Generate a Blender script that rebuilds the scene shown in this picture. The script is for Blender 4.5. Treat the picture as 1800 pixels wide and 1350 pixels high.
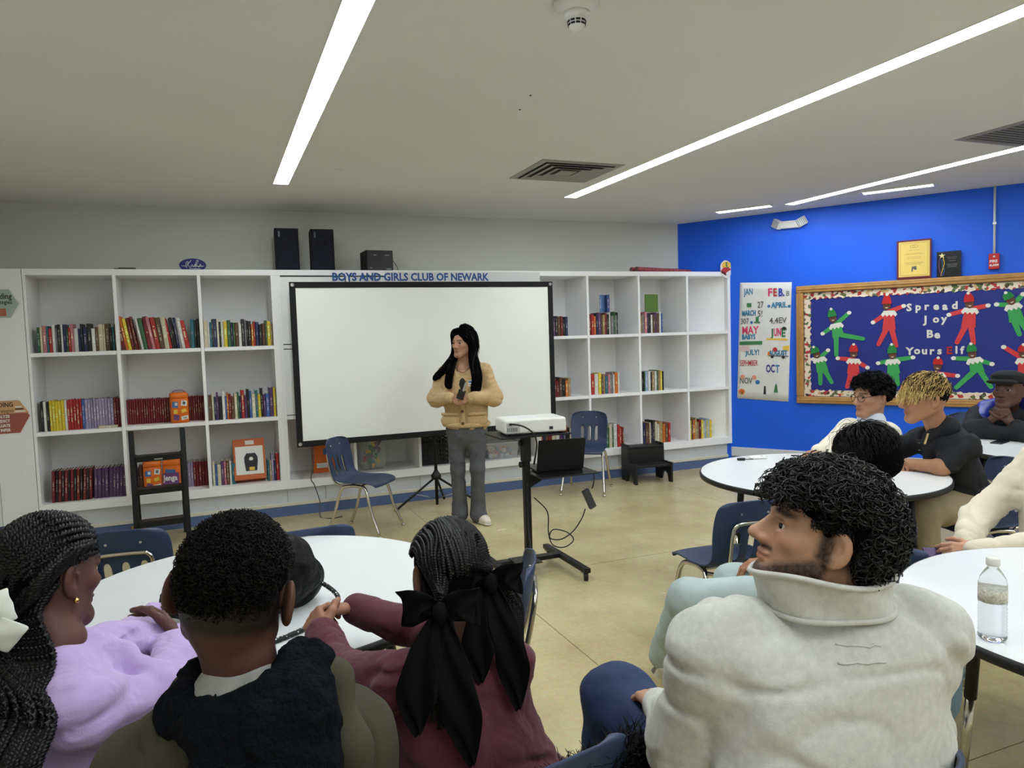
import bpy, bmesh, math, random
import numpy as np
from mathutils import Vector, Matrix

random.seed(7); RNG = np.random.default_rng(11)
for o in list(bpy.data.objects): bpy.data.objects.remove(o, do_unlink=True)
SC = bpy.context.scene
COL = SC.collection

# ---------------------------------------------------------------- camera, world, exposure
cam_d = bpy.data.cameras.new('camera'); cam = bpy.data.objects.new('camera', cam_d); COL.objects.link(cam)
cam_d.sensor_width = 36.0; cam_d.lens = 36.0 * 1286.87 / 1800.0; cam_d.clip_start = 0.05; cam_d.clip_end = 60
_yaw, _pit, _rol = -0.3861, -0.0657, -0.0316
_f = Vector((-math.sin(_yaw) * math.cos(_pit), math.cos(_yaw) * math.cos(_pit), math.sin(_pit)))
_r = Vector((math.cos(_yaw), math.sin(_yaw), 0)); _u = _r.cross(_f)
_r2 = _r * math.cos(_rol) + _u * math.sin(_rol); _u2 = _u * math.cos(_rol) - _r * math.sin(_rol)
_m = Matrix((( _r2.x, _u2.x, -_f.x, 0), (_r2.y, _u2.y, -_f.y, 0), (_r2.z, _u2.z, -_f.z, 1.58), (0, 0, 0, 1)))
cam.matrix_world = _m
SC.camera = cam
SC.view_settings.view_transform = 'Standard'; SC.view_settings.look = 'None'
SC.view_settings.gamma = 1.0; SC.view_settings.use_curve_mapping = False
SC.view_settings.exposure = 1.68
W = bpy.data.worlds.new('world'); SC.world = W; W.use_nodes = True
W.node_tree.nodes['Background'].inputs[0].default_value = (0.8, 0.85, 0.9, 1)
W.node_tree.nodes['Background'].inputs[1].default_value = 0.0
STRIP_POWER = 9.0

# ---------------------------------------------------------------- helpers
PI = math.pi
def lin(r, g, b):
    f = lambda c: ((c / 255.0 + 0.055) / 1.055) ** 2.4 if c > 10 else c / 255.0 / 12.92
    return (f(r), f(g), f(b))

def mat(name, rgb, rough=0.6, metal=0.0, bump=None, vary=None, spec=0.5, sheen=0.0, emit=None, trans=0.0, coat=0.0, ior=1.45, attr=None, alpha=1.0, vscale=6.0, wave=None, folds=None):
    m = bpy.data.materials.new(name); m.use_nodes = True
    nt = m.node_tree; b = nt.nodes['Principled BSDF']; L = nt.links.new
    c = lin(*rgb) if max(rgb) > 1.0 else rgb
    b.inputs['Base Color'].default_value = (*c, 1); b.inputs['Roughness'].default_value = rough
    b.inputs['Metallic'].default_value = metal; b.inputs['IOR'].default_value = ior
    b.inputs['Specular IOR Level'].default_value = spec
    b.inputs['Transmission Weight'].default_value = trans; b.inputs['Coat Weight'].default_value = coat
    b.inputs['Alpha'].default_value = alpha
    if sheen: b.inputs['Sheen Weight'].default_value = sheen; b.inputs['Sheen Roughness'].default_value = 0.6
    if emit:
        b.inputs['Emission Color'].default_value = (*emit[:3], 1); b.inputs['Emission Strength'].default_value = emit[3]
    tc = None
    def coords():
        nonlocal tc
        if tc is None: tc = nt.nodes.new('ShaderNodeTexCoord')
        return tc.outputs['Object']
    col_out = None
    if attr:
        a = nt.nodes.new('ShaderNodeVertexColor'); a.layer_name = attr; col_out = a.outputs['Color']
    if vary:
        n = nt.nodes.new('ShaderNodeTexNoise'); n.inputs['Scale'].default_value = vscale; n.inputs['Detail'].default_value = 6
        L(coords(), n.inputs['Vector'])
        mp = nt.nodes.new('ShaderNodeMapRange'); mp.inputs['To Min'].default_value = 1 - vary; mp.inputs['To Max'].default_value = 1 + vary
        mp.inputs['From Min'].default_value = 0.3; mp.inputs['From Max'].default_value = 0.7
        L(n.outputs['Fac'], mp.inputs['Value'])
        mx = nt.nodes.new('ShaderNodeVectorMath'); mx.operation = 'SCALE'
        if col_out is None: mx.inputs[0].default_value = c
        else: L(col_out, mx.inputs[0])
        L(mp.outputs['Result'], mx.inputs['Scale']); col_out = mx.outputs['Vector']
    if col_out is not None: L(col_out, b.inputs['Base Color'])
    if bump:
        sc, st, dist = bump
        if wave:
            n2 = nt.nodes.new('ShaderNodeTexWave'); n2.inputs['Scale'].default_value = sc; n2.inputs['Distortion'].default_value = wave
            n2.bands_direction = 'X'; hout = n2.outputs['Fac']; L(coords(), n2.inputs['Vector'])
        else:
            n2 = nt.nodes.new('ShaderNodeTexNoise'); n2.inputs['Scale'].default_value = sc; n2.inputs['Detail'].default_value = 4
            hout = n2.outputs['Fac']; L(coords(), n2.inputs['Vector'])
        bp = nt.nodes.new('ShaderNodeBump'); bp.inputs['Strength'].default_value = st; bp.inputs['Distance'].default_value = dist
        L(hout, bp.inputs['Height']); L(bp.outputs['Normal'], b.inputs['Normal'])
        if folds:
            n3 = nt.nodes.new('ShaderNodeTexNoise'); n3.inputs['Scale'].default_value = folds[0]; n3.inputs['Detail'].default_value = 2; n3.inputs['Distortion'].default_value = 1.6; L(coords(), n3.inputs['Vector'])
            b3 = nt.nodes.new('ShaderNodeBump'); b3.inputs['Strength'].default_value = folds[1]; b3.inputs['Distance'].default_value = folds[2]
            L(n3.outputs['Fac'], b3.inputs['Height']); L(b3.outputs['Normal'], bp.inputs['Normal'])
    return m

def tag(o, label=None, cat=None, group=None, kind=None):
    if label: o['label'] = label
    if cat: o['category'] = cat
    if group: o['group'] = group
    if kind: o['kind'] = kind
    return o

def empty(name, loc=(0, 0, 0), rz=0.0, label=None, cat=None, group=None):
    o = bpy.data.objects.new(name, None); COL.objects.link(o)
    o.location = loc; o.rotation_euler = (0, 0, rz); o.empty_display_size = 0.1
    return tag(o, label, cat, group)

def link(name, me, parent=None, loc=None):
    o = bpy.data.objects.new(name, me); COL.objects.link(o)
    if parent is not None: o.parent = parent
    if loc is not None: o.location = loc
    return o

def np_mesh(name, v, faces, mats, smooth=True, col=None, mi=None):
    """faces: int array (n,3) or (n,4)"""
    me = bpy.data.meshes.new(name); v = np.asarray(v, np.float32); faces = np.asarray(faces, np.int32)
    n, k = faces.shape
    me.vertices.add(len(v)); me.vertices.foreach_set('co', v.ravel())
    me.loops.add(n * k); me.loops.foreach_set('vertex_index', faces.ravel())
    me.polygons.add(n); me.polygons.foreach_set('loop_start', np.arange(0, n * k, k, dtype=np.int32))
    try: me.polygons.foreach_set('loop_total', np.full(n, k, np.int32))
    except Exception: pass
    if smooth: me.polygons.foreach_set('use_smooth', np.ones(n, bool))
    if mi is not None: me.polygons.foreach_set('material_index', np.asarray(mi, np.int32))
    for m in (mats if isinstance(mats, (list, tuple)) else [mats]): me.materials.append(m)
    if col is not None:
        a = me.color_attributes.new('Col', 'FLOAT_COLOR', 'POINT')
        c4 = np.ones((len(v), 4), np.float32); c4[:, :3] = col; a.data.foreach_set('color', c4.ravel())
    me.update(calc_edges=True); me.validate()
    return me

class MB:
    """collects boxes, tubes, lathes and prisms into one mesh"""
    def __init__(s): s.v = []; s.f = []; s.mi = []; s.sm = []
    def add(s, v, f, mi=0, smooth=False):
        k = len(s.v); s.v += [tuple(p) for p in v]
        for q in f: s.f.append(tuple(i + k for i in q)); s.mi.append(mi); s.sm.append(smooth)
        return s
    def box(s, lo, hi, mi=0, M=None):
        x0, y0, z0 = lo; x1, y1, z1 = hi
        v = [Vector(p) for p in ((x0,y0,z0),(x1,y0,z0),(x1,y1,z0),(x0,y1,z0),(x0,y0,z1),(x1,y0,z1),(x1,y1,z1),(x0,y1,z1))]
        if M is not None: v = [M @ p for p in v]
        return s.add(v, [(0,3,2,1),(4,5,6,7),(0,1,5,4),(1,2,6,5),(2,3,7,6),(3,0,4,7)], mi)
    def cbox(s, c, d, mi=0, M=None):
        return s.box([c[i] - d[i] / 2 for i in range(3)], [c[i] + d[i] / 2 for i in range(3)], mi, M)
    def tube(s, pts, r, n=10, mi=0, caps=True, closed=False):
        pts = [Vector(p) for p in pts]; m = len(pts)
        rs = r if isinstance(r, (list, tuple)) else [r] * m
        t0 = (pts[1] - pts[0]).normalized(); up = Vector((0, 0, 1)) if abs(t0.z) < 0.9 else Vector((1, 0, 0))
        nrm = t0.cross(up).normalized(); v = []
        for i, p in enumerate(pts):
            if closed: t = (pts[(i + 1) % m] - pts[i - 1]).normalized()
            else: t = (pts[min(i + 1, m - 1)] - pts[max(i - 1, 0)]).normalized()
            nrm = (nrm - t * nrm.dot(t)).normalized(); b = t.cross(nrm)
            for k in range(n):
                a = 2 * PI * k / n; v.append(p + (nrm * math.cos(a) + b * math.sin(a)) * rs[i])
        f = []
        for i in range(m if closed else m - 1):
            j = (i + 1) % m
            for k in range(n): f.append((i*n+k, i*n+(k+1)%n, j*n+(k+1)%n, j*n+k))
        s.add(v, f, mi, True)
        if caps and not closed:
            k0 = len(s.v) - m * n
            s.f.append(tuple(k0 + k for k in reversed(range(n)))); s.mi.append(mi); s.sm.append(False)
            s.f.append(tuple(k0 + (m - 1) * n + k for k in range(n))); s.mi.append(mi); s.sm.append(False)
        return s
    def lathe(s, prof, n=24, c=(0, 0, 0), mi=0, M=None, smooth=True):
        v = []; c = Vector(c)
        for r, z in prof:
            for k in range(n):
                a = 2 * PI * k / n; p = Vector((r * math.cos(a), r * math.sin(a), z))
                v.append((M @ p if M is not None else p) + c)
        f = []
        for i in range(len(prof) - 1):
            for k in range(n): f.append((i*n+k, i*n+(k+1)%n, (i+1)*n+(k+1)%n, (i+1)*n+k))
        s.add(v, f, mi, smooth); k0 = len(s.v) - len(v)
        for i, rev in ((0, True), (len(prof) - 1, False)):
            if prof[i][0] > 1e-5:
                q = [k0 + i * n + k for k in range(n)]; s.f.append(tuple(reversed(q)) if rev else tuple(q)); s.mi.append(mi); s.sm.append(False)
        return s
    def prism(s, poly, th, M=None, mi=0):
        """poly: 2D outline (ccw) in XY, thickness along +Z, then M"""
        n = len(poly); v = [Vector((x, y, 0)) for x, y in poly] + [Vector((x, y, th)) for x, y in poly]
        if M is not None: v = [M @ p for p in v]
        f = [tuple(reversed(range(n))), tuple(range(n, 2 * n))] + [(i, (i + 1) % n, n + (i + 1) % n, n + i) for i in range(n)]
        return s.add(v, f, mi)
    def build(s, name, mats, parent=None, loc=None, bevel=0.0, seg=2, rot=None):
        me = bpy.data.meshes.new(name); me.from_pydata([tuple(p) for p in s.v], [], s.f)
        for m in (mats if isinstance(mats, (list, tuple)) else [mats]): me.materials.append(m)
        me.polygons.foreach_set('material_index', s.mi); me.polygons.foreach_set('use_smooth', s.sm); me.update()
        o = link(name, me, parent, loc)
        if rot is not None: o.rotation_euler = rot
        if bevel:
            b = o.modifiers.new('bevel', 'BEVEL'); b.width = bevel; b.segments = seg; b.limit_method = 'ANGLE'; b.angle_limit = 0.7
        return o

def copy_tree(o, parent=None):
    c = o.copy(); COL.objects.link(c)
    if parent is not None: c.parent = parent
    for ch in list(o.children): copy_tree(ch, c)
    return c

def text_mesh(txt, size, M, m, name, parent=None, depth=0.0015, bold=0.0, align='LEFT', space=1.0, xs=1.0):
    cu = bpy.data.curves.new(name, 'FONT'); cu.body = txt; cu.size = size; cu.extrude = depth; cu.offset = bold
    cu.align_x = align; cu.space_character = space; cu.resolution_u = 2
    t = bpy.data.objects.new(name, cu); COL.objects.link(t)
    dg = bpy.context.evaluated_depsgraph_get(); dg.update()
    me = bpy.data.meshes.new_from_object(t.evaluated_get(dg)); bpy.data.objects.remove(t)
    me.transform(M @ Matrix.Diagonal((xs, 1, 1, 1))); me.materials.clear(); me.materials.append(m); me.name = name
    return link(name, me, parent)

def smoothpath(pts, n=8):
    """Catmull-Rom through pts"""
    P = [Vector(p) for p in pts]; P = [P[0] * 2 - P[1]] + P + [P[-1] * 2 - P[-2]]; out = []
    for i in range(1, len(P) - 2):
        for k in range(n):
            t = k / n; a, b, c, d = P[i-1], P[i], P[i+1], P[i+2]
            out.append(0.5 * ((2*b) + (c - a)*t + (2*a - 5*b + 4*c - d)*t*t + (3*b - a - 3*c + d)*t**3))
    out.append(P[-2]); return out

# ---------------------------------------------------------------- materials
M_ceil = mat('ceiling_paint', (226, 226, 222), 0.9, bump=(90, 0.05, 0.002), vary=0.02, vscale=0.7)
M_wall = mat('grey_wall_paint', (214, 215, 206), 0.85, bump=(140, 0.06, 0.001), vary=0.02, vscale=1.2)
M_blue = mat('blue_wall_paint', (18, 98, 236), 0.5, bump=(140, 0.08, 0.001), vary=0.04, vscale=2.0)
M_wall2 = mat('white_wall_paint', (232, 232, 228), 0.85)
M_white = mat('white_laminate', (246, 246, 247), 0.42, vary=0.015, vscale=3.0)
M_whitedoor = mat('white_door_panel', (240, 241, 240), 0.35)
M_kick = mat('pale_kick_board', (208, 212, 218), 0.5, vary=0.03)
M_bluebase = mat('blue_baseboard', (88, 108, 150), 0.5, vary=0.05, vscale=8)
M_gap = mat('shadow_gap', (60, 60, 60), 0.8)
M_black = mat('black_plastic', (22, 22, 24), 0.45)
M_blackmat = mat('black_matte', (16, 16, 18), 0.8)
M_blackmetal = mat('black_metal', (26, 27, 29), 0.4, 0.3)
M_chrome = mat('chrome', (205, 200, 190), 0.16, 1.0)
M_steel = mat('brushed_steel', (190, 190, 190), 0.35, 1.0)
M_chair = mat('navy_chair_plastic', (44, 60, 88), 0.42, bump=(260, 0.12, 0.0006), vary=0.05)
M_table = mat('white_table_laminate', (226, 228, 230), 0.25, vary=0.01)
M_tedge = mat('black_table_edge', (24, 24, 25), 0.5)
M_screen = mat('screen_fabric', (240, 243, 236), 0.75, vary=0.02, vscale=1.5)
M_paper = mat('white_paper', (222, 222, 220), 0.8, bump=(30, 0.25, 0.004), vary=0.03)
M_wood = mat('oak_wood', (176, 132, 74), 0.45, bump=(40, 0.1, 0.001), vary=0.12, vscale=14)
M_red = mat('red_paint', (190, 36, 40), 0.5)
M_whiteplastic = mat('white_plastic', (228, 228, 224), 0.35)
M_grille = mat('grey_vent_metal', (150, 148, 140), 0.5)
M_dark = mat('dark_void', (20, 20, 20), 0.9)

def floor_mat():
    m = mat('polished_concrete', (176, 158, 122), 0.22, spec=0.4)
    nt = m.node_tree; L = nt.links.new; b = nt.nodes['Principled BSDF']
    tc = nt.nodes.new('ShaderNodeTexCoord')
    n = nt.nodes.new('ShaderNodeTexNoise'); n.inputs['Scale'].default_value = 1.3; n.inputs['Detail'].default_value = 9; n.inputs['Roughness'].default_value = 0.62
    L(tc.outputs['Object'], n.inputs['Vector'])
    r = nt.nodes.new('ShaderNodeValToRGB'); e = r.color_ramp.elements
    e[0].position = 0.3; e[0].color = (*lin(176, 160, 116), 1); e[1].position = 0.7; e[1].color = (*lin(208, 194, 152), 1)
    L(n.outputs['Fac'], r.inputs['Fac'])
    n2 = nt.nodes.new('ShaderNodeTexNoise'); n2.inputs['Scale'].default_value = 45; n2.inputs['Detail'].default_value = 5
    L(tc.outputs['Object'], n2.inputs['Vector'])
    mx = nt.nodes.new('ShaderNodeMix'); mx.data_type = 'RGBA'; mx.blend_type = 'OVERLAY'; mx.inputs[0].default_value = 0.22
    L(r.outputs['Color'], mx.inputs[6]); L(n2.outputs['Color'], mx.inputs[7]); L(mx.outputs[2], b.inputs['Base Color'])
    mr = nt.nodes.new('ShaderNodeMapRange'); mr.inputs['To Min'].default_value = 0.14; mr.inputs['To Max'].default_value = 0.34
    L(n.outputs['Fac'], mr.inputs['Value']); L(mr.outputs['Result'], b.inputs['Roughness'])
    return m
M_floor = floor_mat()
# ---------------------------------------------------------------- structure
FY = 6.865; BY = 7.39; HC = 2.84          # bookcase front, back wall, ceiling height
XL, YN = -1.62, -3.6                      # left wall, wall behind the camera
CA = Vector((5.19, 7.39, 0)); DW = Vector((0.5422, -0.8402, 0)); NW = Vector((-0.8402, -0.5422, 0))
MWALL = Matrix(((DW.x, 0, NW.x, CA.x), (DW.y, 0, NW.y, CA.y), (0, 1, 0, 0), (0, 0, 0, 1)))   # (s, z, out) on the blue wall
def WS(s): return 1.0066 * s + 0.002
def WZ(z): return 1.58 + (z - 1.58) * 1.0066
CB = CA + DW * 6.2

fl = empty('floor', (0, 0, 0)); tag(fl, kind='structure')
jx = [XL - 0.1, -1.0, 1.62, 4.25, 6.9, CB.x + 0.2]; jy = [YN - 0.1, -0.9, 1.75, 4.37, BY + 0.1]
for i in range(len(jx) - 1):
    for j in range(len(jy) - 1):
        MB().box((jx[i] + 0.0025, jy[j] + 0.0025, -0.06), (jx[i+1] - 0.0025, jy[j+1] - 0.0025, 0)).build('floor_slab', M_floor, fl)
MB().box((XL, YN, -0.12), (CB.x + 0.2, BY, -0.012)).build('joint_filler', mat('joint_filler', (96, 84, 62), 0.9), fl)
tag(MB().box((XL - 0.1, YN - 0.1, HC), (CB.x + 0.2, BY + 0.1, HC + 0.1)).build('ceiling', M_ceil), kind='structure')
tag(MB().box((XL - 0.1, BY, 0), (CA.x + 0.1, BY + 0.1, HC)).build('wall_back', M_wall), kind='structure')
tag(MB().box((XL - 0.1, YN, 0), (XL, BY, HC)).build('wall_left', M_wall2), kind='structure')
tag(MB().box((XL - 0.1, YN - 0.1, 0), (CB.x + 0.1, YN, HC)).build('wall_rear', M_wall2), kind='structure')
tag(MB().box((-0.0, 0, -0.1), (6.2, HC, 0), M=MWALL).build('wall_blue', M_blue), kind='structure')
tag(MB().box((CB.x, YN, 0), (CB.x + 0.1, CB.y + 0.02, HC)).build('wall_right', M_wall2), kind='structure')
tag(MB().box((0.62, 0, 0), (6.2, 0.11, 0.012), M=MWALL).box((0.62, 0.11, 0), (6.2, 0.215, 0.016), 1, M=MWALL).build('baseboard_right', [M_bluebase, M_kick], bevel=0.003), kind='structure')

# ---------------------------------------------------------------- ceiling lights
M_led = mat('led_diffuser', (250, 252, 255), 0.5, emit=(0.94, 1.01, 1.04, STRIP_POWER))
M_led2 = mat('wall_washer_diffuser', (250, 252, 255), 0.5, emit=(0.92, 0.98, 1.05, 4.5))
def strip(x, y0, y1, w, label):
    t = empty('led_strip_light', (x, y1, HC), 0, label, 'ceiling light', 'long recessed light strips')
    MB().box((-w/2, y0 - y1, -0.004), (w/2, 0, 0.0)).build('diffuser', M_led, t)
    m = MB()
    for sx in (-1, 1): m.box((sx*(w/2 + 0.002) - 0.002, y0 - y1, -0.005), (sx*(w/2 + 0.002) + 0.002, 0, 0))
    m.box((-w/2, 0, -0.005), (w/2, 0.004, 0)); m.box((-w/2, y0-y1-0.004, -0.005), (w/2, y0-y1, 0)); m.build('edge_trim', M_whiteplastic, t)
strip(0.57, -3.2, 6.13, 0.112, 'wide lit ceiling strip running overhead on the left of the photo')
strip(3.13, -3.2, 6.13, 0.118, 'long lit ceiling strip in the middle, ending near the square vent')
strip(5.57, -3.2, 5.97, 0.115, 'thin lit ceiling strip nearest the blue wall')
def washer(s, ln, off, label):
    c = CA + DW * s + NW * off; rz = math.atan2(DW.y, DW.x)
    t = empty('recessed_wall_light', (c.x, c.y, HC), rz, label, 'ceiling light', 'short recessed lights along the blue wall')
    m = MB()
    for sy in (-1, 1): m.box((-ln/2, sy*0.075 - 0.018, -0.012), (ln/2, sy*0.075 + 0.018, 0))
    for sx in (-1, 1): m.box((sx*ln/2 - 0.018, -0.057, -0.012), (sx*ln/2 + 0.018, 0.057, 0))
    m.build('frame', M_whiteplastic, t); MB().box((-ln/2 + 0.018, -0.057, -0.006), (ln/2 - 0.018, 0.057, 0)).build('diffuser', M_led2, t)
washer(0.957, 0.6, 0.546, 'short recessed light over the blue wall, nearer the corner')
washer(2.405, 0.62, 0.588, 'short recessed light over the blue wall, above the certificate')

def vent(x0, x1, y0, y1, label, dark):
    c = ((x0+x1)/2, (y0+y1)/2, HC); w = (x1-x0); h = (y1-y0)
    t = empty('ceiling_vent', c, 0, label, 'vent')
    MB().box((-w/2+0.03, -h/2+0.03, -0.003), (w/2-0.03, h/2-0.03, 0)).build('backing', mat('vent_backing', (70, 69, 64), 0.9) if not dark else mat('grey_filter', (78, 80, 92), 0.8), t)
    def ring(a, b, zi, zo, nm):
        m = MB(); v = []
        for (u, z) in ((a, zo), (b, zi)):
            for sx, sy in ((-1,-1),(1,-1),(1,1),(-1,1)): v.append((sx*w*u/2, sy*h*u/2, z))
        v2 = [(p[0], p[1], p[2] - 0.004) for p in v]
        m.add(v + v2, [(0,1,5,4),(1,2,6,5),(2,3,7,6),(3,0,4,7),(8,12,13,9),(9,13,14,10),(10,14,15,11),(11,15,12,8)] + [(4+i,4+(i+1)%4,12+(i+1)%4,12+i) for i in range(4)] + [(i,8+i,8+(i+1)%4,(i+1)%4) for i in range(4)])
        m.build(nm, M_grille, t)
    ring(1.0, 0.86, -0.004, 0.0, 'outer_frame')
    if not dark:
        for a in (0.82, 0.62, 0.42): ring(a, a - 0.13, -0.003, -0.013, 'louvre_ring')
        MB().box((-w*.1, -h*.1, -0.014), (w*.1, h*.1, -0.008)).build('centre_plate', M_grille, t)
    else:
        for i in range(14):
            y = -h*0.41 + h*0.82*i/13; MB().box((-w*.42, y-0.005, -0.008), (w*.42, y+0.005, -0.004)).build('slat', M_grille, t)
vent(2.27, 2.95, 4.86, 5.51, 'square louvred air vent in the ceiling beside the middle strip', False)
vent(4.84, 5.5, 2.95, 3.62, 'dark flat return air grille in the ceiling above the bulletin board', True)

t = empty('smoke_detector', (1.36, 2.57, HC), 0, 'round white smoke detector on the ceiling', 'smoke detector')
MB().lathe([(0.0, 0), (0.09, 0), (0.091, -0.008), (0.062, -0.03), (0.06, -0.034), (0.0, -0.034)][::-1], 32).build('base_ring', M_whiteplastic, t)
MB().lathe([(0.0, -0.034), (0.052, -0.034), (0.047, -0.055), (0.036, -0.06), (0.03, -0.088), (0.022, -0.1), (0.0, -0.102)][::-1], 32).build('sensor_head', M_whiteplastic, t)
for zz, rr in ((-0.068, 0.0345), (-0.079, 0.0322)):
    for k in range(10):
        a = 2*PI*k/10; Mx = Matrix.Rotation(a, 4, 'Z')
        MB().cbox((rr, 0, zz), (0.003, 0.016, 0.007), M=Mx).build('vent_slot', M_blackmat, t)
MB().cbox((0, -0.0455, -0.056), (0.02, 0.006, 0.008)).build('label_plate', M_paper, t)
tag(MB().lathe([(0, 0), (0.03, 0), (0.028, -0.006), (0, -0.008)][::-1], 20).build('sprinkler_cover', M_whiteplastic, None, (0.93, 5.55, HC)), 'tiny round cover plate on the ceiling right of the left strip', 'cover plate')
for k, (x, y) in enumerate(((1.62, 3.6), (1.66, 3.84))):
    tag(MB().lathe([(0, 0), (0.006, 0), (0.004, -0.004), (0, -0.005)][::-1], 10).build('ceiling_screw', M_blackmat, None, (x, y, HC)), ['small dark screw head in the ceiling, the nearer of two', 'small dark screw head in the ceiling, the farther of two'][k], 'screw')

# ---------------------------------------------------------------- bookcases
ZT, ZB, Z1, Z2 = 2.232, 0.256, 1.545, 0.905     # outer top, outer bottom, centre of shelf boards
X0, W1, W2, W3 = -1.367, 0.6436, 0.6228, 0.6274
XM = X0 + 3 * W1; XR = XM + 4 * W2; XE = 5.535
TH = 0.026; DEP = BY - FY - 0.004
def unit(name, x0, w, n, label, shelves=True):
    t = empty(name, (x0, FY, 0), 0, label, 'bookcase')
    x1 = n * w
    MB().box((0, 0, ZT - 0.05), (x1, DEP, ZT)).build('top_board', M_white, t, bevel=0.002)
    MB().box((0, 0.0, ZB), (x1, DEP, ZB + 0.075)).build('bottom_board', M_white, t, bevel=0.002)
    MB().box((0.0, DEP - 0.012, ZB + 0.075), (x1, DEP, ZT - 0.05)).build('back_panel', M_white, t)
    return t
lu = unit('bookcase', X0, W1, 3, 'white built-in bookcase with nine cubbies on the left wall')
for i in range(4):
    th = 0.02 if i in (0,) else (TH if i < 3 else 0.055)
    xa = i*W1 - (0 if i == 0 else (th/2 if i < 3 else th)); MB().box((xa, 0.001, ZB + 0.075), (xa + th, DEP - 0.012, ZT - 0.05)).build('upright', M_white, lu, bevel=0.0015)
for i in range(3):
    for z in (Z1, Z2): MB().box((i*W1 + 0.014, 0.004, z - 0.016), ((i+1)*W1 - (0.014 if i < 2 else 0.055), DEP - 0.012, z + 0.016)).build('shelf_board', M_white, lu, bevel=0.0015)
tc_ = empty('tall_cabinet', (XL + 0.003, FY, 0), 0, 'tall white cabinet door left of the bookcase with two arrow posters', 'cabinet')
wl = X0 - XL - 0.005
MB().box((0, 0.02, 0.1), (wl, DEP, ZT)).build('carcass', M_white, tc_)
MB().box((0, 0, 0.1), (wl - 0.002, 0.018, ZT)).build('door', M_whitedoor, tc_, bevel=0.002)

mu = unit('bookcase', XM, W2, 4, 'white middle cabinet run behind the projection screen, open cubbies below its doors')
for i in range(5):
    xa = i*W2 - TH/2 if 0 < i < 4 else (0 if i == 0 else 4*W2 - TH)
    MB().box((xa, 0.001, ZB + 0.075), (xa + TH, DEP - 0.012, ZT - 0.05)).build('upright', M_white, mu, bevel=0.0015)
for z in (Z1, Z2): MB().box((TH, 0.004, z - 0.016), (4*W2 - TH, DEP - 0.012, z + 0.016)).build('shelf_board', M_white, mu)
for i in range(4):
    for (za, zb) in ((Z1 + 0.018, ZT - 0.055), (Z2 + 0.018, Z1 - 0.018)):
        xa, xb = i*W2 + 0.016, (i+1)*W2 - 0.016
        MB().box((xa + 0.007, 0.006, za + 0.007), (xb - 0.007, 0.022, zb - 0.007)).build('door', M_whitedoor, mu, bevel=0.002)
        g = MB(); g.box((xa, 0.012, za), (xb, 0.018, zb)); g.build('door_gap', M_gap, mu)
m = MB().box((1.55 - 0.58, -0.0015, ZT - 0.118), (1.55 + 1.02, 0.0005, ZT - 0.012)); 
bn = m.build('banner_strip', M_paper, None, (XM, FY - 0.001, 0)); tag(bn, 'white banner strip with blue lettering above the screen', 'banner')
MT = Matrix.Translation((0.485, -0.0016, ZT - 0.096)) @ Matrix.Rotation(PI/2, 4, 'X')
tm = text_mesh('BOYS AND GIRLS CLUB OF NEWARK', 0.1, MT, mat('sign_blue', (40, 84, 150), 0.6), 'lettering', bn, 0.0006, 0.0034)
b0 = [v.co.x for v in tm.data.vertices]; sx_ = 1.53 / (max(b0) - min(b0)); k0 = min(b0)
for v in tm.data.vertices: v.co.x = 0.485 + (v.co.x - k0) * sx_

ru = empty('bookcase', (XR, FY, 0), 0, 'white built-in bookcase with twelve cubbies beside the blue wall', 'bookcase')
xe = XE - XR; xb = (CA.x - XR) - 0.02
def poly(x_0, z0, z1, nm, xoff=0.0, dy=0.0):
    p = [(x_0, dy), (xe - xoff, dy), (xb - xoff + 0.0, DEP), (x_0, DEP)]
    return MB().prism(p, z1 - z0, Matrix.Translation((0, 0, z0))).build(nm, M_white, ru, bevel=0.0015)
poly(0, ZT - 0.05, ZT, 'top_board'); poly(0, ZB, ZB + 0.075, 'bottom_board')
MB().box((0, DEP - 0.012, ZB + 0.075), (xb - 0.02, DEP, ZT - 0.05)).build('back_panel', M_white, ru)
for i in range(4):
    th = 0.045 if i == 0 else TH; xa = i*W3 - (0 if i == 0 else th/2)
    MB().box((xa, 0.001, ZB + 0.075), (xa + th, DEP - 0.012, ZT - 0.05)).build('upright', M_white, ru, bevel=0.0015)
MB().prism([(xe - 0.045, 0.001), (xe, 0.001), (xb, DEP), (xb - 0.03, DEP), (xe - 0.045, 0.06)], ZT - ZB - 0.125, Matrix.Translation((0, 0, ZB + 0.075))).build('end_panel', M_white, ru)
for z in (Z1, Z2):
    for i in range(3): MB().box((i*W3 + (0.045 if i == 0 else 0.014), 0.004, z - 0.016), ((i+1)*W3 - 0.014, DEP - 0.012, z + 0.016)).build('shelf_board', M_white, ru, bevel=0.0015)
    MB().prism([(3*W3 + 0.014, 0.004), (xe - 0.046, 0.004), (xe - 0.046, 0.06), (xb - 0.032, DEP - 0.012), (3*W3 + 0.014, DEP - 0.012)], 0.032, Matrix.Translation((0, 0, z - 0.016))).build('shelf_board', M_white, ru)
# plinth under all units
bb = empty('baseboard_back', (XL, FY + 0.05, 0)); tag(bb, kind='structure')
edges = [0, X0 - XL, XM - XL, XM + 0.0 - XL + 0.34, XM + 2*W2 - XL, XR - XL, XR + 2*W3 - XL, XE - XL - 0.03]
for a, b in zip(edges[:-1], edges[1:]):
    MB().box((a + 0.0015, 0, 0.115), (b - 0.0015, 0.02, ZB)).build('kick_board', M_kick, bb)
MB().box((0, -0.012, 0.09), (XE - XL - 0.02, 0.02, 0.122)).build('trim_moulding', mat('cream_trim', (214, 212, 196), 0.45), bb, bevel=0.005)
MB().box((0, -0.006, 0), (XE - XL - 0.02, 0.02, 0.09)).build('base_strip', M_bluebase, bb)
MB().box((0.9, -0.02, 0.02), (1.02, -0.006, 0.07)).build('outlet_cover', M_wood, bb)

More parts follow.
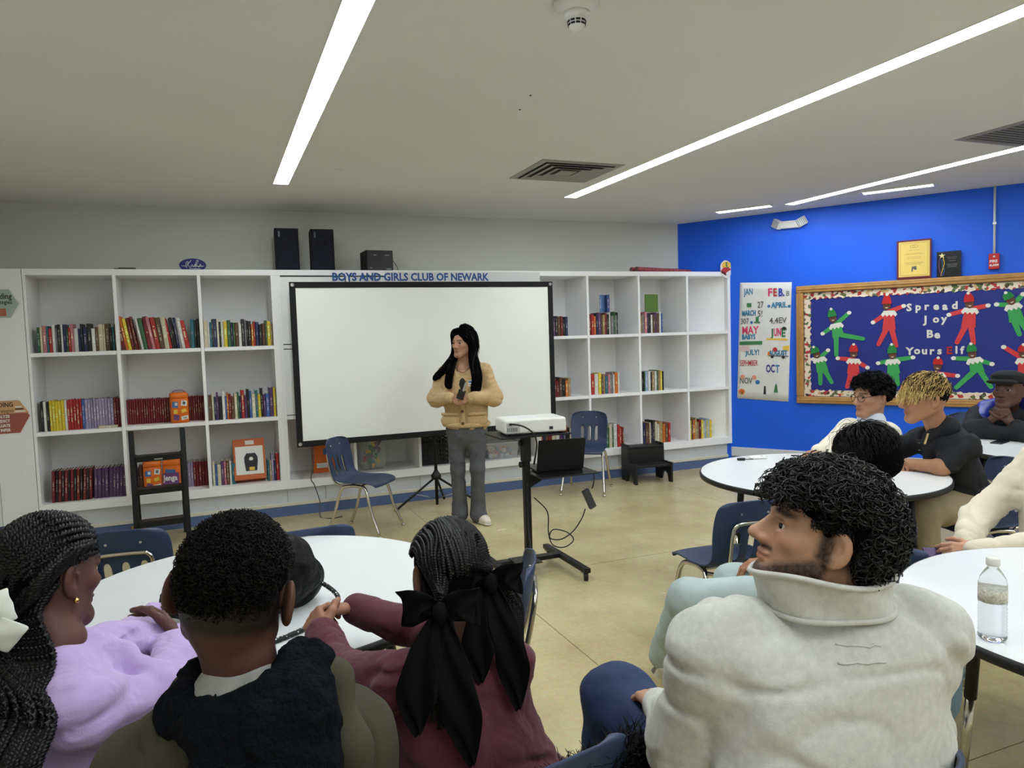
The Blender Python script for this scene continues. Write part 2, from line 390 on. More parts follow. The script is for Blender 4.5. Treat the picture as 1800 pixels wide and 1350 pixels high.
# ---------------------------------------------------------------- books
def book_mat():
    m = bpy.data.materials.new('printed_book_cover'); m.use_nodes = True; nt = m.node_tree; L = nt.links.new; b = nt.nodes['Principled BSDF']
    oi = nt.nodes.new('ShaderNodeObjectInfo'); tc = nt.nodes.new('ShaderNodeTexCoord'); sp = nt.nodes.new('ShaderNodeSeparateXYZ'); L(tc.outputs['Object'], sp.inputs[0])
    # title print: blocky noise on the spine, only over part of the height
    cmb = nt.nodes.new('ShaderNodeCombineXYZ'); sc = nt.nodes.new('ShaderNodeMath'); sc.operation = 'MULTIPLY_ADD'; sc.inputs[1].default_value = 46; L(sp.outputs['Z'], sc.inputs[0])
    ad = nt.nodes.new('ShaderNodeMath'); ad.operation = 'MULTIPLY'; ad.inputs[1].default_value = 97.0; L(oi.outputs['Random'], ad.inputs[0]); L(ad.outputs[0], sc.inputs[2])
    L(sc.outputs[0], cmb.inputs['Z'])
    wn = nt.nodes.new('ShaderNodeTexWhiteNoise'); wn.noise_dimensions = '3D'
    sn = nt.nodes.new('ShaderNodeVectorMath'); sn.operation = 'FLOOR'; L(cmb.outputs[0], sn.inputs[0]); L(sn.outputs[0], wn.inputs['Vector'])
    gt = nt.nodes.new('ShaderNodeMath'); gt.operation = 'GREATER_THAN'; gt.inputs[1].default_value = 0.42; L(wn.outputs['Value'], gt.inputs[0])
    x2 = nt.nodes.new('ShaderNodeMath'); x2.operation = 'ABSOLUTE'; L(sp.outputs['X'], x2.inputs[0])
    lt = nt.nodes.new('ShaderNodeMath'); lt.operation = 'LESS_THAN'; lt.inputs[1].default_value = 0.17; L(x2.outputs[0], lt.inputs[0])
    mu_ = nt.nodes.new('ShaderNodeMath'); mu_.operation = 'MULTIPLY'; L(lt.outputs[0], mu_.inputs[1])
    zc = nt.nodes.new('ShaderNodeMath'); zc.operation = 'SUBTRACT'; zc.inputs[1].default_value = 0.52; L(sp.outputs['Z'], zc.inputs[0]); za_ = nt.nodes.new('ShaderNodeMath'); za_.operation = 'ABSOLUTE'; L(zc.outputs[0], za_.inputs[0])
    zl = nt.nodes.new('ShaderNodeMath'); zl.operation = 'LESS_THAN'; L(za_.outputs[0], zl.inputs[0]); zr = nt.nodes.new('ShaderNodeMath'); zr.operation = 'MULTIPLY'; zr.inputs[1].default_value = 0.36; L(oi.outputs['Random'], zr.inputs[0]); L(zr.outputs[0], zl.inputs[1])
    zz_ = nt.nodes.new('ShaderNodeMath'); zz_.operation = 'MULTIPLY'; L(gt.outputs[0], zz_.inputs[0]); L(zl.outputs[0], zz_.inputs[1]); L(zz_.outputs[0], mu_.inputs[0])
    hs = nt.nodes.new('ShaderNodeHueSaturation'); hs.inputs['Hue'].default_value = 0.62; hs.inputs['Saturation'].default_value = 0.7; hs.inputs['Value'].default_value = 1.7; hs.inputs['Fac'].default_value = 1; L(oi.outputs['Color'], hs.inputs['Color'])
    pl = nt.nodes.new('ShaderNodeMix'); pl.data_type = 'RGBA'; pl.inputs[0].default_value = 0.35; L(hs.outputs[0], pl.inputs[6]); pl.inputs[7].default_value = (0.7, 0.66, 0.55, 1)
    mx = nt.nodes.new('ShaderNodeMix'); mx.data_type = 'RGBA'; L(mu_.outputs[0], mx.inputs[0]); L(oi.outputs['Color'], mx.inputs[6]); L(pl.outputs[2], mx.inputs[7])
    L(mx.outputs[2], b.inputs['Base Color']); b.inputs['Roughness'].default_value = 0.4
    return m
M_book = book_mat(); M_pages = mat('book_pages', (214, 206, 186), 0.9)
def book_mesh():
    # unit book: x -.5..5 thickness, y 0..1 depth (spine at 0), z 0..1 height
    m = MB()
    c = 0.09
    m.add([(-.5,.02,0),(-.3,0,0),(.3,0,0),(.5,.02,0),(.5,1,0),(-.5,1,0),(-.5,.02,1),(-.3,0,1),(.3,0,1),(.5,.02,1),(.5,1,1),(-.5,1,1),
           (-.5+c,.06,1),(.5-c,.06,1),(.5-c,1,1),(-.5+c,1,1),(-.5+c,.06,.975),(.5-c,.06,.975),(.5-c,1,.975),(-.5+c,1,.975)],
          [(0,6,7,1)[::-1],(1,7,8,2)[::-1],(2,8,9,3)[::-1],(3,9,10,4)[::-1],(0,5,11,6)[::-1],(0,1,2,3,4,5)[::-1],(6,7,8,9,13,12),(9,10,14,13),(6,12,15,11),(12,13,17,16)])
    m.add([(-.5+c,.06,.975),(.5-c,.06,.975),(.5-c,1,.975),(-.5+c,1,.975),(-.5+c,1,0),(.5-c,1,0)], [(0,1,2,3),(3,2,5,4)], 1)
    me = bpy.data.meshes.new('book'); me.from_pydata(m.v, [], m.f); me.materials.append(M_book); me.materials.append(M_pages); me.polygons.foreach_set('material_index', m.mi); me.update()
    return me
BOOK = book_mesh()
PAL = {'navy': (28, 38, 78), 'dark red': (112, 28, 32), 'black': (26, 24, 26), 'cream': (206, 196, 168), 'white': (214, 212, 206), 'teal': (40, 104, 116), 'brown': (96, 66, 44), 'orange': (200, 106, 40), 'yellow': (216, 190, 50), 'green': (54, 96, 58), 'grey': (128, 126, 128), 'purple': (84, 52, 96), 'blue': (58, 96, 160), 'pink': (196, 120, 130), 'red': (170, 40, 40), 'tan': (166, 138, 98), 'pale blue': (150, 178, 206), 'lilac': (150, 140, 172)}
MIX = ['navy', 'dark red', 'black', 'cream', 'white', 'teal', 'brown', 'orange', 'yellow', 'green', 'grey', 'purple', 'blue', 'pink', 'red', 'tan', 'black', 'navy', 'white', 'brown']
def ordn(n): return '%d%s' % (n, 'th' if 10 <= n % 100 <= 20 else {1: 'st', 2: 'nd', 3: 'rd'}.get(n % 10, 'th'))
NB = [0]
def books(x, x_end, z, n, h, place, cols=None, lean=0.0, y=0.06, dep=0.17, hv=0.12, sort=None, wv=0.45):
    ws = np.array([1 + random.uniform(-wv, wv) for _ in range(n)]); ws = ws / ws.sum() * (x_end - x)
    for i in range(n):
        cn = cols[i] if (cols and i < len(cols)) else random.choice(MIX)
        hh = (h if not isinstance(h, tuple) else h[0] + (h[1] - h[0]) * i / max(1, n - 1)) * (1 + random.uniform(-hv, hv))
        o = bpy.data.objects.new('book', BOOK); COL.objects.link(o); w = ws[i]
        le = lean * (1 + random.uniform(-0.3, 0.3)); dd = dep * (1 + random.uniform(-0.15, 0.1))
        ox = abs(math.sin(le)) * w * 0.5
        o.location = (x + w / 2, FY + y + random.uniform(0, 0.012), z + 0.0005 + ox); o.scale = (w * 0.94, dd, hh); o.rotation_euler = (0, le, 0)
        c = PAL[cn]; j = 1 + random.uniform(-0.12, 0.12); o.color = (*[min(1, a * j) for a in lin(*c)], 1)
        tag(o, '%s book, %s from left %s' % (cn, ordn(i + 1), place), 'book', 'books ' + place); x += w; NB[0] += 1
s1, s2, s3 = Z1 + 0.016, Z2 + 0.016, ZB + 0.075
P = 'in the left bookcase, %s row, %s cubby'
a = X0
books(a + 0.06, a + 0.63, s1, 26, 0.205, P % ('top', 'left'))
books(a + W1 + 0.02, a + 2*W1 - 0.10, s1, 21, (0.28, 0.25), P % ('top', 'middle'), lean=-0.13, hv=0.06, cols=['dark red', 'orange', 'yellow', 'dark red', 'brown', 'dark red', 'brown'])
books(a + 2*W1 - 0.09, a + 2*W1 - 0.02, s1, 3, 0.25, 'standing upright at the right end of the top middle cubby', cols=['teal', 'black', 'black'], hv=0.04)
books(a + 2*W1 + 0.016, a + 3*W1 - 0.06, s1, 26, (0.24, 0.21), P % ('top', 'right'))
y_ = ['black', 'white', 'black'] + ['yellow'] * 5 + ['white'] + ['red'] * 5 + ['blue'] + ['lilac'] * 10 + ['dark red'] * 3
books(a + 0.045, a + 0.635, s2, len(y_), 0.245, P % ('middle', 'left'), cols=y_, hv=0.02, wv=0.12)
books(a + W1 + 0.016, a + 2*W1 - 0.016, s2, 34, 0.215, P % ('middle', 'centre'), cols=['dark red'] * 34, hv=0.01, wv=0.08, y=0.16)
books(a + 2*W1 + 0.02, a + 3*W1 - 0.06, s2, 25, 0.23, P % ('middle', 'right'), hv=0.14)
books(a + 0.08, a + 0.37, s3, 13, 0.26, P % ('bottom', 'left'), cols=['dark red', 'black'] * 7, hv=0.01, wv=0.05, lean=0.06)
books(a + 0.385, a + 0.625, s3, 9, 0.25, 'in a set of purple and black volumes by the ladder', cols=['purple'] * 9, hv=0.01, wv=0.05, lean=0.05)
books(a + W1 + 0.06, a + W1 + 0.12, s3, 3, 0.22, 'beside the orange tubs behind the ladder', cols=['black', 'brown', 'black'], y=0.2)
books(a + W1 + 0.41, a + 2*W1 - 0.02, s3, 9, 0.22, 'right of the orange tubs behind the ladder', cols=['lilac'] * 4 + ['dark red'] * 5, hv=0.02, wv=0.1, y=0.18)
books(a + 2*W1 + 0.02, a + 2*W1 + 0.21, s3, 8, 0.2, 'left of the orange bucket box', cols=['cream', 'blue', 'cream', 'purple', 'pink', 'brown', 'white', 'teal'], y=0.1)
books(a + 3*W1 - 0.16, a + 3*W1 - 0.06, s3, 5, 0.22, 'right of the orange bucket box', cols=['teal', 'tan', 'lilac', 'navy', 'red'], y=0.08, hv=0.2)
P = 'in the right bookcase, %s row, %s cubby'
b = XR
books(b + 0.2, b + 0.42, s1, 8, 0.2, P % ('top', 'first'), cols=['purple', 'brown', 'purple', 'black', 'brown', 'dark red', 'black', 'navy'])
books(b + W3 + 0.016, b + W3 + 0.40, s1, 15, 0.22, P % ('top', 'second'), cols=['brown', 'dark red', 'red', 'orange', 'navy', 'purple', 'brown', 'tan', 'dark red', 'black', 'white', 'grey', 'green', 'grey', 'black'])
books(b + 2*W3 + 0.016, b + 2*W3 + 0.34, s1, 12, 0.21, P % ('top', 'third'))
books(b + 0.2, b + 0.43, s2, 7, 0.19, P % ('middle', 'first'), cols=['grey', 'dark red', 'dark red', 'brown', 'black', 'orange', 'tan'])
books(b + W3 + 0.016, b + W3 + 0.40, s2, 13, 0.21, P % ('middle', 'second'))
books(b + 2*W3 + 0.02, b + 2*W3 + 0.34, s2, 12, 0.22, P % ('middle', 'third'), cols=['yellow', 'black', 'green', 'pale blue', 'white', 'black', 'tan', 'white', 'green', 'tan', 'yellow', 'black'])
books(b + 0.06, b + 0.45, s3, 11, 0.23, P % ('bottom', 'first'), cols=['orange', 'navy', 'brown'])
books(b + W3 + 0.2, b + W3 + 0.44, s3, 8, 0.23, P % ('bottom', 'second'), cols=['teal', 'green', 'cream', 'green', 'white', 'red', 'red', 'dark red'])
books(b + 2*W3 + 0.016, b + 2*W3 + 0.42, s3, 15, 0.235, P % ('bottom', 'third'), cols=['blue', 'teal', 'navy', 'brown', 'brown', 'cream', 'navy', 'black', 'cream', 'white', 'tan', 'tan', 'orange', 'brown', 'red'])
books(b + 3*W3 + 0.02, b + 3*W3 + 0.36, s3, 13, 0.22, P % ('bottom', 'fourth'), cols=['teal', 'yellow', 'brown', 'orange', 'tan', 'tan', 'dark red', 'yellow', 'cream', 'pale blue', 'yellow', 'pale blue', 'yellow'])
books(b + 3*W3 + 0.02, b + 3*W3 + 0.05, s2, 1, 0.2, 'alone in the right bookcase, middle row, fourth cubby', cols=['brown'])
def stand_book(x, y, z, w, h, t_, col, label, rz=0.0, ry=0.0):
    o = bpy.data.objects.new('book', BOOK); COL.objects.link(o); o.location = (x, FY + y, z); o.scale = (t_, w, h); o.rotation_euler = (0, ry, rz)
    o.color = (*lin(*col), 1); tag(o, label, 'book')
stand_book(b + W3 + 0.26, 0.2, s1 + 0.235, 0.16, 0.2, 0.02, (110, 140, 190), 'pale blue picture book propped on top of the book row', -0.9)
stand_book(b + W3 + 0.36, 0.2, s1 + 0.235, 0.16, 0.2, 0.03, (60, 80, 140), 'dark blue picture book propped on top of the book row', -0.2)
stand_book(b + 2*W3 + 0.2, 0.2, s1 + 0.235, 0.2, 0.2, 0.015, (96, 132, 56), 'green and red picture book propped above the top row', -1.35)
stand_book(a + 0.46, 0.012, s2 + 0.011, 0.05, 0.14, 0.02, (200, 190, 160), 'thin cream book lying flat in front of the lilac books', 0.0, PI/2)
# ---------------------------------------------------------------- things on and in the bookcases
def col_mat(name, rgb, rough=0.5, **k): return mat(name, rgb, rough, **k)
M_orange = mat('orange_card', (224, 110, 28), 0.45, vary=0.08, vscale=20)
M_wprint = mat('white_print', (232, 230, 224), 0.6)
M_bprint = mat('blue_print', (62, 108, 168), 0.6)
M_pprint = mat('purple_print', (110, 66, 120), 0.6)
M_yprint = mat('yellow_print', (232, 190, 70), 0.6)
M_gprint = mat('green_print', (60, 122, 76), 0.6)
M_rprint = mat('red_print', (186, 48, 52), 0.6)
M_kprint = mat('black_print', (36, 36, 40), 0.6)
RX = Matrix.Rotation(PI/2, 4, 'X')
def tub(x, y, z, label, jenga=False, rz=0.0):
    t = empty('game_tub', (x, y, z), rz, label, 'game tub', 'orange block game tubs')
    n = 20; pr = []
    def sq(w, e=0.28): return [(math.copysign(abs(math.cos(a))**e, math.cos(a))*w, math.copysign(abs(math.sin(a))**e, math.sin(a))*w) for a in [2*PI*k/n for k in range(n)]]
    m = MB(); secs = [(0.066, 0), (0.072, 0.006), (0.072, 0.2), (0.068, 0.215)]
    v = []; 
    for w, zz in secs: v += [(px, py, zz) for px, py in sq(w)]
    m.add(v, [(i*n+k, i*n+(k+1)%n, (i+1)*n+(k+1)%n, (i+1)*n+k) for i in range(3) for k in range(n)] + [tuple(reversed(range(n))), tuple(3*n + k for k in range(n))], 0, True)
    m.build('tub_body', M_orange, t)
    m = MB(); v = []
    for w, zz in [(0.069, 0.212), (0.073, 0.215), (0.073, 0.25), (0.06, 0.262)]: v += [(px, py, zz) for px, py in sq(w)]
    m.add(v, [(i*n+k, i*n+(k+1)%n, (i+1)*n+(k+1)%n, (i+1)*n+k) for i in range(3) for k in range(n)] + [tuple(reversed(range(n))), tuple(3*n + k for k in range(n))], 0, True)
    lid = m.build('lid', M_orange, t)
    MB().tube(smoothpath([(-0.055, 0, 0.258), (-0.03, 0, 0.278), (0.03, 0, 0.278), (0.055, 0, 0.258)], 5), 0.004, 6).build('carry_handle', M_pprint, lid)
    def patch(cx, cz, w, h, mt, rot=0.0):
        MB().cbox((0, 0, 0), (w, 0.0012, h)).build('printed_patch', mt, t, (cx, -0.0727, cz), rot=(0, rot, 0))
    if jenga:
        patch(0, 0.1, 0.125, 0.1, M_pprint); patch(-0.005, 0.165, 0.08, 0.03, M_bprint, 0.1); patch(0.03, 0.04, 0.06, 0.03, M_bprint, -0.2); patch(-0.035, 0.035, 0.04, 0.03, M_yprint)
        text_mesh('Jenga', 0.068, Matrix.Translation((-0.062, -0.0738, 0.085)) @ RX, M_wprint, 'lettering', t, 0.0008, 0.002, xs=0.78)
    else:
        patch(-0.035, 0.16, 0.045, 0.05, M_bprint, 0.1); patch(-0.028, 0.165, 0.022, 0.025, M_wprint, 0.1); patch(0.035, 0.17, 0.045, 0.045, M_wprint, 0.15); patch(0.035, 0.172, 0.022, 0.025, M_kprint, 0.3)
        patch(0.03, 0.105, 0.04, 0.03, M_yprint, -0.3); patch(-0.035, 0.1, 0.03, 0.035, M_yprint); patch(-0.03, 0.05, 0.045, 0.045, M_pprint, 0.2); patch(0.035, 0.045, 0.055, 0.03, M_wprint, -0.2); patch(0.035, 0.045, 0.03, 0.014, M_gprint, -0.2)
tub(-0.295, FY + 0.09, s2, 'orange block game tub on the middle shelf before the red book set', rz=0.1)
tub(-0.545, FY + 0.2, s3, 'orange block game tub behind the ladder, the left one', rz=0.1)
tub(-0.385, FY + 0.2, s3, 'orange Jenga block game tub behind the ladder, the right one', True, rz=-0.12)

t = empty('product_box', (0.255, FY + 0.2, s3), 0.0, 'orange cardboard box with a black bucket picture, leaning in the cubby', 'box')
Mx = Matrix.Rotation(-0.28, 4, 'X')
MB().box((-0.135, -0.13, 0), (0.135, 0, 0.37), M=Mx).build('carton', mat('orange_carton', (196, 96, 40), 0.5), t, bevel=0.003)
MB().box((-0.118, -0.132, 0.045), (0.118, -0.13, 0.3), M=Mx).build('label_panel', M_wprint, t)
MB().prism([(-0.045, 0.075), (0.05, 0.075), (0.06, 0.16), (0.06, 0.2), (0.04, 0.235), (-0.035, 0.235), (-0.055, 0.2), (-0.055, 0.16)], 0.0015, Mx @ Matrix.Translation((0.01, -0.132, 0)) @ RX).build('bucket_picture', M_kprint, t)
MB().prism([(-0.015, 0.08), (0.03, 0.08), (0.03, 0.11), (-0.015, 0.11)], 0.0012, Mx @ Matrix.Translation((0.01, -0.1335, 0)) @ RX).build('bucket_picture', M_yprint, t)
MB().prism([(-0.012, 0.17), (0.018, 0.17), (0.022, 0.185), (0.014, 0.2), (-0.006, 0.2), (-0.014, 0.185)], 0.0012, Mx @ Matrix.Translation((0.01, -0.1335, 0)) @ RX).build('bucket_picture', M_wprint, t)
MB().box((-0.03, -0.1325, 0.315), (0.045, -0.13, 0.352), M=Mx).build('barcode_sticker', M_wprint, t)

t = empty('snack_box', (0.83, FY + 0.26, s3), 0.0, 'orange printed carton in the cubby behind the blue chair', 'box')
MB().box((0, 0, 0), (0.2, 0.12, 0.42)).build('carton', M_orange, t, bevel=0.003)
for x, z, w, h, mm in ((0.07, 0.3, 0.07, 0.06, M_kprint), (0.13, 0.2, 0.07, 0.06, M_bprint), (0.08, 0.07, 0.1, 0.045, M_wprint), (0.07, 0.36, 0.1, 0.03, M_yprint)):
    MB().box((x - w/2, -0.0015, z - h/2), (x + w/2, 0, z + h/2)).build('printed_patch', mm, t)
t = empty('toy_bag', (1.38, FY + 0.2, s3), 0.0, 'clear zip bag of coloured toy bricks under the screen', 'toy bag')
M_clearbag = mat('milky_plastic_bag', (206, 214, 204), 0.2, alpha=0.28)
n = 24
def bagsec(w, d): return [(math.copysign(abs(math.cos(a))**0.6, math.cos(a))*w, math.copysign(abs(math.sin(a))**0.6, math.sin(a))*d) for a in [2*PI*k/n for k in range(n)]]
v = []; secs = [(0.1, 0.05, 0), (0.125, 0.07, 0.03), (0.135, 0.075, 0.15), (0.12, 0.06, 0.3), (0.08, 0.02, 0.38), (0.07, 0.008, 0.4)]
for w, d, z in secs: v += [(x, y, z) for x, y in bagsec(w, d)]
MB().add(v, [(i*n+k, i*n+(k+1)%n, (i+1)*n+(k+1)%n, (i+1)*n+k) for i in range(5) for k in range(n)] + [tuple(reversed(range(n))), tuple(5*n+k for k in range(n))], 0, True).build('bag', M_clearbag, t)
MB().box((-0.1, -0.012, 0.385), (0.1, 0.012, 0.41)).build('zip_closure', M_gprint, t)
for k in range(26):
    mm = random.choice([M_rprint, M_bprint, M_yprint, M_gprint, M_pprint, M_orange]); z = 0.03 + 0.011*k
    MB().cbox((0, 0, 0), (0.05, 0.03, 0.028)).build('toy_brick', mm, t, (random.uniform(-0.075, 0.075), random.uniform(-0.045, -0.02), z), rot=(random.random(), random.random()*3, random.random()*3))
MB().box((1.13, FY + 0.2, s3), (1.2, FY + 0.4, s3 + 0.36)).build('storage_folder', mat('brown_card', (100, 62, 40), 0.7)); tag(bpy.data.objects['storage_folder'], 'brown card folder standing left of the toy bag', 'folder')

t = empty('wire_bin', (1.98, FY + 0.08, s3), 0.0, 'black lattice plastic bin in the cubby behind the screen stand', 'bin')
m = MB()
for k in range(9):
    x = -0.13 + 0.26*k/8
    for y in (0, 0.22): m.box((x - 0.006, y - 0.003, 0.02), (x + 0.006, y + 0.003, 0.3))
for k in range(7):
    z = 0.03 + 0.27*k/6
    for y in (0, 0.22): m.box((-0.135, y - 0.0035, z - 0.007), (0.135, y + 0.0035, z + 0.007))
    for x in (-0.135, 0.135): m.box((x - 0.0035, 0, z - 0.007), (x + 0.0035, 0.22, z + 0.007))
m.box((-0.135, 0, 0), (0.135, 0.22, 0.02)); m.build('lattice_body', M_black, t)
MB().box((-0.145, -0.01, 0.3), (0.145, 0.23, 0.325)).box((-0.125, 0.012, 0.3), (0.125, 0.21, 0.327), 1).build('rim', [M_black, M_blackmat], t)
MB().box((-0.12, 0.015, 0.02), (0.12, 0.2, 0.24)).build('contents', mat('grey_cloth', (58, 58, 62), 0.9, bump=(40, 0.5, 0.01)), t)

t = empty('storage_tub', (2.69, FY + 0.16, s3), 0.0, 'clear plastic storage tub of small toys under the projector', 'storage tub')
M_cplast = mat('clear_plastic', (222, 226, 228), 0.12, alpha=0.3)
m = MB(); w0, w1, d0, d1, h = 0.15, 0.18, 0.1, 0.13, 0.17
v = [(-w0,-d0,0),(w0,-d0,0),(w0,d0,0),(-w0,d0,0),(-w1,-d1,h),(w1,-d1,h),(w1,d1,h),(-w1,d1,h)]
m.add(v, [(0,1,5,4),(1,2,6,5),(2,3,7,6),(3,0,4,7),(3,2,1,0)]); o = m.build('tub_wall', M_cplast, t); sm = o.modifiers.new('solid', 'SOLIDIFY'); sm.thickness = 0.003
m = MB()
for sy in (-1, 1): m.box((-w1 - 0.01, sy*(d1+0.004) - 0.006, h - 0.012), (w1 + 0.01, sy*(d1+0.004) + 0.006, h))
for sx in (-1, 1): m.box((sx*(w1+0.004) - 0.006, -d1, h - 0.012), (sx*(w1+0.004) + 0.006, d1, h))
m.build('rim', mat('frosted_plastic', (214, 218, 220), 0.3, alpha=0.7), t)
for k in range(40):
    mm = random.choice([M_rprint, M_bprint, M_yprint, col_mat('pink_toy', (214, 120, 140)) if k == 0 else M_pprint, M_wprint])
    MB().cbox((0, 0, 0), (0.04, 0.035, 0.025)).build('toy_brick', mm, t, (random.uniform(-0.12, 0.12), random.uniform(-0.075, 0.07), 0.02 + 0.002*k), rot=(random.random()*3, random.random()*3, random.random()*3))

def speaker(x, label):
    t = empty('loudspeaker', (x, FY + 0.11, ZT), -0.06, label, 'loudspeaker', 'tall black loudspeakers')
    MB().box((-0.105, 0, 0), (0.105, 0.22, 0.385)).build('cabinet', M_blackmat, t, bevel=0.004)
    MB().box((-0.092, -0.014, 0.012), (0.092, 0, 0.372)).build('grille_cloth', mat('navy_grille_cloth', (14, 18, 34), 0.85, bump=(600, 0.3, 0.001)), t, bevel=0.006)
    for z, r in ((0.13, 0.07), (0.28, 0.04)): MB().tube([(r*math.cos(a), -0.0145, z + r*math.sin(a)) for a in [2*PI*k/28 for k in range(28)]], 0.003, 6, closed=True).build('driver_ring', M_blackmat, t)
    MB().cbox((-0.065, -0.0145, 0.33), (0.016, 0.002, 0.05)).build('maker_badge', mat('grey_badge', (60, 66, 84), 0.4), t)
speaker(0.675, 'tall black loudspeaker on the bookcase, the left one of two')
speaker(0.99, 'tall black loudspeaker on the bookcase, the right one of two')
t = empty('amplifier', (1.52, FY + 0.12, ZT), 0.05, 'small black cube amplifier with a loose cable on the bookcase', 'amplifier')
MB().box((-0.13, 0, 0.008), (0.13, 0.24, 0.2)).build('casing', M_blackmat, t, bevel=0.004)
MB().box((-0.122, -0.004, 0.014), (0.122, 0, 0.194)).build('front_panel', mat('satin_black', (24, 25, 28), 0.35), t)
for x, z, w in ((-0.06, 0.15, 0.03), (0.05, 0.15, 0.04), (-0.1, 0.03, 0.025), (0.06, 0.02, 0.05)): MB().box((x, -0.0055, z), (x + w, -0.004, z + 0.008)).build('panel_mark', mat('silver_mark', (140, 144, 150), 0.4), t)
for x in (-0.1, 0.1): MB().lathe([(0.012, 0), (0.012, 0.008)], 12).build('foot', M_black, t, (x, 0.05, 0))
MB().tube(smoothpath([(0.12, 0.2, 0.15), (0.17, 0.2, 0.14), (0.21, 0.16, 0.07), (0.22, 0.1, 0.004), (0.27, 0.06, 0.004)], 6), 0.003, 6).build('cable', M_black, t)

t = empty('oval_sign', (-0.12, FY + 0.1, ZT), 0.0, 'blue oval sign with white script standing on the bookcase', 'sign')
el = [(math.cos(2*PI*k/40)*0.108, math.sin(2*PI*k/40)*0.058 + 0.045) for k in range(40)]
el = [(x, max(y, 0.001)) for x, y in el]
MB().prism(el, 0.008, RX).build('plaque', mat('royal_blue_enamel', (22, 26, 110), 0.35), t)
for k, (p) in enumerate(([(-0.06, 0.03), (-0.05, 0.07), (-0.035, 0.075), (-0.045, 0.05), (-0.05, 0.02)], [(-0.04, 0.05), (-0.01, 0.088)], [(-0.04, 0.05), (-0.02, 0.025), (-0.005, 0.05), (0.005, 0.03), (0.02, 0.055), (0.02, 0.03)], [(0.02, 0.025), (0.03, 0.08), (0.045, 0.085), (0.035, 0.06), (0.03, 0.045), (0.05, 0.03), (0.06, 0.055), (0.07, 0.03)], [(-0.09, 0.04), (-0.055, 0.038)], [(0.0, 0.036), (0.09, 0.038)], [(-0.03, 0.016), (0.06, 0.014)])):
    MB().tube(smoothpath([(x, -0.0088, z) for x, z in p], 4), 0.0022, 5).build('script_stroke', M_wprint, t)
tag(MB().box((0, 0, 0), (0.15, 0.1, 0.012)).box((0.03, 0.01, 0.012), (0.16, 0.09, 0.02)).build('paper_stack', mat('grey_card', (90, 88, 78), 0.8), None, (-0.72, FY + 0.05, ZT), rot=(0, 0, 0.1)), 'thin stack of grey papers lying flat on the left bookcase', 'paper')
M_roll = mat('patterned_wrap', (150, 60, 66), 0.5, vary=0.6, vscale=38)
for k, (y, lab) in enumerate(((0.06, 'rolled patterned wrapping paper on the right bookcase, front roll'), (0.12, 'rolled patterned wrapping paper on the right bookcase, rear roll'))):
    t = empty('paper_roll', (4.32 - 0.03*k, FY + y, ZT + 0.028), 0.12, lab, 'paper roll', 'rolls of wrapping paper')
    MB().tube([(0, 0, 0), (0.78, 0, -0.01)], [0.028, 0.018], 16, caps=False).build('paper', M_roll, t)
    MB().tube([(-0.004, 0, 0), (0.6, 0, 0)], 0.018, 12).build('core', mat('card_core', (120, 96, 90), 0.8), t)

# apple-and-book cut-out on the bookcase corner
t = empty('paper_cutout', (5.47, FY - 0.004, 2.16), 0.0, 'small paper cut-out of an apple core on a red book', 'paper cut-out')
out = [(0.085*math.cos(a)*(1 + 0.08*math.cos(5*a)), 0.1 + 0.1*math.sin(a)*(1 + 0.05*math.sin(4*a))) for a in [2*PI*k/36 for k in range(36)]]
MB().prism(out, 0.002, RX).build('backing', M_wprint, t)
MB().prism([(-0.06, 0.12), (0.07, 0.125), (0.06, 0.17), (0.02, 0.188), (-0.04, 0.18), (-0.065, 0.15)], 0.001, Matrix.Translation((0, -0.002, 0)) @ RX).build('apple_print', M_yprint, t)
MB().prism([(-0.075, 0.085), (-0.005, 0.06), (0.07, 0.1), (0.03, 0.125), (-0.04, 0.12)], 0.001, Matrix.Translation((0, -0.003, 0)) @ RX).build('book_print', M_rprint, t)
MB().prism([(-0.075, 0.085), (-0.072, 0.06), (-0.002, 0.025), (-0.005, 0.06)], 0.001, Matrix.Translation((0, -0.003, 0)) @ RX).build('book_print', mat('maroon_print', (92, 26, 30), 0.6), t)
MB().prism([(-0.008, 0.15), (0.01, 0.11), (0.02, 0.112), (0.008, 0.155), (0.012, 0.185), (-0.004, 0.185)], 0.001, Matrix.Translation((0, -0.004, 0)) @ RX).build('worm_print', M_gprint, t)

# arrow posters on the tall cabinet
def arrow(z0, z1, xt, xp, zp, m0, name, label):
    t = empty('arrow_poster', (XL + 0.012, FY - 0.0015, 0), 0, label, 'poster')
    xt -= XL + 0.012; xp -= XL + 0.012
    MB().prism([(0, z0), (xt, z0), (xp, zp), (xt, z1), (0, z1)], 0.002, RX).build('card', M_wprint, t)
    e = 0.008
    MB().prism([(0, z0 + e), (xt - e/2, z0 + e), (xp - 1.6*e, zp), (xt - e/2, z1 - e), (0, z1 - e)], 0.0006, Matrix.Translation((0, -0.002, 0)) @ RX).build('printed_area', m0, t)
    return t
t = arrow(1.84, 2.077, -1.455, -1.385, 1.955, mat('sage_print', (168, 186, 176), 0.6), 'a', 'sage green arrow poster about reading strategies on the tall cabinet, upper one')
text_mesh('Reading', 0.062, Matrix.Translation((0.165, -0.003, 1.995)) @ RX, M_kprint, 'lettering', t, 0.0005, 0.001, 'RIGHT', xs=0.8)
text_mesh('Strategies', 0.045, Matrix.Translation((0.165, -0.003, 1.955)) @ RX, M_kprint, 'lettering', t, 0.0005, 0.0006, 'RIGHT', xs=0.8)
MB().box((0.05, -0.0032, 1.86), (0.12, -0.0026, 1.92)).build('book_picture', mat('terracotta_print', (178, 104, 78), 0.6), t)
t = arrow(0.925, 1.2, -1.45, -1.368, 1.066, mat('rust_print', (160, 88, 74), 0.6), 'b', 'rust brown arrow poster about reading strategies on the tall cabinet, lower one')
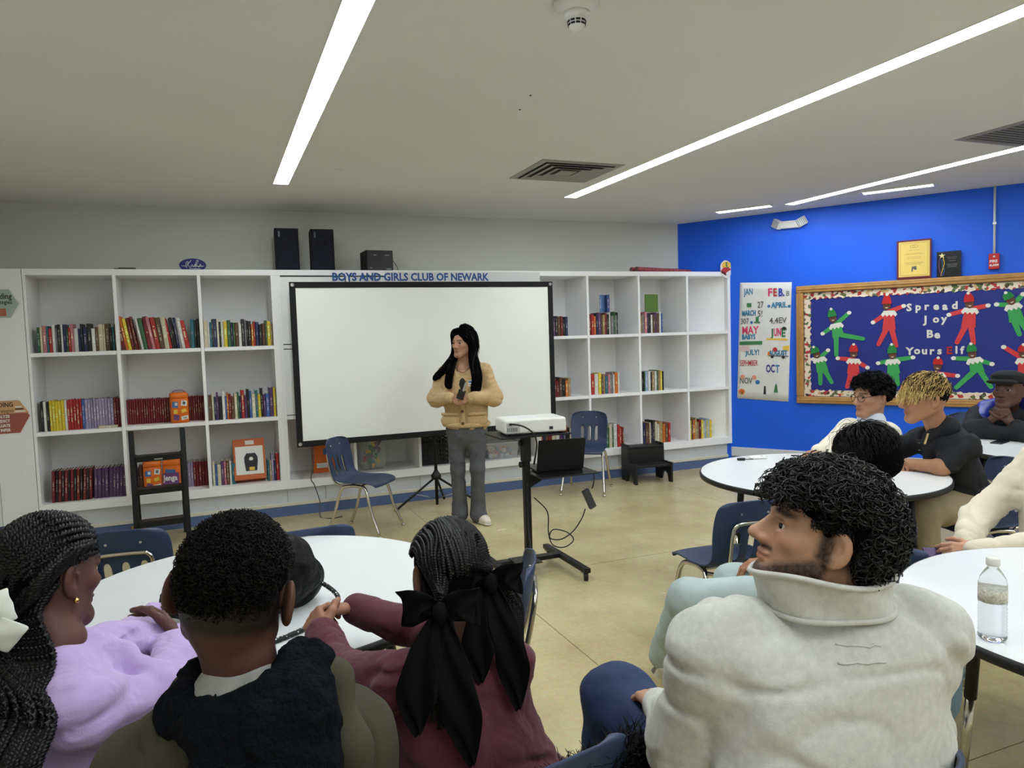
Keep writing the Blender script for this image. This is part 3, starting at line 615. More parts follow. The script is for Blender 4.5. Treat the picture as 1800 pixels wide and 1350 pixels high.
MB().prism([(0, 1.09), (0.222, 1.09), (0.165, 1.19), (0, 1.19)], 0.0006, Matrix.Translation((0, -0.0026, 0)) @ RX).build('printed_band', mat('peach_print', (214, 164, 120), 0.6), t)
text_mesh('READING', 0.05, Matrix.Translation((0.12, -0.0036, 1.145)) @ RX, M_kprint, 'lettering', t, 0.0005, 0.001, 'RIGHT', xs=0.8)
text_mesh('Strategies', 0.04, Matrix.Translation((0.12, -0.0036, 1.1)) @ RX, M_kprint, 'lettering', t, 0.0005, 0.0, 'RIGHT', xs=0.8)
for k, w in enumerate(('ANALYZE', 'PREDICT', 'EVALUATE', 'INFER')): text_mesh(w[-5:] if k != 2 else 'LUATE', 0.032, Matrix.Translation((0.09, -0.003, 1.058 - 0.036*k)) @ RX, M_wprint, 'lettering', t, 0.0004, 0.0012, 'RIGHT', xs=0.8)
for k in range(3): MB().box((0.13, -0.0036, 1.1 + 0.018*k), (0.2 - 0.012*k, -0.003, 1.11 + 0.018*k)).build('book_picture', [M_wprint, M_kprint, M_wprint][k], t)

# ---------------------------------------------------------------- projection screen on its tripod
t = empty('projection_screen', (1.9, 6.66, 0), 0.0, 'large white projection screen with black border on a tripod stand', 'screen')
xa, xb_, za, zb_ = 0.64 - 1.9, 3.155 - 1.9, 0.662, 2.105; bw = 0.052
MB().box((xa + bw, -0.042, za + bw), (xb_ - bw, -0.038, zb_ - bw)).build('screen_fabric', M_screen, t)
for (p, q, nm) in (((xa, za), (xb_, za + bw), 'border'), ((xa, zb_ - bw), (xb_, zb_), 'border'), ((xa, za + bw), (xa + bw, zb_ - bw), 'border'), ((xb_ - bw, za + bw), (xb_, zb_ - bw), 'border')):
    MB().box((p[0], -0.05, p[1]), (q[0], -0.03, q[1])).build(nm, M_blackmat, t, bevel=0.004)
for x in (xa + bw/2, xb_ - bw/2):
    for z in (za + bw/2, zb_ - bw/2): MB().lathe([(0.016, 0), (0.016, 0.004), (0.009, 0.004), (0.009, 0.002)], 14, M=RX).build('eyelet', M_steel, t, (x, -0.05, z))
MB().tube([(0, 0, 0.05), (0, 0, 2.0)], 0.016, 12).build('pole', M_blackmetal, t)
MB().lathe([(0.02, 0.24), (0.045, 0.25), (0.05, 0.28), (0.03, 0.31), (0.018, 0.33)], 20).build('hub', M_black, t)
MB().tube([(0, 0, 0.0), (0, 0, 0.25)], 0.013, 10).build('centre_leg', M_blackmetal, t)
for (fx, fy) in ((-0.42, -0.1), (0.36, -0.26), (0.12, 0.17)):
    MB().tube([(0, 0, 0.27), (fx, fy, 0.015)], 0.011, 8).tube([(fx*0.96, fy*0.96, 0.025), (fx*1.03, fy*1.03, 0.012)], 0.013, 8).build('leg', M_blackmetal, t)
    MB().tube([(0, 0, 0.06), (fx*0.55, fy*0.55, 0.135)], 0.004, 6).build('strut', M_steel, t)
MB().tube([Vector(p) - Vector((1.9, 6.66, 0)) for p in smoothpath([(0.775, 6.63, 0.66), (0.78, 6.68, 0.5), (0.755, 6.72, 0.36), (0.79, 6.78, 0.28), (0.83, 6.76, 0.12), (0.82, 6.7, 0.006), (0.9, 6.6, 0.005), (1.0, 6.62, 0.005)], 6)], 0.005, 6).build('cable', mat('grey_cord', (84, 84, 84), 0.6), t)

# ---------------------------------------------------------------- blue wall
def wm(s, z, out=0.0): return MWALL @ Matrix.Translation((WS(s), WZ(z), out))
t = empty('emergency_light', CA + DW*WS(1.28) + NW*0.0 + Vector((0, 0, WZ(2.70))), 0, 'white twin-head emergency light high on the blue wall', 'emergency light')
Mi = Matrix.Translation(-(CA + DW*WS(1.28) + Vector((0, 0, WZ(2.70)))))
def wl_(s, z, out): return Mi @ wm(s, z, out)
MB().prism([(-0.1, -0.045), (0.1, -0.05), (0.125, -0.01), (0.1, 0.03), (-0.1, 0.035), (-0.125, -0.005)], 0.05, wl_(1.28, 2.69, 0)).build('housing', M_whiteplastic, t, bevel=0.008)
for sx in (-1, 1):
    Mh = wl_(1.28 + sx*0.125, 2.698, 0.035) @ Matrix.Rotation(sx*0.45, 4, 'Y') @ Matrix.Rotation(sx*0.5, 4, 'Z')
    hd = MB().box((-0.05, -0.045, -0.03), (0.05, 0.045, 0.035), M=Mh).build('lamp_head', M_whiteplastic, t, bevel=0.008)
    for k in range(5): MB().box((-0.042 + 0.018*k, -0.038, 0.035), (-0.032 + 0.018*k, 0.038, 0.038), M=Mh).build('lens_rib', mat('grey_lens', (150, 156, 166), 0.3) if k == 0 and sx < 0 else bpy.data.materials['grey_lens'], hd)

def wobj(s, z): return CA + DW*WS(s) + Vector((0, 0, WZ(z)))
def wthing(name, s, z, label, cat, group=None):
    t = empty(name, wobj(s, z), math.atan2(DW.y, DW.x), label, cat, group); return t
# local frame of wall things: x along the wall, y = away from the room (room is -y), z up
def sheet(w, h, th, y=0.0, x0=0.0, z0=0.0): return MB().box((x0, y - th, z0), (x0 + w, y, z0 + h))
# bulletin board
S0, S1, B0, B1 = 1.345, 4.35, 0.752, 2.015
bd = wthing('bulletin_board', S0, B0, 'big oak-framed bulletin board with blue paper and paper elves', 'bulletin board')
bw_, bh = (S1 - S0) * 1.0066, (B1 - B0) * 1.0066
M_bpaper = mat('royal_blue_paper', (24, 40, 128), 0.5, bump=(5, 0.35, 0.02), vary=0.08, vscale=3)
MB().box((0.06, -0.012, 0.06), (bw_ - 0.06, 0, bh - 0.06)).build('backing_paper', M_bpaper, bd)
fw_ = 0.075
def rail(p, q, th, nm='frame_rail'):
    MB().box((p[0], -0.05, p[1]), (q[0], 0, q[1])).build(nm, M_wood, bd, bevel=0.012, seg=3)
    return
rail((0, 0), (bw_, fw_), 0); rail((0, bh - fw_), (bw_, bh), 0); rail((0, fw_), (fw_, bh - fw_), 0); rail((bw_ - fw_, fw_), (bw_, bh - fw_), 0)
for (p, q) in (((0.012, 0.03), (bw_ - 0.012, 0.046)), ((0.012, bh - 0.046), (bw_ - 0.012, bh - 0.03)), ((0.03, 0.05), (0.046, bh - 0.05))):
    MB().box((p[0], -0.058, p[1]), (q[0], -0.04, q[1])).build('frame_bead', M_wood, bd, bevel=0.006)
# scalloped border
def border_mat():
    m = mat('holiday_border_print', (226, 214, 200), 0.6); nt = m.node_tree; L = nt.links.new
    tc = nt.nodes.new('ShaderNodeTexCoord'); vo = nt.nodes.new('ShaderNodeTexVoronoi'); vo.inputs['Scale'].default_value = 34; L(tc.outputs['Object'], vo.inputs['Vector'])
    sx = nt.nodes.new('ShaderNodeSeparateColor'); L(vo.outputs['Color'], sx.inputs[0])
    r = nt.nodes.new('ShaderNodeValToRGB'); r.color_ramp.interpolation = 'CONSTANT'; e = r.color_ramp.elements
    e[0].color = (*lin(228, 214, 196), 1); e[1].position = 0.45; e[1].color = (*lin(176, 56, 54), 1)
    for p, c in ((0.62, (92, 108, 66)), (0.74, (232, 222, 206)), (0.86, (66, 56, 48)), (0.92, (206, 170, 120))): k = e.new(p); k.color = (*lin(*c), 1)
    L(sx.outputs[0], r.inputs['Fac']); L(r.outputs['Color'], nt.nodes['Principled BSDF'].inputs['Base Color']); return m
M_border = border_mat()
def border(x0, z0, x1, z1, inward):
    n = max(4, int(max(abs(x1 - x0), abs(z1 - z0)) / 0.022)); m = MB(); pa, pb = [], []
    for k in range(n + 1):
        u = k / n; j = random.uniform(-0.006, 0.006) + (0.009 if k % 3 == 0 else 0)
        x = x0 + (x1 - x0)*u; z = z0 + (z1 - z0)*u
        pa.append((x, z)); pb.append((x + inward[0]*(0.062 + j), z + inward[1]*(0.062 + j)))
    v = [(x, -0.016, z) for x, z in pa] + [(x, -0.020, z) for x, z in pb] + [(x, -0.012, z) for x, z in pa] + [(x, -0.013, z) for x, z in pb]; N = n + 1
    f = []
    for k in range(n): f += [(k, N+k, N+k+1, k+1), (2*N+k, 2*N+k+1, 3*N+k+1, 3*N+k), (N+k, 3*N+k, 3*N+k+1, N+k+1), (k, k+1, 2*N+k+1, 2*N+k)]
    m.add(v, f).build('border_strip', M_border, bd)
border(fw_, bh - fw_ - 0.005, bw_ - fw_, bh - fw_ - 0.005, (0, -1)); border(fw_, fw_ + 0.004, bw_ - fw_, fw_ + 0.004, (0, 1)); border(fw_ + 0.004, fw_, fw_ + 0.004, bh - fw_, (1, 0))
# letters
M_letter = mat('white_card_letter', (214, 212, 206), 0.7); M_lred = mat('red_card_letter', (168, 36, 44), 0.7)
def letters(word, s, z, size, s_end, m):
    n = len(word)
    for i, ch in enumerate(word):
        x = (WS(s) - WS(S0)) + (s_end - s) * i / n
        zz = WZ(z) - WZ(B0) + random.uniform(-0.004, 0.004)
        text_mesh(ch, size, Matrix.Translation((x, -0.0165, zz)) @ RX, m, 'letter', bd, 0.002, 0.004)
letters('Spread', 2.40, 1.705, 0.1, 2.87, M_letter); letters('Joy', 2.555, 1.58, 0.1, 2.78, M_letter); letters('Be', 2.575, 1.43, 0.105, 2.71, M_letter)
letters('Yours', 2.40, 1.27, 0.1, 2.74, M_letter); letters('E', 2.745, 1.27, 0.1, 2.81, M_lred); letters('lf', 2.82, 1.27, 0.1, 2.91, M_letter)
# elves
ELVES = [
('G', [(1.696, 1.755), (1.712, 1.656), (1.742, 1.592), (1.767, 1.459), (1.619, 1.505), (1.862, 1.701), (1.745, 1.27), (2.002, 1.435)], 'green paper elf kicking one leg sideways, upper left of the board'),
('R', [(2.226, 1.877), (2.223, 1.764), (2.244, 1.702), (2.244, 1.521), (2.106, 1.607), (2.364, 1.75), (2.147, 1.374), (2.309, 1.358)], 'red paper elf waving, left of the word Spread'),
('R', [(2.924, 1.85), (2.936, 1.748), (2.942, 1.697), (2.927, 1.525), (2.777, 1.653), (3.073, 1.722), (2.835, 1.38), (2.971, 1.371)], 'red paper elf with wide arms, right of the word Spread'),
('G', [(3.231, 1.819), (3.262, 1.762), (3.278, 1.718), (3.31, 1.568), (3.164, 1.73), (3.348, 1.806), (3.332, 1.444), (3.398, 1.461)], 'green paper elf with raised arms at the upper right edge'),
('G', [(1.535, 1.318), (1.549, 1.279), (1.578, 1.236), (1.608, 1.094), (1.525, 1.229), (1.655, 1.313), (1.585, 0.965), (1.697, 0.981)], 'small green paper elf in the lower left corner of the board'),
('R', [(1.915, 1.379), (1.915, 1.282), (1.915, 1.219), (1.909, 1.074), (1.771, 1.234), (2.035, 1.143), (1.851, 0.933), (1.941, 0.935)], 'red paper elf in the lower row above the glasses wearer'),
('G', [(2.269, 1.372), (2.275, 1.264), (2.275, 1.21), (2.288, 1.075), (2.156, 1.184), (2.448, 1.236), (2.264, 0.966), (2.324, 0.967)], 'green paper elf with level arms, left of the word Yours'),
('R', [(2.679, 1.233), (2.674, 1.148), (2.674, 1.076), (2.675, 0.945), (2.571, 1.01), (2.831, 1.057), (2.641, 0.856), (2.71, 0.857)], 'red paper elf with silver hat bow above the blond hair'),
('G', [(2.95, 1.365), (2.961, 1.269), (2.978, 1.218), (3.006, 1.09), (2.819, 1.226), (3.11, 1.173), (2.832, 0.941), (3.114, 0.951)], 'green paper elf with legs wide apart, below the letters lf'),
('R', [(3.364, 1.326), (3.365, 1.265), (3.37, 1.215), (3.382, 1.079), (3.221, 1.322), (3.471, 1.202), (3.353, 0.954), (3.424, 0.955)], 'red paper elf with one arm up behind the flat cap wearer'),
]
M_er = mat('red_craft_paper', (206, 58, 62), 0.7, vary=0.05); M_eg = mat('green_craft_paper', (58, 158, 84), 0.7, vary=0.05)
M_erh = mat('red_hat_paper', (190, 34, 38), 0.75, bump=(60, 0.4, 0.004)); M_egh = mat('green_hat_paper', (34, 128, 66), 0.75, bump=(60, 0.4, 0.004))
M_face = mat('brown_face_print', (98, 60, 42), 0.6, vary=0.15, vscale=50); M_hairp = mat('dark_hair_print', (30, 22, 20), 0.7); M_collar = mat('white_craft_paper', (226, 222, 214), 0.75)
def limb(p, q, w0, w1):
    p, q = Vector(p), Vector(q); d = (q - p).normalized(); n = Vector((-d.y, d.x))
    L_ = [p + n*w0, p - n*w0, q - n*w1, q - n*w1*0.6 + d*w1*0.9, q + n*w1*0.6 + d*w1*0.9, q + n*w1]
    return [(v.x, v.y) for v in L_]
for k, (cc, pts, lab) in enumerate(ELVES):
    base = pts[3]; t = wthing('paper_elf', base[0], base[1], lab, 'paper elf', 'paper elves on the bulletin board')
    q = [((a - base[0])*1.0066, (z - base[1])*1.0066) for a, z in pts]; hat, hd, sh, hip, hL, hR, fL, fR = q
    mm, mh = (M_er, M_erh) if cc == 'R' else (M_eg, M_egh)
    def put(poly, nm, m, lay): MB().prism(poly, 0.0022, Matrix.Translation((0, -0.0145 - 0.0021*lay, 0)) @ RX).build(nm, m, t)
    d = (Vector(hip) - Vector(sh)).normalized(); n = Vector((-d.y, d.x))
    S, H = Vector(sh), Vector(hip)
    for f_ in (fL, fR):
        off = 0.02 if (f_[0] - hip[0])*n.x + (f_[1]-hip[1])*n.y > 0 else -0.02
        put(limb(H + n*off - d*0.02, f_, 0.026, 0.02), 'leg', mm, 0)
    for h_ in (hL, hR):
        put(limb(S, h_, 0.024, 0.019), 'arm', mm, 0)
        dv = (Vector(h_) - S).normalized()
        put([(h_[0] + 0.022*math.cos(a) + dv.x*0.012, h_[1] + 0.02*math.sin(a) + dv.y*0.012) for a in [2*PI*i/10 for i in range(10)]], 'mitten', M_collar, 1)
    put([tuple(S + n*0.045), tuple(S - n*0.045), tuple(H - n*0.06), tuple(H + n*0.06)], 'tunic', mm, 1)
    cl = []
    up = -d
    for i in range(9): 
        u = -0.075 + 0.15*i/8; cl.append(tuple(S + n*(-u) + d*(0.05 if i % 2 else 0.028)))
    cl = [tuple(S + n*0.05 - d*0.012), tuple(S - n*0.05 - d*0.012)] + cl[::-1]
    put(cl, 'collar', M_collar, 2)
    HD, HT = Vector(hd), Vector(hat); u = (HT - HD); 
    if u.length < 0.08: HT = HD + u.normalized()*0.085
    u = (HT - HD).normalized(); w = Vector((-u.y, u.x))
    put([tuple(HD + w*0.036*math.cos(a) + u*0.045*math.sin(a)) for a in [2*PI*i/16 for i in range(16)]], 'face', M_face, 3)
    for sx in (-1, 1): put([tuple(HD + w*(sx*0.014 + 0.005*math.cos(a)) + u*(0.008 + 0.004*math.sin(a))) for a in [2*PI*i/8 for i in range(8)]], 'eye', M_hairp, 4)
    put([tuple(HD + w*x_ + u*y_) for x_, y_ in ((-0.014, -0.016), (0.014, -0.016), (0.008, -0.024), (-0.008, -0.024))], 'mouth', M_collar, 4)
    put([tuple(HD + w*(-0.044) + u*0.02), tuple(HD + w*0.044 + u*0.02), tuple(HD + w*0.04 + u*0.06), tuple(HT + w*0.02), tuple(HT - w*0.02), tuple(HD - w*0.04 + u*0.06)][::-1], 'hat', mh, 5)
    put([tuple(HT + w*0.014*math.cos(a) + u*0.014*math.sin(a)) for a in [2*PI*i/10 for i in range(10)]], 'pompom', M_collar, 6)

# calendar poster
cp = wthing('calendar_poster', 0.685, 0.775, 'tall white hand-drawn month poster on the blue wall', 'poster')
def PC(s, z): return ((s - 0.685)*1.0066, (z - 0.775)*1.0066)
n = 14; v = []; tl, tr, bl, br = PC(0.732, 2.097), PC(1.295, 2.065), PC(0.685, 0.786), PC(1.25, 0.762)
for j in range(n + 1):
    for i in range(n + 1):
        u, w = i/n, j/n; x = (bl[0]*(1-u) + br[0]*u)*(1-w) + (tl[0]*(1-u) + tr[0]*u)*w; z = (bl[1]*(1-u) + br[1]*u)*(1-w) + (tl[1]*(1-u) + tr[1]*u)*w
        v.append((x, -0.004 - 0.0018*math.sin(17*u + 5*w) - 0.0018*math.sin(23*w + 3*u), z))
o = MB().add(v, [(j*(n+1)+i, j*(n+1)+i+1, (j+1)*(n+1)+i+1, (j+1)*(n+1)+i) for j in range(n) for i in range(n)], 0, True).build('paper_sheet', M_paper, cp)
sm = o.modifiers.new('solid', 'SOLIDIFY'); sm.thickness = 0.0012; sm.offset = 1
def put_text(txt, u, w, size, m, u1, bold=0.0018):
    x = (bl[0]*(1-u) + br[0]*u)*(1-w) + (tl[0]*(1-u) + tr[0]*u)*w; z = (bl[1]*(1-u) + br[1]*u)*(1-w) + (tl[1]*(1-u) + tr[1]*u)*w
    o = text_mesh(txt, size, Matrix.Translation((x, -0.0086, z)) @ RX, m, 'lettering', cp, 0.0004, bold)
    xs = [v.co.x for v in o.data.vertices]; k = (u1 - u)*0.564/(max(xs) - min(xs)); x0 = min(xs)
    for v in o.data.vertices: v.co.x = x + (v.co.x - x0)*k
def put_poly(pts, m, nm='drawing'):
    P_ = []
    for u, w in pts: P_.append(((bl[0]*(1-u) + br[0]*u)*(1-w) + (tl[0]*(1-u) + tr[0]*u)*w, (bl[1]*(1-u) + br[1]*u)*(1-w) + (tl[1]*(1-u) + tr[1]*u)*w))
    MB().prism(P_, 0.0008, Matrix.Translation((0, -0.0086, 0)) @ RX).build(nm, m, cp)
M_tealp = mat('teal_marker', (40, 120, 160), 0.7); M_greyp = mat('grey_marker', (96, 96, 96), 0.7); M_pinkp = mat('pink_marker', (214, 60, 110), 0.7)
IND = mat('indigo_marker', (58, 52, 130), 0.7); BLM = mat('blue_marker', (50, 70, 180), 0.7)
for txt, u, u1, w, sz, mm, bo in (('JAN', .08, .26, .895, .1, M_tealp, .002), ('F', .56, .64, .885, .12, M_pinkp, .004), ('E', .66, .73, .885, .12, M_rprint, .004), ('B.', .76, .87, .885, .12, BLM, .004), ('8', .9, .96, .885, .08, M_greyp, 0),
        ('27', .36, .48, .785, .1, M_greyp, .001), ('APRIL', .62, .93, .785, .085, M_tealp, .003), ('MARCH', .06, .33, .715, .085, M_tealp, .003), ('5!', .37, .46, .71, .1, M_greyp, .001), ('307', .04, .2, .645, .09, M_greyp, .001), ('4,4EV', .6, .93, .655, .09, M_greyp, .001),
        ('MAY', .07, .4, .56, .12, M_pinkp, .003), ('BABYS', .07, .34, .515, .075, M_tealp, .003), ('J', .62, .68, .545, .12, M_gprint, .004), ('UN', .69, .83, .55, .12, M_pinkp, .004), ('E', .84, .91, .545, .12, M_gprint, .004), ('JULY!', .14, .42, .38, .085, M_tealp, .002),
        ('AUGUST', .6, .96, .385, .075, M_tealp, .003), ('SEPHMBER', .04, .4, .285, .09, M_rprint, .001), ('OC', .56, .73, .24, .12, IND, .004), ('T', .74, .82, .24, .12, M_tealp, .004), ('NOV', .05, .3, .13, .1, M_greyp, .001)):
    put_text(txt, u, w, sz, mm, u1, bo)
def disc(u, w, r, k=14): return [(u + r*math.cos(2*PI*i/k), w + r*0.43*math.sin(2*PI*i/k)) for i in range(k)]
put_poly([(0.02, 0.465), (0.47, 0.475), (0.47, 0.505), (0.02, 0.495)], M_gprint); put_poly([(0.55, 0.515), (0.95, 0.515), (0.95, 0.53), (0.55, 0.53)], M_yprint); put_poly([(0.87, 0.435), (0.99, 0.43), (0.99, 0.475), (0.87, 0.465)], M_yprint)
put_poly(disc(0.72, 0.435, 0.045), M_rprint); put_poly([(0.58, 0.385), (0.62, 0.385), (0.62, 0.42), (0.58, 0.41)], M_orange); put_poly([(0.6, 0.378), (0.98, 0.378), (0.98, 0.386), (0.6, 0.386)], M_greyp)
put_poly(disc(0.67, 0.373, 0.03), M_kprint); put_poly(disc(0.88, 0.373, 0.03), M_kprint); put_poly(disc(0.4, 0.15, 0.045), M_bprint); put_poly(disc(0.09, 0.06, 0.06), M_orange); put_poly(disc(0.09, 0.052, 0.03), M_paper)
put_poly([(0.72, 0.07), (0.8, 0.07), (0.78, 0.13), (0.76, 0.15), (0.74, 0.13)], M_gprint); put_poly([(0.3, 0.655), (0.42, 0.655), (0.42, 0.668), (0.39, 0.668), (0.39, 0.71), (0.33, 0.71), (0.33, 0.668), (0.3, 0.668)], M_gprint); put_poly([(0.15, 0.79), (0.24, 0.79), (0.24, 0.825), (0.15, 0.825)], M_gprint)
put_poly(disc(0.25, 0.66, 0.03), M_bprint); put_poly(disc(0.58, 0.8, 0.03), M_bprint); put_poly(disc(0.965, 0.8, 0.03), M_bprint); put_poly([(0.03, 0.415), (0.22, 0.415), (0.22, 0.46), (0.03, 0.46)], mat('pale_pink_marker', (214, 190, 188), 0.7)); put_poly([(.82, .605), (.94, .605), (.91, .625), (.88, .63), (.85, .625)], M_kprint); put_poly([(0.52, 0.05), (0.57, 0.05), (0.56, 0.12), (0.53, 0.12)], M_kprint)
for u in (0.1, 0.33): put_poly(disc(u, 0.19, 0.045), mat('salmon_marker', (222, 150, 124), 0.7) if u < 0.2 else bpy.data.materials['salmon_marker'])

# certificate, plaque, pull station
t = wthing('framed_certificate', 2.315, 2.018, 'yellow certificate on a dark red board, leaning on the wall above the bulletin board', 'certificate')
MB().box((0, -0.045, 0), (0.305, -0.027, 0.385)).build('board', mat('dark_red_board', (104, 22, 40), 0.4), t, bevel=0.003)
MB().box((0.018, -0.047, 0.022), (0.29, -0.045, 0.368)).build('certificate_sheet', mat('yellow_certificate', (232, 204, 110), 0.5), t)
m = MB()
for p, q in (((0.032, 0.034), (0.276, 0.038)), ((0.032, 0.352), (0.276, 0.356)), ((0.032, 0.034), (0.035, 0.356)), ((0.273, 0.034), (0.276, 0.356))): m.box((p[0], -0.0476, p[1]), (q[0], -0.047, q[1]))
for z, w in ((0.28, 0.1), (0.25, 0.14), (0.24, 0.17), (0.215, 0.12), (0.2, 0.13), (0.16, 0.16), (0.15, 0.17), (0.14, 0.12)): m.box((0.153 - w/2, -0.0476, z), (0.153 + w/2, -0.047, z + 0.003))
m.build('print_lines', mat('ochre_print', (176, 146, 74), 0.6), t)
for sx in (-1, 1): MB().tube([(0.153 + sx*0.012 + 0.022*math.cos(a), -0.0474, 0.32 + 0.014*math.sin(a)) for a in [2*PI*i/16 for i in range(16)]], 0.0018, 5, closed=True).build('emblem_ring', bpy.data.materials['ochre_print'], t)
MB().prism([(0.13, 0.07), (0.135, 0.12), (0.175, 0.125), (0.178, 0.09), (0.16, 0.085), (0.15, 0.1), (0.14, 0.07)], 0.0006, Matrix.Translation((0, -0.047, 0)) @ RX).build('seal', M_greyp, t)
t = wthing('award_plaque', 2.662, 2.018, 'black award plaque with a shooting star, leaning beside the certificate', 'plaque')
MB().box((0, -0.045, 0), (0.205, -0.028, 0.245)).build('board', mat('gloss_black', (20, 22, 28), 0.2), t, bevel=0.003)
MB().prism([(0.045 + (0.03 if i % 2 == 0 else 0.012)*math.sin(2*PI*i/10), 0.205 + (0.03 if i % 2 == 0 else 0.012)*math.cos(2*PI*i/10)) for i in range(10)][::-1], 0.001, Matrix.Translation((0, -0.045, 0)) @ RX).build('star', mat('pale_gold', (226, 214, 160), 0.4), t)
for k, (pp, mm) in enumerate((([(0.03, 0.185), (0.02, 0.12), (0.03, 0.05), (0.045, 0.01)], M_pprint), ([(0.055, 0.185), (0.065, 0.13), (0.05, 0.07), (0.035, 0.01)], M_yprint), ([(0.045, 0.17), (0.05, 0.11), (0.065, 0.06), (0.05, 0.01)], M_bprint))):
    MB().tube([tuple(p) for p in smoothpath([(x, -0.0455, z) for x, z in pp], 5)], 0.003, 5).build('ribbon_print', mm, t)
m = MB()
for z, w in ((0.185, 0.08), (0.17, 0.07), (0.15, 0.06), (0.12, 0.09), (0.11, 0.09), (0.1, 0.07), (0.09, 0.08)): m.box((0.13 - w/2, -0.0456, z), (0.13 + w/2, -0.045, z + 0.004))
m.build('print_lines', M_greyp, t)
t = wthing('fire_alarm', 3.086, 2.062, 'red fire alarm box with white lettering under a white conduit', 'fire alarm')
MB().box((0, -0.05, 0), (0.086, 0, 0.145)).build('box', M_red, t, bevel=0.005)
text_mesh('FIRE', 0.034, Matrix.Translation((0.008, -0.0508, 0.062)) @ RX, M_wprint, 'lettering', t, 0.0006, 0.001); text_mesh('ALARM', 0.027, Matrix.Translation((0.006, -0.0508, 0.028)) @ RX, M_wprint, 'lettering', t, 0.0006, 0.001, xs=0.85)
MB().lathe([(0.009, 0), (0.009, 0.004)], 14, M=RX).build('key_lock', M_steel, t, (0.043, -0.05, 0.118))
o = MB().tube([(0.043, -0.02, 0.145), (0.043, -0.02, HC - WZ(2.062))], 0.011, 10).build('conduit', mat('white_conduit', (206, 210, 216), 0.4), t)
MB().box((0.028, -0.034, 0.42), (0.058, 0, 0.44)).build('clamp', M_steel, o)
# ---------------------------------------------------------------- chairs
def make_chair():
    t = empty('school_chair')
    prof = [(.222, .408), (.218, .425), (.2, .437), (.1, .434), (-.03, .428), (-.12, .434), (-.17, .452), (-.2, .485), (-.215, .52), (-.23, .575), (-.243, .63), (-.258, .7), (-.268, .75), (-.272, .775), (-.273, .783)]
    hw = [.185, .196, .205, .212, .208, .198, .19, .184, .183, .187, .192, .19, .178, .155, .12]
    U = [-1, -.95, -.8, -.6, -.475, -.315, -.2, -.08, .08, .2, .315, .475, .6, .8, .95, 1]
    v = []; f = []; N = len(U)
    for j, ((y, z), w) in enumerate(zip(prof, hw)):
        for u in U:
            k = u*u; back = min(1, max(0, (j - 5)/4))
            v.append((u*w, y + back*0.034*k*k + (0.0 if j > 2 else -0.03*k*k), z + (1 - back)*(0.016*k*k if j > 2 else -0.004*k) - (0.012*k*k if j >= 13 else 0)))
    for j in range(len(prof) - 1):
        for i in range(N - 1):
            if 7 <= j <= 9 and (abs(U[i] + U[i+1])/2 < 0.01 or abs(abs(U[i] + U[i+1])/2 - 0.395) < 0.01): continue
            f.append((j*N+i, (j+1)*N+i, (j+1)*N+i+1, j*N+i+1))
    o = MB().add(v, f, 0, True).build('seat_shell', M_chair, t)
    s_ = o.modifiers.new('solid', 'SOLIDIFY'); s_.thickness = 0.009; s_.offset = 0
    s_ = o.modifiers.new('sub', 'SUBSURF'); s_.levels = 1; s_.render_levels = 2
    for sx in (-1, 1):
        MB().tube(smoothpath([(sx*.15, -.04, .412), (sx*.165, .06, .408), (sx*.178, .1, .395), (sx*.19, .125, .34), (sx*.2, .17, .17), (sx*.215, .235, .012)], 4), 0.0125, 10).lathe([(0.014, 0), (0.016, 0.006), (0.014, 0.02)], 12, (sx*.215, .235, 0)).build('leg', M_chrome, t)
        MB().tube(smoothpath([(sx*.15, .04, .412), (sx*.16, -.07, .408), (sx*.17, -.105, .395), (sx*.182, -.13, .34), (sx*.195, -.18, .17), (sx*.21, -.25, .012)], 4), 0.0125, 10).lathe([(0.014, 0), (0.016, 0.006), (0.014, 0.02)], 12, (sx*.21, -.25, 0)).build('leg', M_chrome, t)
        MB().tube([(sx*.07, -.2675, .72), (sx*.07, -.25, .72)], 0.006, 8).build('rivet', M_steel, t)
    MB().tube(smoothpath([(-.165, -.09, .4), (-.12, -.15, .402), (-.115, -.205, .43), (-.115, -.235, .5), (-.115, -.262, .63), (-.1, -.268, .665), (-.07, -.27, .675), (.07, -.27, .675), (.1, -.268, .665), (.115, -.262, .63), (.115, -.235, .5), (.115, -.205, .43), (.12, -.15, .402), (.165, -.09, .4)], 4), 0.0095, 10).build('back_support', M_chrome, t)
    MB().tube([(-.165, .05, .408), (.165, .05, .408)], 0.01, 8).tube([(-.165, -.05, .408), (.165, -.05, .408)], 0.01, 8).build('cross_bar', M_chrome, t)
    return t
CH0 = None
def chair(x, y, fx, fy, label, sc=1.0):
    global CH0
    if CH0 is None: CH0 = make_chair(); c = CH0
    else: c = copy_tree(CH0)
    c.location = (x, y, 0); c.rotation_euler = (0, 0, math.atan2(-fx, fy)); c.scale = (sc,)*3
    tag(c, label, 'chair', 'navy school chairs'); return c
chair(1.1, 6.02, .78, -.62, 'empty navy school chair left of the standing presenter')
chair(3.40, 6.46, -.62, -.78, 'empty navy school chair before the right bookcase, behind the laptop')
chair(-0.38, 3.86, .12, 1, 'empty navy chair seen from behind across the left table, by the ladder')
chair(-0.92, 4.22, .05, 1, 'navy chair at the far left edge, mostly behind the braided hair')
chair(0.34, 3.48, -.1, 1, 'navy chair whose top edge shows behind the black bag')
chair(0.79, 2.5, -.92, .39, 'navy chair seen edge-on beside the maroon sweatshirt')
chair(0.53, 1.47, -.19, .98, 'navy chair in the foreground under the maroon sweatshirt wearer')
chair(2.33, 2.96, .12, .99, 'empty navy chair seen from behind, left of the curly haired man')
chair(4.02, 2.86, -.97, .24, 'navy chair under the blond haired boy in black polo')
chair(5.95, 4.25, -.75, -.66, 'empty navy chair by the blue wall under the bulletin board')
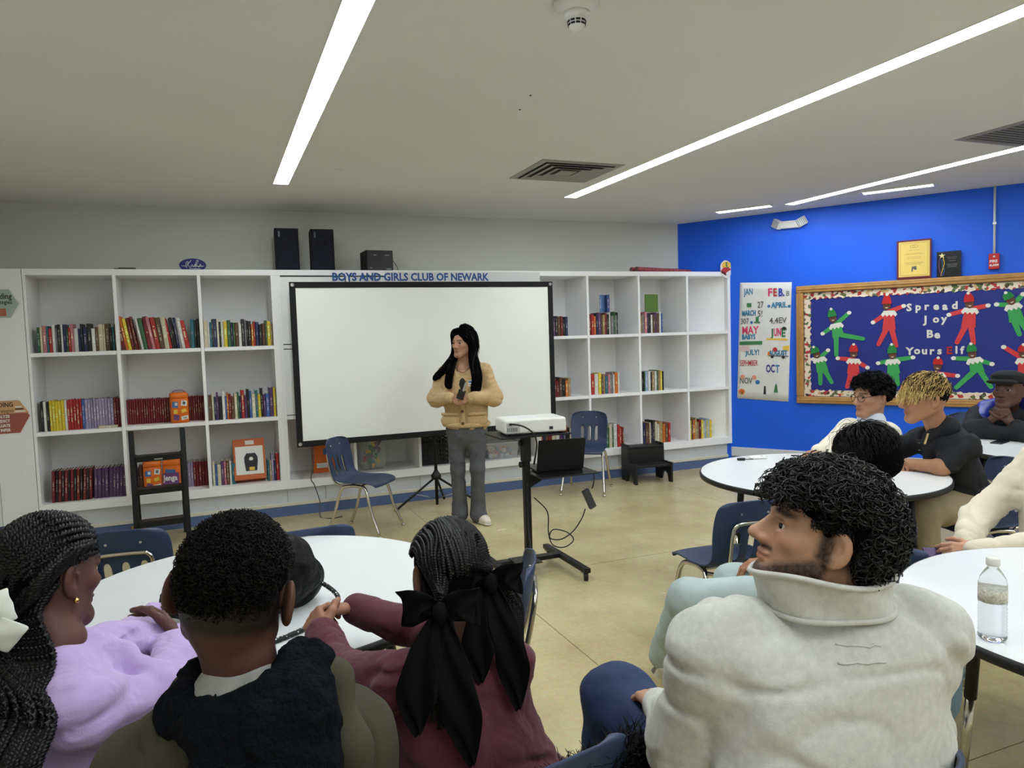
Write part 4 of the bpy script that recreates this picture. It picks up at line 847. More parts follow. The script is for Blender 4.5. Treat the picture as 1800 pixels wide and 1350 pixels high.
chair(5.5, 3.62, -.5, -.87, 'navy chair under the flat cap wearer')
chair(3.93, 3.62, -.86, -.5, 'navy chair under the boy in white sweater')
chair(3.08, 1.86, -.97, .2, 'navy chair under the cream sweatshirt wearer at the right edge')
chair(1.06, 1.12, -.3, .95, 'navy chair under the man in grey sweatshirt')
chair(2.32, 2.12, .55, .83, 'navy chair under the person in pale blue behind the curly haired man')
chair(0.02, 1.22, 0.03, 1, 'navy chair under the boy in the olive jacket')
chair(-0.42, 1.6, .75, .66, 'navy chair under the girl in the lavender fleece')

# ---------------------------------------------------------------- tables
def table(x, y, r, label, chrome=True, rot=0.4):
    t = empty('round_table', (x, y, 0), 0, label, 'table', 'round white tables')
    MB().lathe([(0, .722), (r - .004, .722), (r - .001, .7235), (r - .001, .7485), (r - .005, .75), (0, .75)], 96, smooth=False).build('tabletop', M_table, t)
    MB().lathe([(r - .002, .719), (r + .004, .721), (r + .006, .735), (r + .004, .7475), (r - .002, .7492)], 96).build('edge_band', M_tedge, t)
    for k in range(4):
        a = rot + k*PI/2; cx, cy = math.cos(a)*r*.72, math.sin(a)*r*.72; ex, ey = math.cos(a)*r*.8, math.sin(a)*r*.8
        MB().tube([(cx, cy, .722), (cx + (ex-cx)*.55, cy + (ey-cy)*.55, .3)], 0.02, 12).build('leg', M_blackmetal, t)
        MB().tube([(cx + (ex-cx)*.55, cy + (ey-cy)*.55, .3), (ex, ey, .03)], 0.0155, 12).lathe([(0.012, .03), (0.024, .026), (0.026, .012), (0.02, 0)][::-1], 16, (ex, ey, 0)).build('leg_tube', M_chrome, t)
    return t
table(.124, 2.587, .66, 'round white table at the left with the black bag')
table(3.16, 3.17, .655, 'round white table in the middle right with the key and remote')
table(2.40, 1.19, .63, 'round white table at the right edge holding the water bottle', rot=0.15)
table(5.08, 2.95, .66, 'round white table at the far right before the flat cap wearer')
TZ = 0.75

# ---------------------------------------------------------------- projector cart
t = empty('projector_cart', (1.9, 4.47, 0), 0, 'black rolling projector cart with two trays and H-shaped base', 'cart')
for sx, x in ((-1, -.24), (1, .235)):
    m = MB().box((x - .022, -.4, .055), (x + .022, .24, .085)); ft = m.build('base_foot', M_blackmetal, t, bevel=.003)
    for y in (-.36, .2):
        c = MB().lathe([(0.006, -.014), (0.028, -.014), (0.03, -.01), (0.03, .01), (0.028, .014), (0.006, .014)], 20, (x, y - .012, .03), M=Matrix.Rotation(PI/2, 4, 'Y') @ Matrix.Rotation(0.4, 4, 'X')).build('caster_wheel', M_black, ft)
        MB().lathe([(0, -.0155), (0.017, -.0155), (0.017, .0155), (0, .0155)], 16, (x, y - .012, .03), M=Matrix.Rotation(PI/2, 4, 'Y') @ Matrix.Rotation(0.4, 4, 'X')).build('caster_hub', M_steel, ft)
        MB().box((x - .02, y - .02, .045), (x + .02, y + .02, .057)).build('caster_fork', M_grille, ft)
MB().box((-.24, -.03, .058), (.235, .03, .088)).build('cross_beam', M_blackmetal, t, bevel=.003)
MB().box((-.14, -.16, .088), (.03, .02, .094)).build('base_plate', M_blackmetal, t)
MB().box((-.022, -.022, .085), (.022, .022, .92)).build('pole', M_blackmetal, t, bevel=.004)
MB().box((-.028, -.028, .74), (.028, .028, .92)).build('pole_sleeve', M_black, t, bevel=.003)
for z in (.865, .72): MB().lathe([(0.0, 0), (0.02, 0.004), (0.02, 0.02), (0.012, 0.024), (0.01, 0.03)], 14, (-.05, 0, z), M=Matrix.Rotation(PI/2, 4, 'Y')).build('clamp_knob', M_black, t)
MB().box((-.23, -.15, .918), (.27, .16, .93)).build('top_tray', M_blackmetal, t, bevel=.003)
MB().box((.02, -.2, .645), (.45, .1, .655)).build('laptop_tray', M_blackmetal, t, bevel=.003)
MB().prism([(.02, .56), (.02, .645), (.2, .645)], .02, Matrix.Translation((0, .01, 0)) @ RX).build('tray_bracket', M_blackmetal, t)
t = empty('projector', (1.93, 4.47, .931), -0.12, 'white box projector on the cart top tray', 'projector')
MB().box((-.2, -.13, .012), (.22, .13, .105)).build('casing', M_whiteplastic, t, bevel=.014, seg=3)
MB().box((-.19, -.1305, .02), (-.1, -.128, .085)).build('port_panel', mat('pale_grey_panel', (188, 190, 190), 0.5), t)
for x in (-.17, -.145): MB().box((x, -.1325, .07), (x + .018, -.13, .08)).build('port', M_blackmat, t)
for k in range(6): MB().box((-.185 + .012*k, -.1315, .03), (-.179 + .012*k, -.13, .055)).build('vent_slot', M_greyp, t)
MB().box((.1, -.1325, .03), (.125, -.13, .05)).build('badge', M_kprint, t)
MB().box((-.05, -.1325, .026), (.0, -.13, .028)).build('badge', M_greyp, t)
for x in (-.16, .18):
    for y in (-.1, .1): MB().lathe([(0.01, 0), (0.012, 0.013)], 10, (x, y, 0)).build('foot', M_black, t)
MB().tube(smoothpath([(-.16, -.132, .075), (-.17, -.17, .085), (-.1, -.2, .07), (-.03, -.19, .02), (.0, -.165, -.06), (.0, -.09, -.2)], 6), 0.006, 6).build('hdmi_cable', M_black, t)
tag(MB().box((0, 0, 0), (.05, .04, .045)).build('tape_block', mat('brown_tape', (128, 88, 50), 0.5), None, (2.11, 4.36, .931), bevel=.004), 'small brown block at the end of the projector tray', 'block')
t = empty('laptop', (2.13, 4.43, .656), -0.12, 'open black laptop seen from behind its lid on the cart tray', 'laptop')
MB().box((-.165, -.0, 0), (.165, .22, .016)).build('base', M_black, t, bevel=.004)
Ml = Matrix.Translation((0, -.002, .012)) @ Matrix.Rotation(.28, 4, 'X')
MB().box((-.167, -.008, 0), (.167, 0, .225), M=Ml).build('lid', M_blackmat, t, bevel=.003)
MB().box((-.155, 0, .012), (.155, .001, .215), M=Ml).build('display', M_dark, t)
MB().tube([(-.12, 0, .012), (.12, 0, .012)], .007, 8).build('hinge', M_black, t)
t = empty('power_adapter', (2.34, 4.36, .3), 0, 'black laptop power brick with its looped cable hanging from the cart', 'power adapter')
Ma = Matrix.Translation((-.03, 0, .16)) @ Matrix.Rotation(-.42, 4, 'Y')
MB().box((-.025, -.016, -.07), (.025, .016, .07), M=Ma).build('brick', mat('dark_grey_plastic', (64, 66, 70), 0.5), t, bevel=.005)
MB().tube(smoothpath([(-.02, .0, .35), (.01, 0, .32), (.01, 0, .27), (-.005, 0, .228)], 6), .004, 6).build('cable', M_black, t)
MB().tube(smoothpath([(-.06, 0, .095), (-.09, 0, .03), (-.16, 0, -.05), (-.25, 0, -.09), (-.33, 0, -.07), (-.3, 0.01, -.02), (-.2, 0.01, -.05), (-.15, .01, -.11), (-.22, .01, -.15), (-.31, .0, -.12), (-.34, .0, -.03), (-.33, .03, .1), (-.41, .06, .2)], 6), .0042, 6).build('cable', M_black, t)
MB().tube(smoothpath([(-.46, .05, .3), (-.47, .03, .1), (-.48, 0, -.02), (-.5, -.06, -.12), (-.56, -.1, -.2), (-.66, -.04, -.205)], 6), .0042, 6).build('cable', M_black, t)

# ---------------------------------------------------------------- ladder and step stool
t = empty('step_ladder', (-.45, 6.5, 0), 0.06, 'black folding step ladder before the left bookcase', 'ladder')
for sx in (-1, 1):
    MB().box((sx*.185 - .02, -.018, 0), (sx*.185 + .02, .018, .93), M=Matrix.Translation((0, -.13, 0)) @ Matrix.Rotation(-.12, 4, 'X')).build('front_rail', M_blackmetal, t, bevel=.006)
    MB().box((sx*.15 - .014, -.014, 0), (sx*.15 + .014, .014, .78), M=Matrix.Translation((sx*.02, .25, 0)) @ Matrix.Rotation(.36, 4, 'X')).build('rear_rail', M_black, t, bevel=.004)
for k, z in enumerate((.2, .455, .71)):
    y = -.13 + z*.12
    MB().box((-.168, y - .05, z - .012), (.168, y + .075, z + .014)).build('step', M_black, t, bevel=.006)
    MB().box((-.165, y - .052, z - .03), (.165, y - .042, z + .012)).build('step_lip', M_blackmetal, t)
MB().box((-.03, -.13 + .71*.12 - .054, .69), (.03, -.13 + .71*.12 - .0515, .7)).build('maker_plate', M_grille, t)
MB().box((-.13, .2, .12), (.13, .215, .16)).build('rear_brace', M_black, t)
t = empty('step_stool', (4.2, 6.62, 0), -0.12, 'black plastic two-step stool before the right bookcase', 'step stool')
for sx in (-1, 1):
    m = MB().prism([(-.2, 0), (-.14, 0), (-.12, .07), (-.08, .1), (-.03, .1), (.0, .07), (.03, 0), (.16, 0), (.16, .39), (.0, .39), (-.01, .21), (-.2, .21)], .025, Matrix.Translation((sx*.2 - .0125, 0, 0)) @ Matrix(((0, 0, 1, 0), (1, 0, 0, 0), (0, 1, 0, 0), (0, 0, 0, 1))))
    m.build('side_panel', M_black, t, bevel=.003)
MB().box((-.19, -.19, .17), (.19, .0, .195)).build('lower_step', M_black, t, bevel=.005)
MB().box((-.19, .0, .345), (.19, .155, .37)).build('upper_step', M_black, t, bevel=.005)
MB().box((-.19, -.005, .19), (.19, .01, .345)).build('riser', M_black, t)

# ---------------------------------------------------------------- things on the tables
t = empty('water_bottle', (1.845, 1.262, TZ), 0.3, 'clear plastic water bottle with white cap on the right table', 'bottle')
def glass_mat(name, tint, rough=0.03):
    m = mat(name, tint, rough, trans=1.0, ior=1.33); return m
M_pet = mat('clear_bottle_plastic', (236, 240, 242), 0.06, trans=0.92, ior=1.25)
pr = [(0.0, .004), (.018, .002), (.028, .0), (.033, .008)]
for k in range(9): pr += [(.0335, .014 + k*.009), (.0315, .0185 + k*.009)]
pr += [(.033, .1), (.033, .135), (.0335, .14), (.033, .15), (.029, .165), (.02, .182), (.0125, .192), (.0125, .198), (.015, .199), (.0125, .201), (.0125, .208), (0, .208)]
MB().lathe(pr, 36).build('bottle_body', M_pet, t)
MB().lathe([(.0336, .103), (.0336, .137)], 36).build('paper_label', mat('printed_label', (196, 192, 178), 0.6, vary=.35, vscale=120), t).modifiers.new('solid', 'SOLIDIFY').thickness = .0005
MB().lathe([(.0155, .197), (.0165, .2), (.0165, .215), (.014, .218), (0, .218)], 28).build('cap', M_whiteplastic, t)
t = empty('remote_clicker', (3.17, 3.69, TZ), -.5, 'small white remote lying on the middle table', 'remote')
MB().box((-.055, -.02, 0), (.055, .02, .018)).build('body', M_whiteplastic, t, bevel=.008, seg=3); MB().lathe([(.006, .018), (.006, .0195), (0, .0195)], 12, (.025, 0, 0)).build('button', M_grille, t)
t = empty('car_key', (3.06, 3.70, TZ), -.4, 'black car key lying on the middle table', 'key')
MB().prism([(-.03, -.016), (.01, -.018), (.018, 0), (.01, .018), (-.03, .016), (-.036, 0)], .014).build('fob', M_black, t, bevel=.003); MB().box((.015, -.004, .004), (.065, .004, .008)).build('blade', M_blackmetal, t)
t = empty('phone', (4.92, 3.33, TZ), .3, 'dark phone lying on the far right table', 'phone')
MB().box((-.075, -.037, 0), (.075, .037, .009)).build('body', M_black, t, bevel=.004); MB().box((-.07, -.033, .009), (.07, .033, .0095)).build('display', mat('phone_glass', (30, 36, 46), 0.08), t)
# ---------------------------------------------------------------- smooth-volume modelling (distance field -> mesh)
def A3(p): return np.array(p, np.float32)
def vnoise(P, seed=0):
    """value noise on points (n,3) -> -1..1"""
    i = np.floor(P).astype(np.int64); f = P - i; f = f*f*(3 - 2*f)
    def h(x, y, z):
        n = (x*374761393 + y*668265263 + z*2147483647 + seed*1274126177) & 0xFFFFFFFF
        n = ((n ^ (n >> 13))*1274126177) & 0xFFFFFFFF
        return ((n ^ (n >> 16)) & 0xFFFF)/32767.5 - 1
    r = 0
    for a in (0, 1):
        for b in (0, 1):
            for c in (0, 1):
                w = (f[:, 0] if a else 1 - f[:, 0])*(f[:, 1] if b else 1 - f[:, 1])*(f[:, 2] if c else 1 - f[:, 2])
                r = r + w*h(i[:, 0] + a, i[:, 1] + b, i[:, 2] + c)
    return r
def cap(a, b, ra, rb=None, k=.02, fl=None, sub=False): return dict(t='c', a=A3(a), b=A3(b), ra=ra, rb=ra if rb is None else rb, k=k, fl=fl, sub=sub)
def ell(c, r, R=None, k=.02, sub=False): return dict(t='e', c=A3(c), r=A3(r), R=None if R is None else np.array(R, np.float32), k=k, sub=sub)
def chain(pts, rs, k=.02, fl=None): return [cap(pts[i], pts[i+1], rs[i], rs[i+1], k, fl) for i in range(len(pts) - 1)]
def bounds(p):
    if p['t'] == 'c':
        r = max(p['ra'], p['rb']); return np.minimum(p['a'], p['b']) - r, np.maximum(p['a'], p['b']) + r
    r = p['r'].max(); return p['c'] - r, p['c'] + r
def field(prims, h, noise=None, pad=.02):
    lo = np.min([bounds(p)[0] for p in prims if not p['sub']], 0) - pad; hi = np.max([bounds(p)[1] for p in prims if not p['sub']], 0) + pad
    dim = np.ceil((hi - lo)/h).astype(int) + 1; F = np.full(dim, .06, np.float32)
    ax = [lo[i] + h*np.arange(dim[i], dtype=np.float32) for i in range(3)]
    for p in prims:
        k = p['k']; b0, b1 = bounds(p); m = k + 3*h
        s = []; bad = False
        for i in range(3):
            i0 = max(0, int((b0[i] - m - lo[i])/h)); i1 = min(dim[i], int((b1[i] + m - lo[i])/h) + 2)
            if i1 <= i0: bad = True
            s.append(slice(i0, i1))
        if bad: continue
        X = ax[0][s[0]][:, None, None]; Y = ax[1][s[1]][None, :, None]; Z = ax[2][s[2]][None, None, :]
        if p['t'] == 'c':
            a, d = p['a'], p['b'] - p['a']; x, y, z = X - a[0], Y - a[1], Z - a[2]
            if p['fl'] is not None:
                n, g = p['fl']; n = A3(n); q = (x*n[0] + y*n[1] + z*n[2])*(g - 1); x, y, z = x + q*n[0], y + q*n[1], z + q*n[2]; d = d + n*(float(d @ n)*(g - 1))
            t = np.clip((x*d[0] + y*d[1] + z*d[2])/max(1e-9, float(d @ d)), 0, 1)
            dist = np.sqrt((x - t*d[0])**2 + (y - t*d[1])**2 + (z - t*d[2])**2) - (p['ra'] + (p['rb'] - p['ra'])*t)
        else:
            x, y, z = X - p['c'][0], Y - p['c'][1], Z - p['c'][2]
            if p['R'] is not None:
                R = p['R']; x, y, z = x*R[0, 0] + y*R[1, 0] + z*R[2, 0], x*R[0, 1] + y*R[1, 1] + z*R[2, 1], x*R[0, 2] + y*R[1, 2] + z*R[2, 2]
            r = p['r']; q0 = np.sqrt((x/r[0])**2 + (y/r[1])**2 + (z/r[2])**2); q1 = np.sqrt((x/r[0]**2)**2 + (y/r[1]**2)**2 + (z/r[2]**2)**2)
            dist = q0*(q0 - 1)/np.maximum(q1, 1e-6)
        G = F[s[0], s[1], s[2]]
        if p['sub']:
            dist = -dist; hh = np.clip(.5 - .5*(G - dist)/k, 0, 1); F[s[0], s[1], s[2]] = G*(1 - hh) + dist*hh + k*hh*(1 - hh)
        else:
            hh = np.clip(.5 + .5*(dist - G)/k, 0, 1); F[s[0], s[1], s[2]] = dist*(1 - hh) + G*hh - k*hh*(1 - hh)
    if noise:
        I = np.argwhere(np.abs(F) < .05); P = (lo + I*h).astype(np.float32); d = 0
        for nz in noise:
            amp, fr, sd = nz[:3]
            if len(nz) > 3:      # thin creases
                Q = P + .035*np.stack([vnoise(P*6, sd + 5), vnoise(P*6, sd + 6), vnoise(P*6, sd + 7)], 1); d = d + amp*np.maximum(0, 1 - nz[3]*np.abs(vnoise(Q*A3(fr), sd)))
            else: d = d + amp*vnoise(P*A3(fr), sd)
        F[I[:, 0], I[:, 1], I[:, 2]] += d
    F[0], F[-1], F[:, 0], F[:, -1], F[:, :, 0], F[:, :, -1] = .05, .05, .05, .05, .05, .05
    return F, lo
def nets(F, lo, h):
    s = F < 0; nx, ny, nz = F.shape; c = np.zeros((nx-1, ny-1, nz-1), np.int8)
    for a in (0, 1):
        for b in (0, 1):
            for d in (0, 1): c += s[a:nx-1+a, b:ny-1+b, d:nz-1+d]
    act = (c > 0) & (c < 8); I = np.argwhere(act); idx = np.full(act.shape, -1, np.int32); idx[act] = np.arange(len(I))
    off = [(a, b, d) for a in (0, 1) for b in (0, 1) for d in (0, 1)]; V = [F[I[:, 0]+o[0], I[:, 1]+o[1], I[:, 2]+o[2]] for o in off]
    pos = np.zeros((len(I), 3), np.float32); cnt = np.zeros(len(I), np.float32)
    for i in range(8):
        for j in range(i+1, 8):
            if sum(abs(off[i][q] - off[j][q]) for q in range(3)) != 1: continue
            va, vb = V[i], V[j]; m = (va < 0) != (vb < 0); t = np.where(m, va/np.where(m, va - vb, 1), 0)
            p = A3(off[i])[None] + t[:, None]*(A3(off[j]) - A3(off[i]))[None]; pos += p*m[:, None]; cnt += m
    v = lo + h*(I + pos/cnt[:, None]); faces = []
    for axis in range(3):
        sl0 = [slice(1, -1)]*3; sl1 = [slice(1, -1)]*3; sl0[axis] = slice(0, -1); sl1[axis] = slice(1, None)
        A, B = s[tuple(sl0)], s[tuple(sl1)]; E_ = np.argwhere(A != B); o1, o2 = [(1, 2), (2, 0), (0, 1)][axis]
        base = E_.copy(); base[:, o1] += 1; base[:, o2] += 1; inside = A[E_[:, 0], E_[:, 1], E_[:, 2]]
        def cell(d1, d2):
            q = base.copy(); q[:, o1] -= d1; q[:, o2] -= d2; return idx[q[:, 0], q[:, 1], q[:, 2]]
        f = np.stack([cell(1, 1), cell(0, 1), cell(0, 0), cell(1, 0)], 1); f[~inside] = f[~inside][:, ::-1]; faces.append(f)
    f = np.concatenate(faces); f = f[(f >= 0).all(1)]
    return v.astype(np.float32), f
def vol(prims, h, noise=None):
    F, lo = field(prims, h, noise); return nets(F, lo, h)
def vol_obj(name, prims, h, m, parent, base, noise=None, colfn=None, smooth_it=0):
    v, f = vol(prims, h, noise); col = colfn(v) if colfn else None
    o = link(name, np_mesh(name, v - A3(base), f, m, True, col), parent)
    if smooth_it: sm = o.modifiers.new('smooth', 'SMOOTH'); sm.iterations = smooth_it; sm.factor = .5
    return o

def tubes(paths, rad, sides=4, taper=True):
    """many polylines (k,n,3) -> one vertex/face array"""
    P = np.asarray(paths, np.float32); K, n, _ = P.shape
    T = np.gradient(P, axis=1); T /= np.linalg.norm(T, axis=2, keepdims=True) + 1e-9
    ref = np.where(np.abs(T[..., 2:3]) < .8, A3((0, 0, 1)), A3((1, 0, 0))); N = np.cross(T, ref); N /= np.linalg.norm(N, axis=2, keepdims=True) + 1e-9; B = np.cross(T, N)
    r = np.broadcast_to(np.asarray(rad, np.float32), (K,))[:, None]*(np.linspace(1, .45, n)**.7 if taper else np.ones(n))[None]
    ang = 2*PI*np.arange(sides)/sides
    v = P[:, :, None] + r[:, :, None, None]*(N[:, :, None]*np.cos(ang)[None, None, :, None] + B[:, :, None]*np.sin(ang)[None, None, :, None])
    i = np.arange(n - 1)[:, None]; k = np.arange(sides)[None]; k2 = (k + 1) % sides
    q = np.stack([i*sides + k, i*sides + k2, (i+1)*sides + k2, (i+1)*sides + k], -1).reshape(-1, 4)
    f = (q[None] + (np.arange(K)*n*sides)[:, None, None]).reshape(-1, 4)
    return v.reshape(-1, 3), f
def join(parts):
    V, Fc, n = [], [], 0
    for v, f in parts: V.append(v); Fc.append(f + n); n += len(v)
    return np.concatenate(V), np.concatenate(Fc)
def resamp(P, n):
    P = np.asarray([tuple(p) for p in P], np.float32); d = np.r_[0, np.cumsum(np.linalg.norm(np.diff(P, axis=0), axis=1))]; t = np.linspace(0, d[-1], n)
    return np.stack([np.interp(t, d, P[:, i]) for i in range(3)], 1), d[-1]
def braid(path, w=.0045, period=.016, per=6, flat=None):
    """three plaited strands along a path"""
    L_ = resamp(path, 50)[1]; n = max(8, int(L_/period*per)); P, _ = resamp(path, n); T = np.gradient(P, axis=0); T /= np.linalg.norm(T, axis=1, keepdims=True) + 1e-9
    up = A3(flat) if flat is not None else A3((.3, .9, .2)); N = np.cross(T, up[None] if up.ndim == 1 else up); N /= np.linalg.norm(N, axis=1, keepdims=True) + 1e-9; B = np.cross(N, T)
    ph = np.arange(n)/per*2*PI; out = []
    tp = np.linspace(1, .75, n)
    for k in range(3):
        a = ph + k*2*PI/3; out.append(P + N*(np.sin(a)*w*tp)[:, None] + B*(np.sin(2*a)*w*.55*tp)[:, None])
    return tubes(np.stack(out), w*.72, 4, False)

# ---------------------------------------------------------------- human parts
FWD = A3((.3765, .9264, 0)); RGT = A3((.9264, -.3765, 0))
def hd(th):   # heading unit vector; 0 = away from the camera, -90 = image left
    a = math.radians(th); return FWD*math.cos(a) + RGT*math.sin(a)
def frame(th, pitch=0.0, roll=0.0):
    """columns = right, forward, up"""
    f = hd(th); r = A3((f[1], -f[0], 0)); R = np.stack([r, f, A3((0, 0, 1))], 1)
    cp, sp = math.cos(math.radians(pitch)), math.sin(math.radians(pitch)); cr, sr = math.cos(math.radians(roll)), math.sin(math.radians(roll))
    Rx = np.array([[1, 0, 0], [0, cp, -sp], [0, sp, cp]]); Ry = np.array([[cr, 0, sr], [0, 1, 0], [-sr, 0, cr]])
    return (R @ Rx @ Ry).astype(np.float32)
def head_prims(c, R, s=1.0, female=False, nose=1.0, jaw=1.0, ears=1.0):
    c = A3(c)
    W_ = lambda x, y, z: c + R @ A3((x*s, y*s, z*s))
    P = [ell(W_(0, -.012, .032), A3((.0735, .094, .082))*s, R, .01), ell(W_(0, .032, -.03), A3((.058*jaw, .058, .076))*s, R, .03*s), ell(W_(0, -.02, -.02), A3((.066, .075, .06))*s, R, .03*s)]
    for q in (-1, 1):
        P += [cap(W_(q*.05*jaw, .0, -.058), W_(q*.016, .066, -.098), .021*s, .02*s, .025*s), ell(W_(q*.042, .056, -.02), A3((.022, .02, .018))*s, R, .02*s)]
    P += [cap(W_(-.014, .07, -.1), W_(.014, .07, -.1), .018*s, .018*s, .02*s)]
    P += [cap(W_(-.03, .079, .022), W_(.03, .079, .022), .011*s, .011*s, .02*s)]
    for q in (-1, 1): P += [ell(W_(q*.031, .0735, .0148), A3((.0165, .012, .0085))*s, R, .006*s), ell(W_(q*.031, .0725, -.0108), A3((.015, .011, .006))*s, R, .006*s)]
    EY = [(q*.032, .1, .004) for q in (-1, 1)]
    for q in (-1, 1): P.insert(8, ell(W_(q*.032, .1, .004), A3((.019, .019, .0125))*s, R, .014*s, True))
    P += [cap(W_(0, .076, .0), W_(0, .084 + .006*nose, -.034), .011*s, .0165*s, .014*s), cap(W_(0, .084, .012), W_(0, .084 + .024*nose, -.028), .0085*s, .0115*s, .012*s), ell(W_(0, .085 + .024*nose, -.031), A3((.012, .012, .0105))*s, R, .006*s)]
    for q in (-1, 1): P.append(ell(W_(q*.0125, .088 + .01*nose, -.036), A3((.008, .011, .0075))*s, R, .006*s))
    P += [ell(W_(0, .086, -.0605), A3((.0245, .0125, .0068))*s, R, .006*s), ell(W_(0, .085, -.0715), A3((.021, .0125, .0078))*s, R, .006*s), cap(W_(-.022, .1, -.066), W_(.022, .1, -.066), .0016*s, .0016*s, .004, sub=True)]
    for q in (-1, 1):
        a = .35*q; ce, se = math.cos(a), math.sin(a); Re = R @ np.array([[ce, -se, 0], [se, ce, 0], [0, 0, 1]], np.float32)
        P += [ell(W_(q*.0765*ears, -.014, -.005), A3((.0085, .0205*ears, .034))*s, Re, .008*s), ell(W_(q*.0755*ears, -.006, -.03), A3((.007, .011, .014))*s, Re, .006*s), ell(W_(q*(.0765*ears + .0075), -.007, .001), A3((.0085, .0115, .0205))*s, Re, .003*s, True), cap(W_(q*(.0765*ears + .002), .002, -.012), W_(q*(.0765*ears + .003), .0, .006), .0035*s, .003*s, .003*s)]
    return P
def eyes(c, R, s=1.0):
    c = A3(c); vs, fs, mi = [], [], []; n0 = 0
    for q in (-1, 1):
        m = 10; n = 14; ce = c + R @ (A3((q*.031, .0722, .0015))*s); v = []
        for i in range(m + 1):
            for j in range(n):
                a = PI*i/m; b = 2*PI*j/n; v.append(ce + R @ (A3((math.sin(a)*math.cos(b), math.cos(a), math.sin(a)*math.sin(b)))*.0116*s))
        f = [(i*n+j, i*n+(j+1) % n, (i+1)*n+(j+1) % n, (i+1)*n+j) for i in range(m) for j in range(n)]
        vs.append(A3(v)); fs.append(np.array(f, np.int32) + n0); mi += [2 if i < 3 else 1 for i in range(m) for j in range(n)]; n0 += len(v)
    return np.concatenate(vs), np.concatenate(fs), mi
def hand_prims(w, d, nrm, thumb=1, s=1.0, curl=(.5, .5, .5, .5), tcurl=.3, spread=.06):
    """w wrist, d finger direction, nrm = back-of-hand direction, thumb = +1/-1 side (x = d x nrm)"""
    w, d, nrm = A3(w), A3(d), A3(nrm); d = d/np.linalg.norm(d); nrm = nrm - d*float(nrm @ d); nrm /= np.linalg.norm(nrm); x = np.cross(d, nrm)*thumb
    Q = lambda a, b, c: w + (x*a + d*b + nrm*c)*s
    P = []
    for k, a in enumerate((.027, .009, -.009, -.026)):
        P.append(cap(Q(a*.7, .01, 0), Q(a, .082 - abs(a - .006)*.25, 0), .0135*s, .0105*s, .012*s))
    Ls = ((.04, .026, .02), (.045, .029, .021), (.042, .027, .02), (.033, .021, .018))
    for k, a in enumerate((.027, .009, -.009, -.026)):
        p = Q(a, .082 - abs(a - .006)*.25, 0); ang = 0; sp = (1.5 - k)*spread
        for j, L_ in enumerate(Ls[k]):
            ang += curl[k]*(1.0, 1.15, .8)[j]
            dv = d*math.cos(ang)*math.cos(sp) + x*math.sin(sp)*math.cos(ang) - nrm*math.sin(ang); q = p + dv*L_*s
            r = (.0095, .0085, .0078, .007)[j]*s*(.88 if k == 3 else 1); P.append(cap(p, q, r, r*.92, .004*s)); p = q
    p = Q(.022, .022, -.004); dirs = [x*.75 + d*.62 - nrm*.25, x*.45 + d*.85 - nrm*(.2 + tcurl*.4), x*.1 + d*.9 - nrm*(.2 + tcurl)]
    for j, (dv, L_, r) in enumerate(zip(dirs, (.036, .032, .026), (.0135, .0105, .009))):
        dv = dv/np.linalg.norm(dv); q = p + dv*L_*s; P.append(cap(p, q, r*s, r*.85*s, .008*s)); p = q
    P.append(cap(Q(0, -.05, 0), Q(0, .015, 0), .0215*s, .023*s, .012*s, fl=(nrm, 1.2)))
    return P
def skin_mat(name, rgb): return mat(name, rgb, .5, attr='Col', vary=.05, vscale=40, bump=(350, .06, .001), spec=.35)
M_eye = mat('eye_white', (214, 208, 200), .15); M_iris = mat('dark_iris', (26, 16, 10), .08)
def face_cols(c, R, s, base, lip=(.75, .5, .48), brow=True, bth=.0045, beard=0.0, hairline=None, browc=(.012, .009, .008)):
    c = A3(c); b = A3(lin(*base)); RI = R.T
    def fn(v):
        q = ((v - c) @ RI.T)/s if False else (v - c) @ R/s
        x, y, z = q[:, 0], q[:, 1], q[:, 2]; col = np.repeat(b[None], len(v), 0); ax = np.abs(x)
        def mix(m, cc): 
            m = np.clip(m, 0, 1)[:, None]; return col*(1 - m) + A3(cc)*m
        front = np.clip((y - .03)/.03, 0, 1)
        col = mix(front*.35*np.exp(-((ax - .04)/.02)**2 - ((z + .03)/.02)**2), b*A3((1.15, .85, .8)))
        lm = np.exp(-np.clip(((ax/.024)**2 + ((z + .066)/.0125)**2) - .6, 0, 9)*3)*np.clip((y - .07)/.01, 0, 1); col = mix(lm*.8, b*A3(lip))
        if brow:
            zb = .0265 - .12*np.abs(ax - .035)*(ax > .035) ; bm = np.exp(-((z - zb)/bth)**2)*np.clip((.055 - ax)/.01, 0, 1)*np.clip((ax - .009)/.006, 0, 1)*np.clip((y - .045)/.01, 0, 1); col = mix(bm*.92, browc)
            em = np.exp(-((z - .0125)/.0022)**2)*np.clip((.046 - ax)/.005, 0, 1)*np.clip((ax - .018)/.005, 0, 1)*np.clip((y - .06)/.01, 0, 1); col = mix(em*.6, browc)
        if beard:
            n = .5 + .5*vnoise(q*260, 3)
            edge = -.02 - .62*np.clip(y - .008, 0, .08)
            bm = np.clip((edge - z)/.018, 0, 1)*np.clip((y + .014)/.014, 0, 1)*np.clip((z + .135)/.02, 0, 1)*np.clip(((ax/.028)**2 + ((z + .066)/.015)**2) - .7, 0, 1)
            mo = np.exp(-((z + .049)/.0055)**2)*np.clip((.032 - ax)/.006, 0, 1)*np.clip((y - .06)/.01, 0, 1)
            sb = np.clip((.02 - np.abs(y - .006))/.014, 0, 1)*np.clip((z + .05)/.02, 0, 1)*(ax > .05)
            col = mix(np.maximum(np.maximum(bm, mo), sb)*beard*(.72 + .28*n), (.012, .009, .008))
        if hairline is not None: col = mix(hairline(x, y, z), (.010, .009, .009))
        return col
    return fn
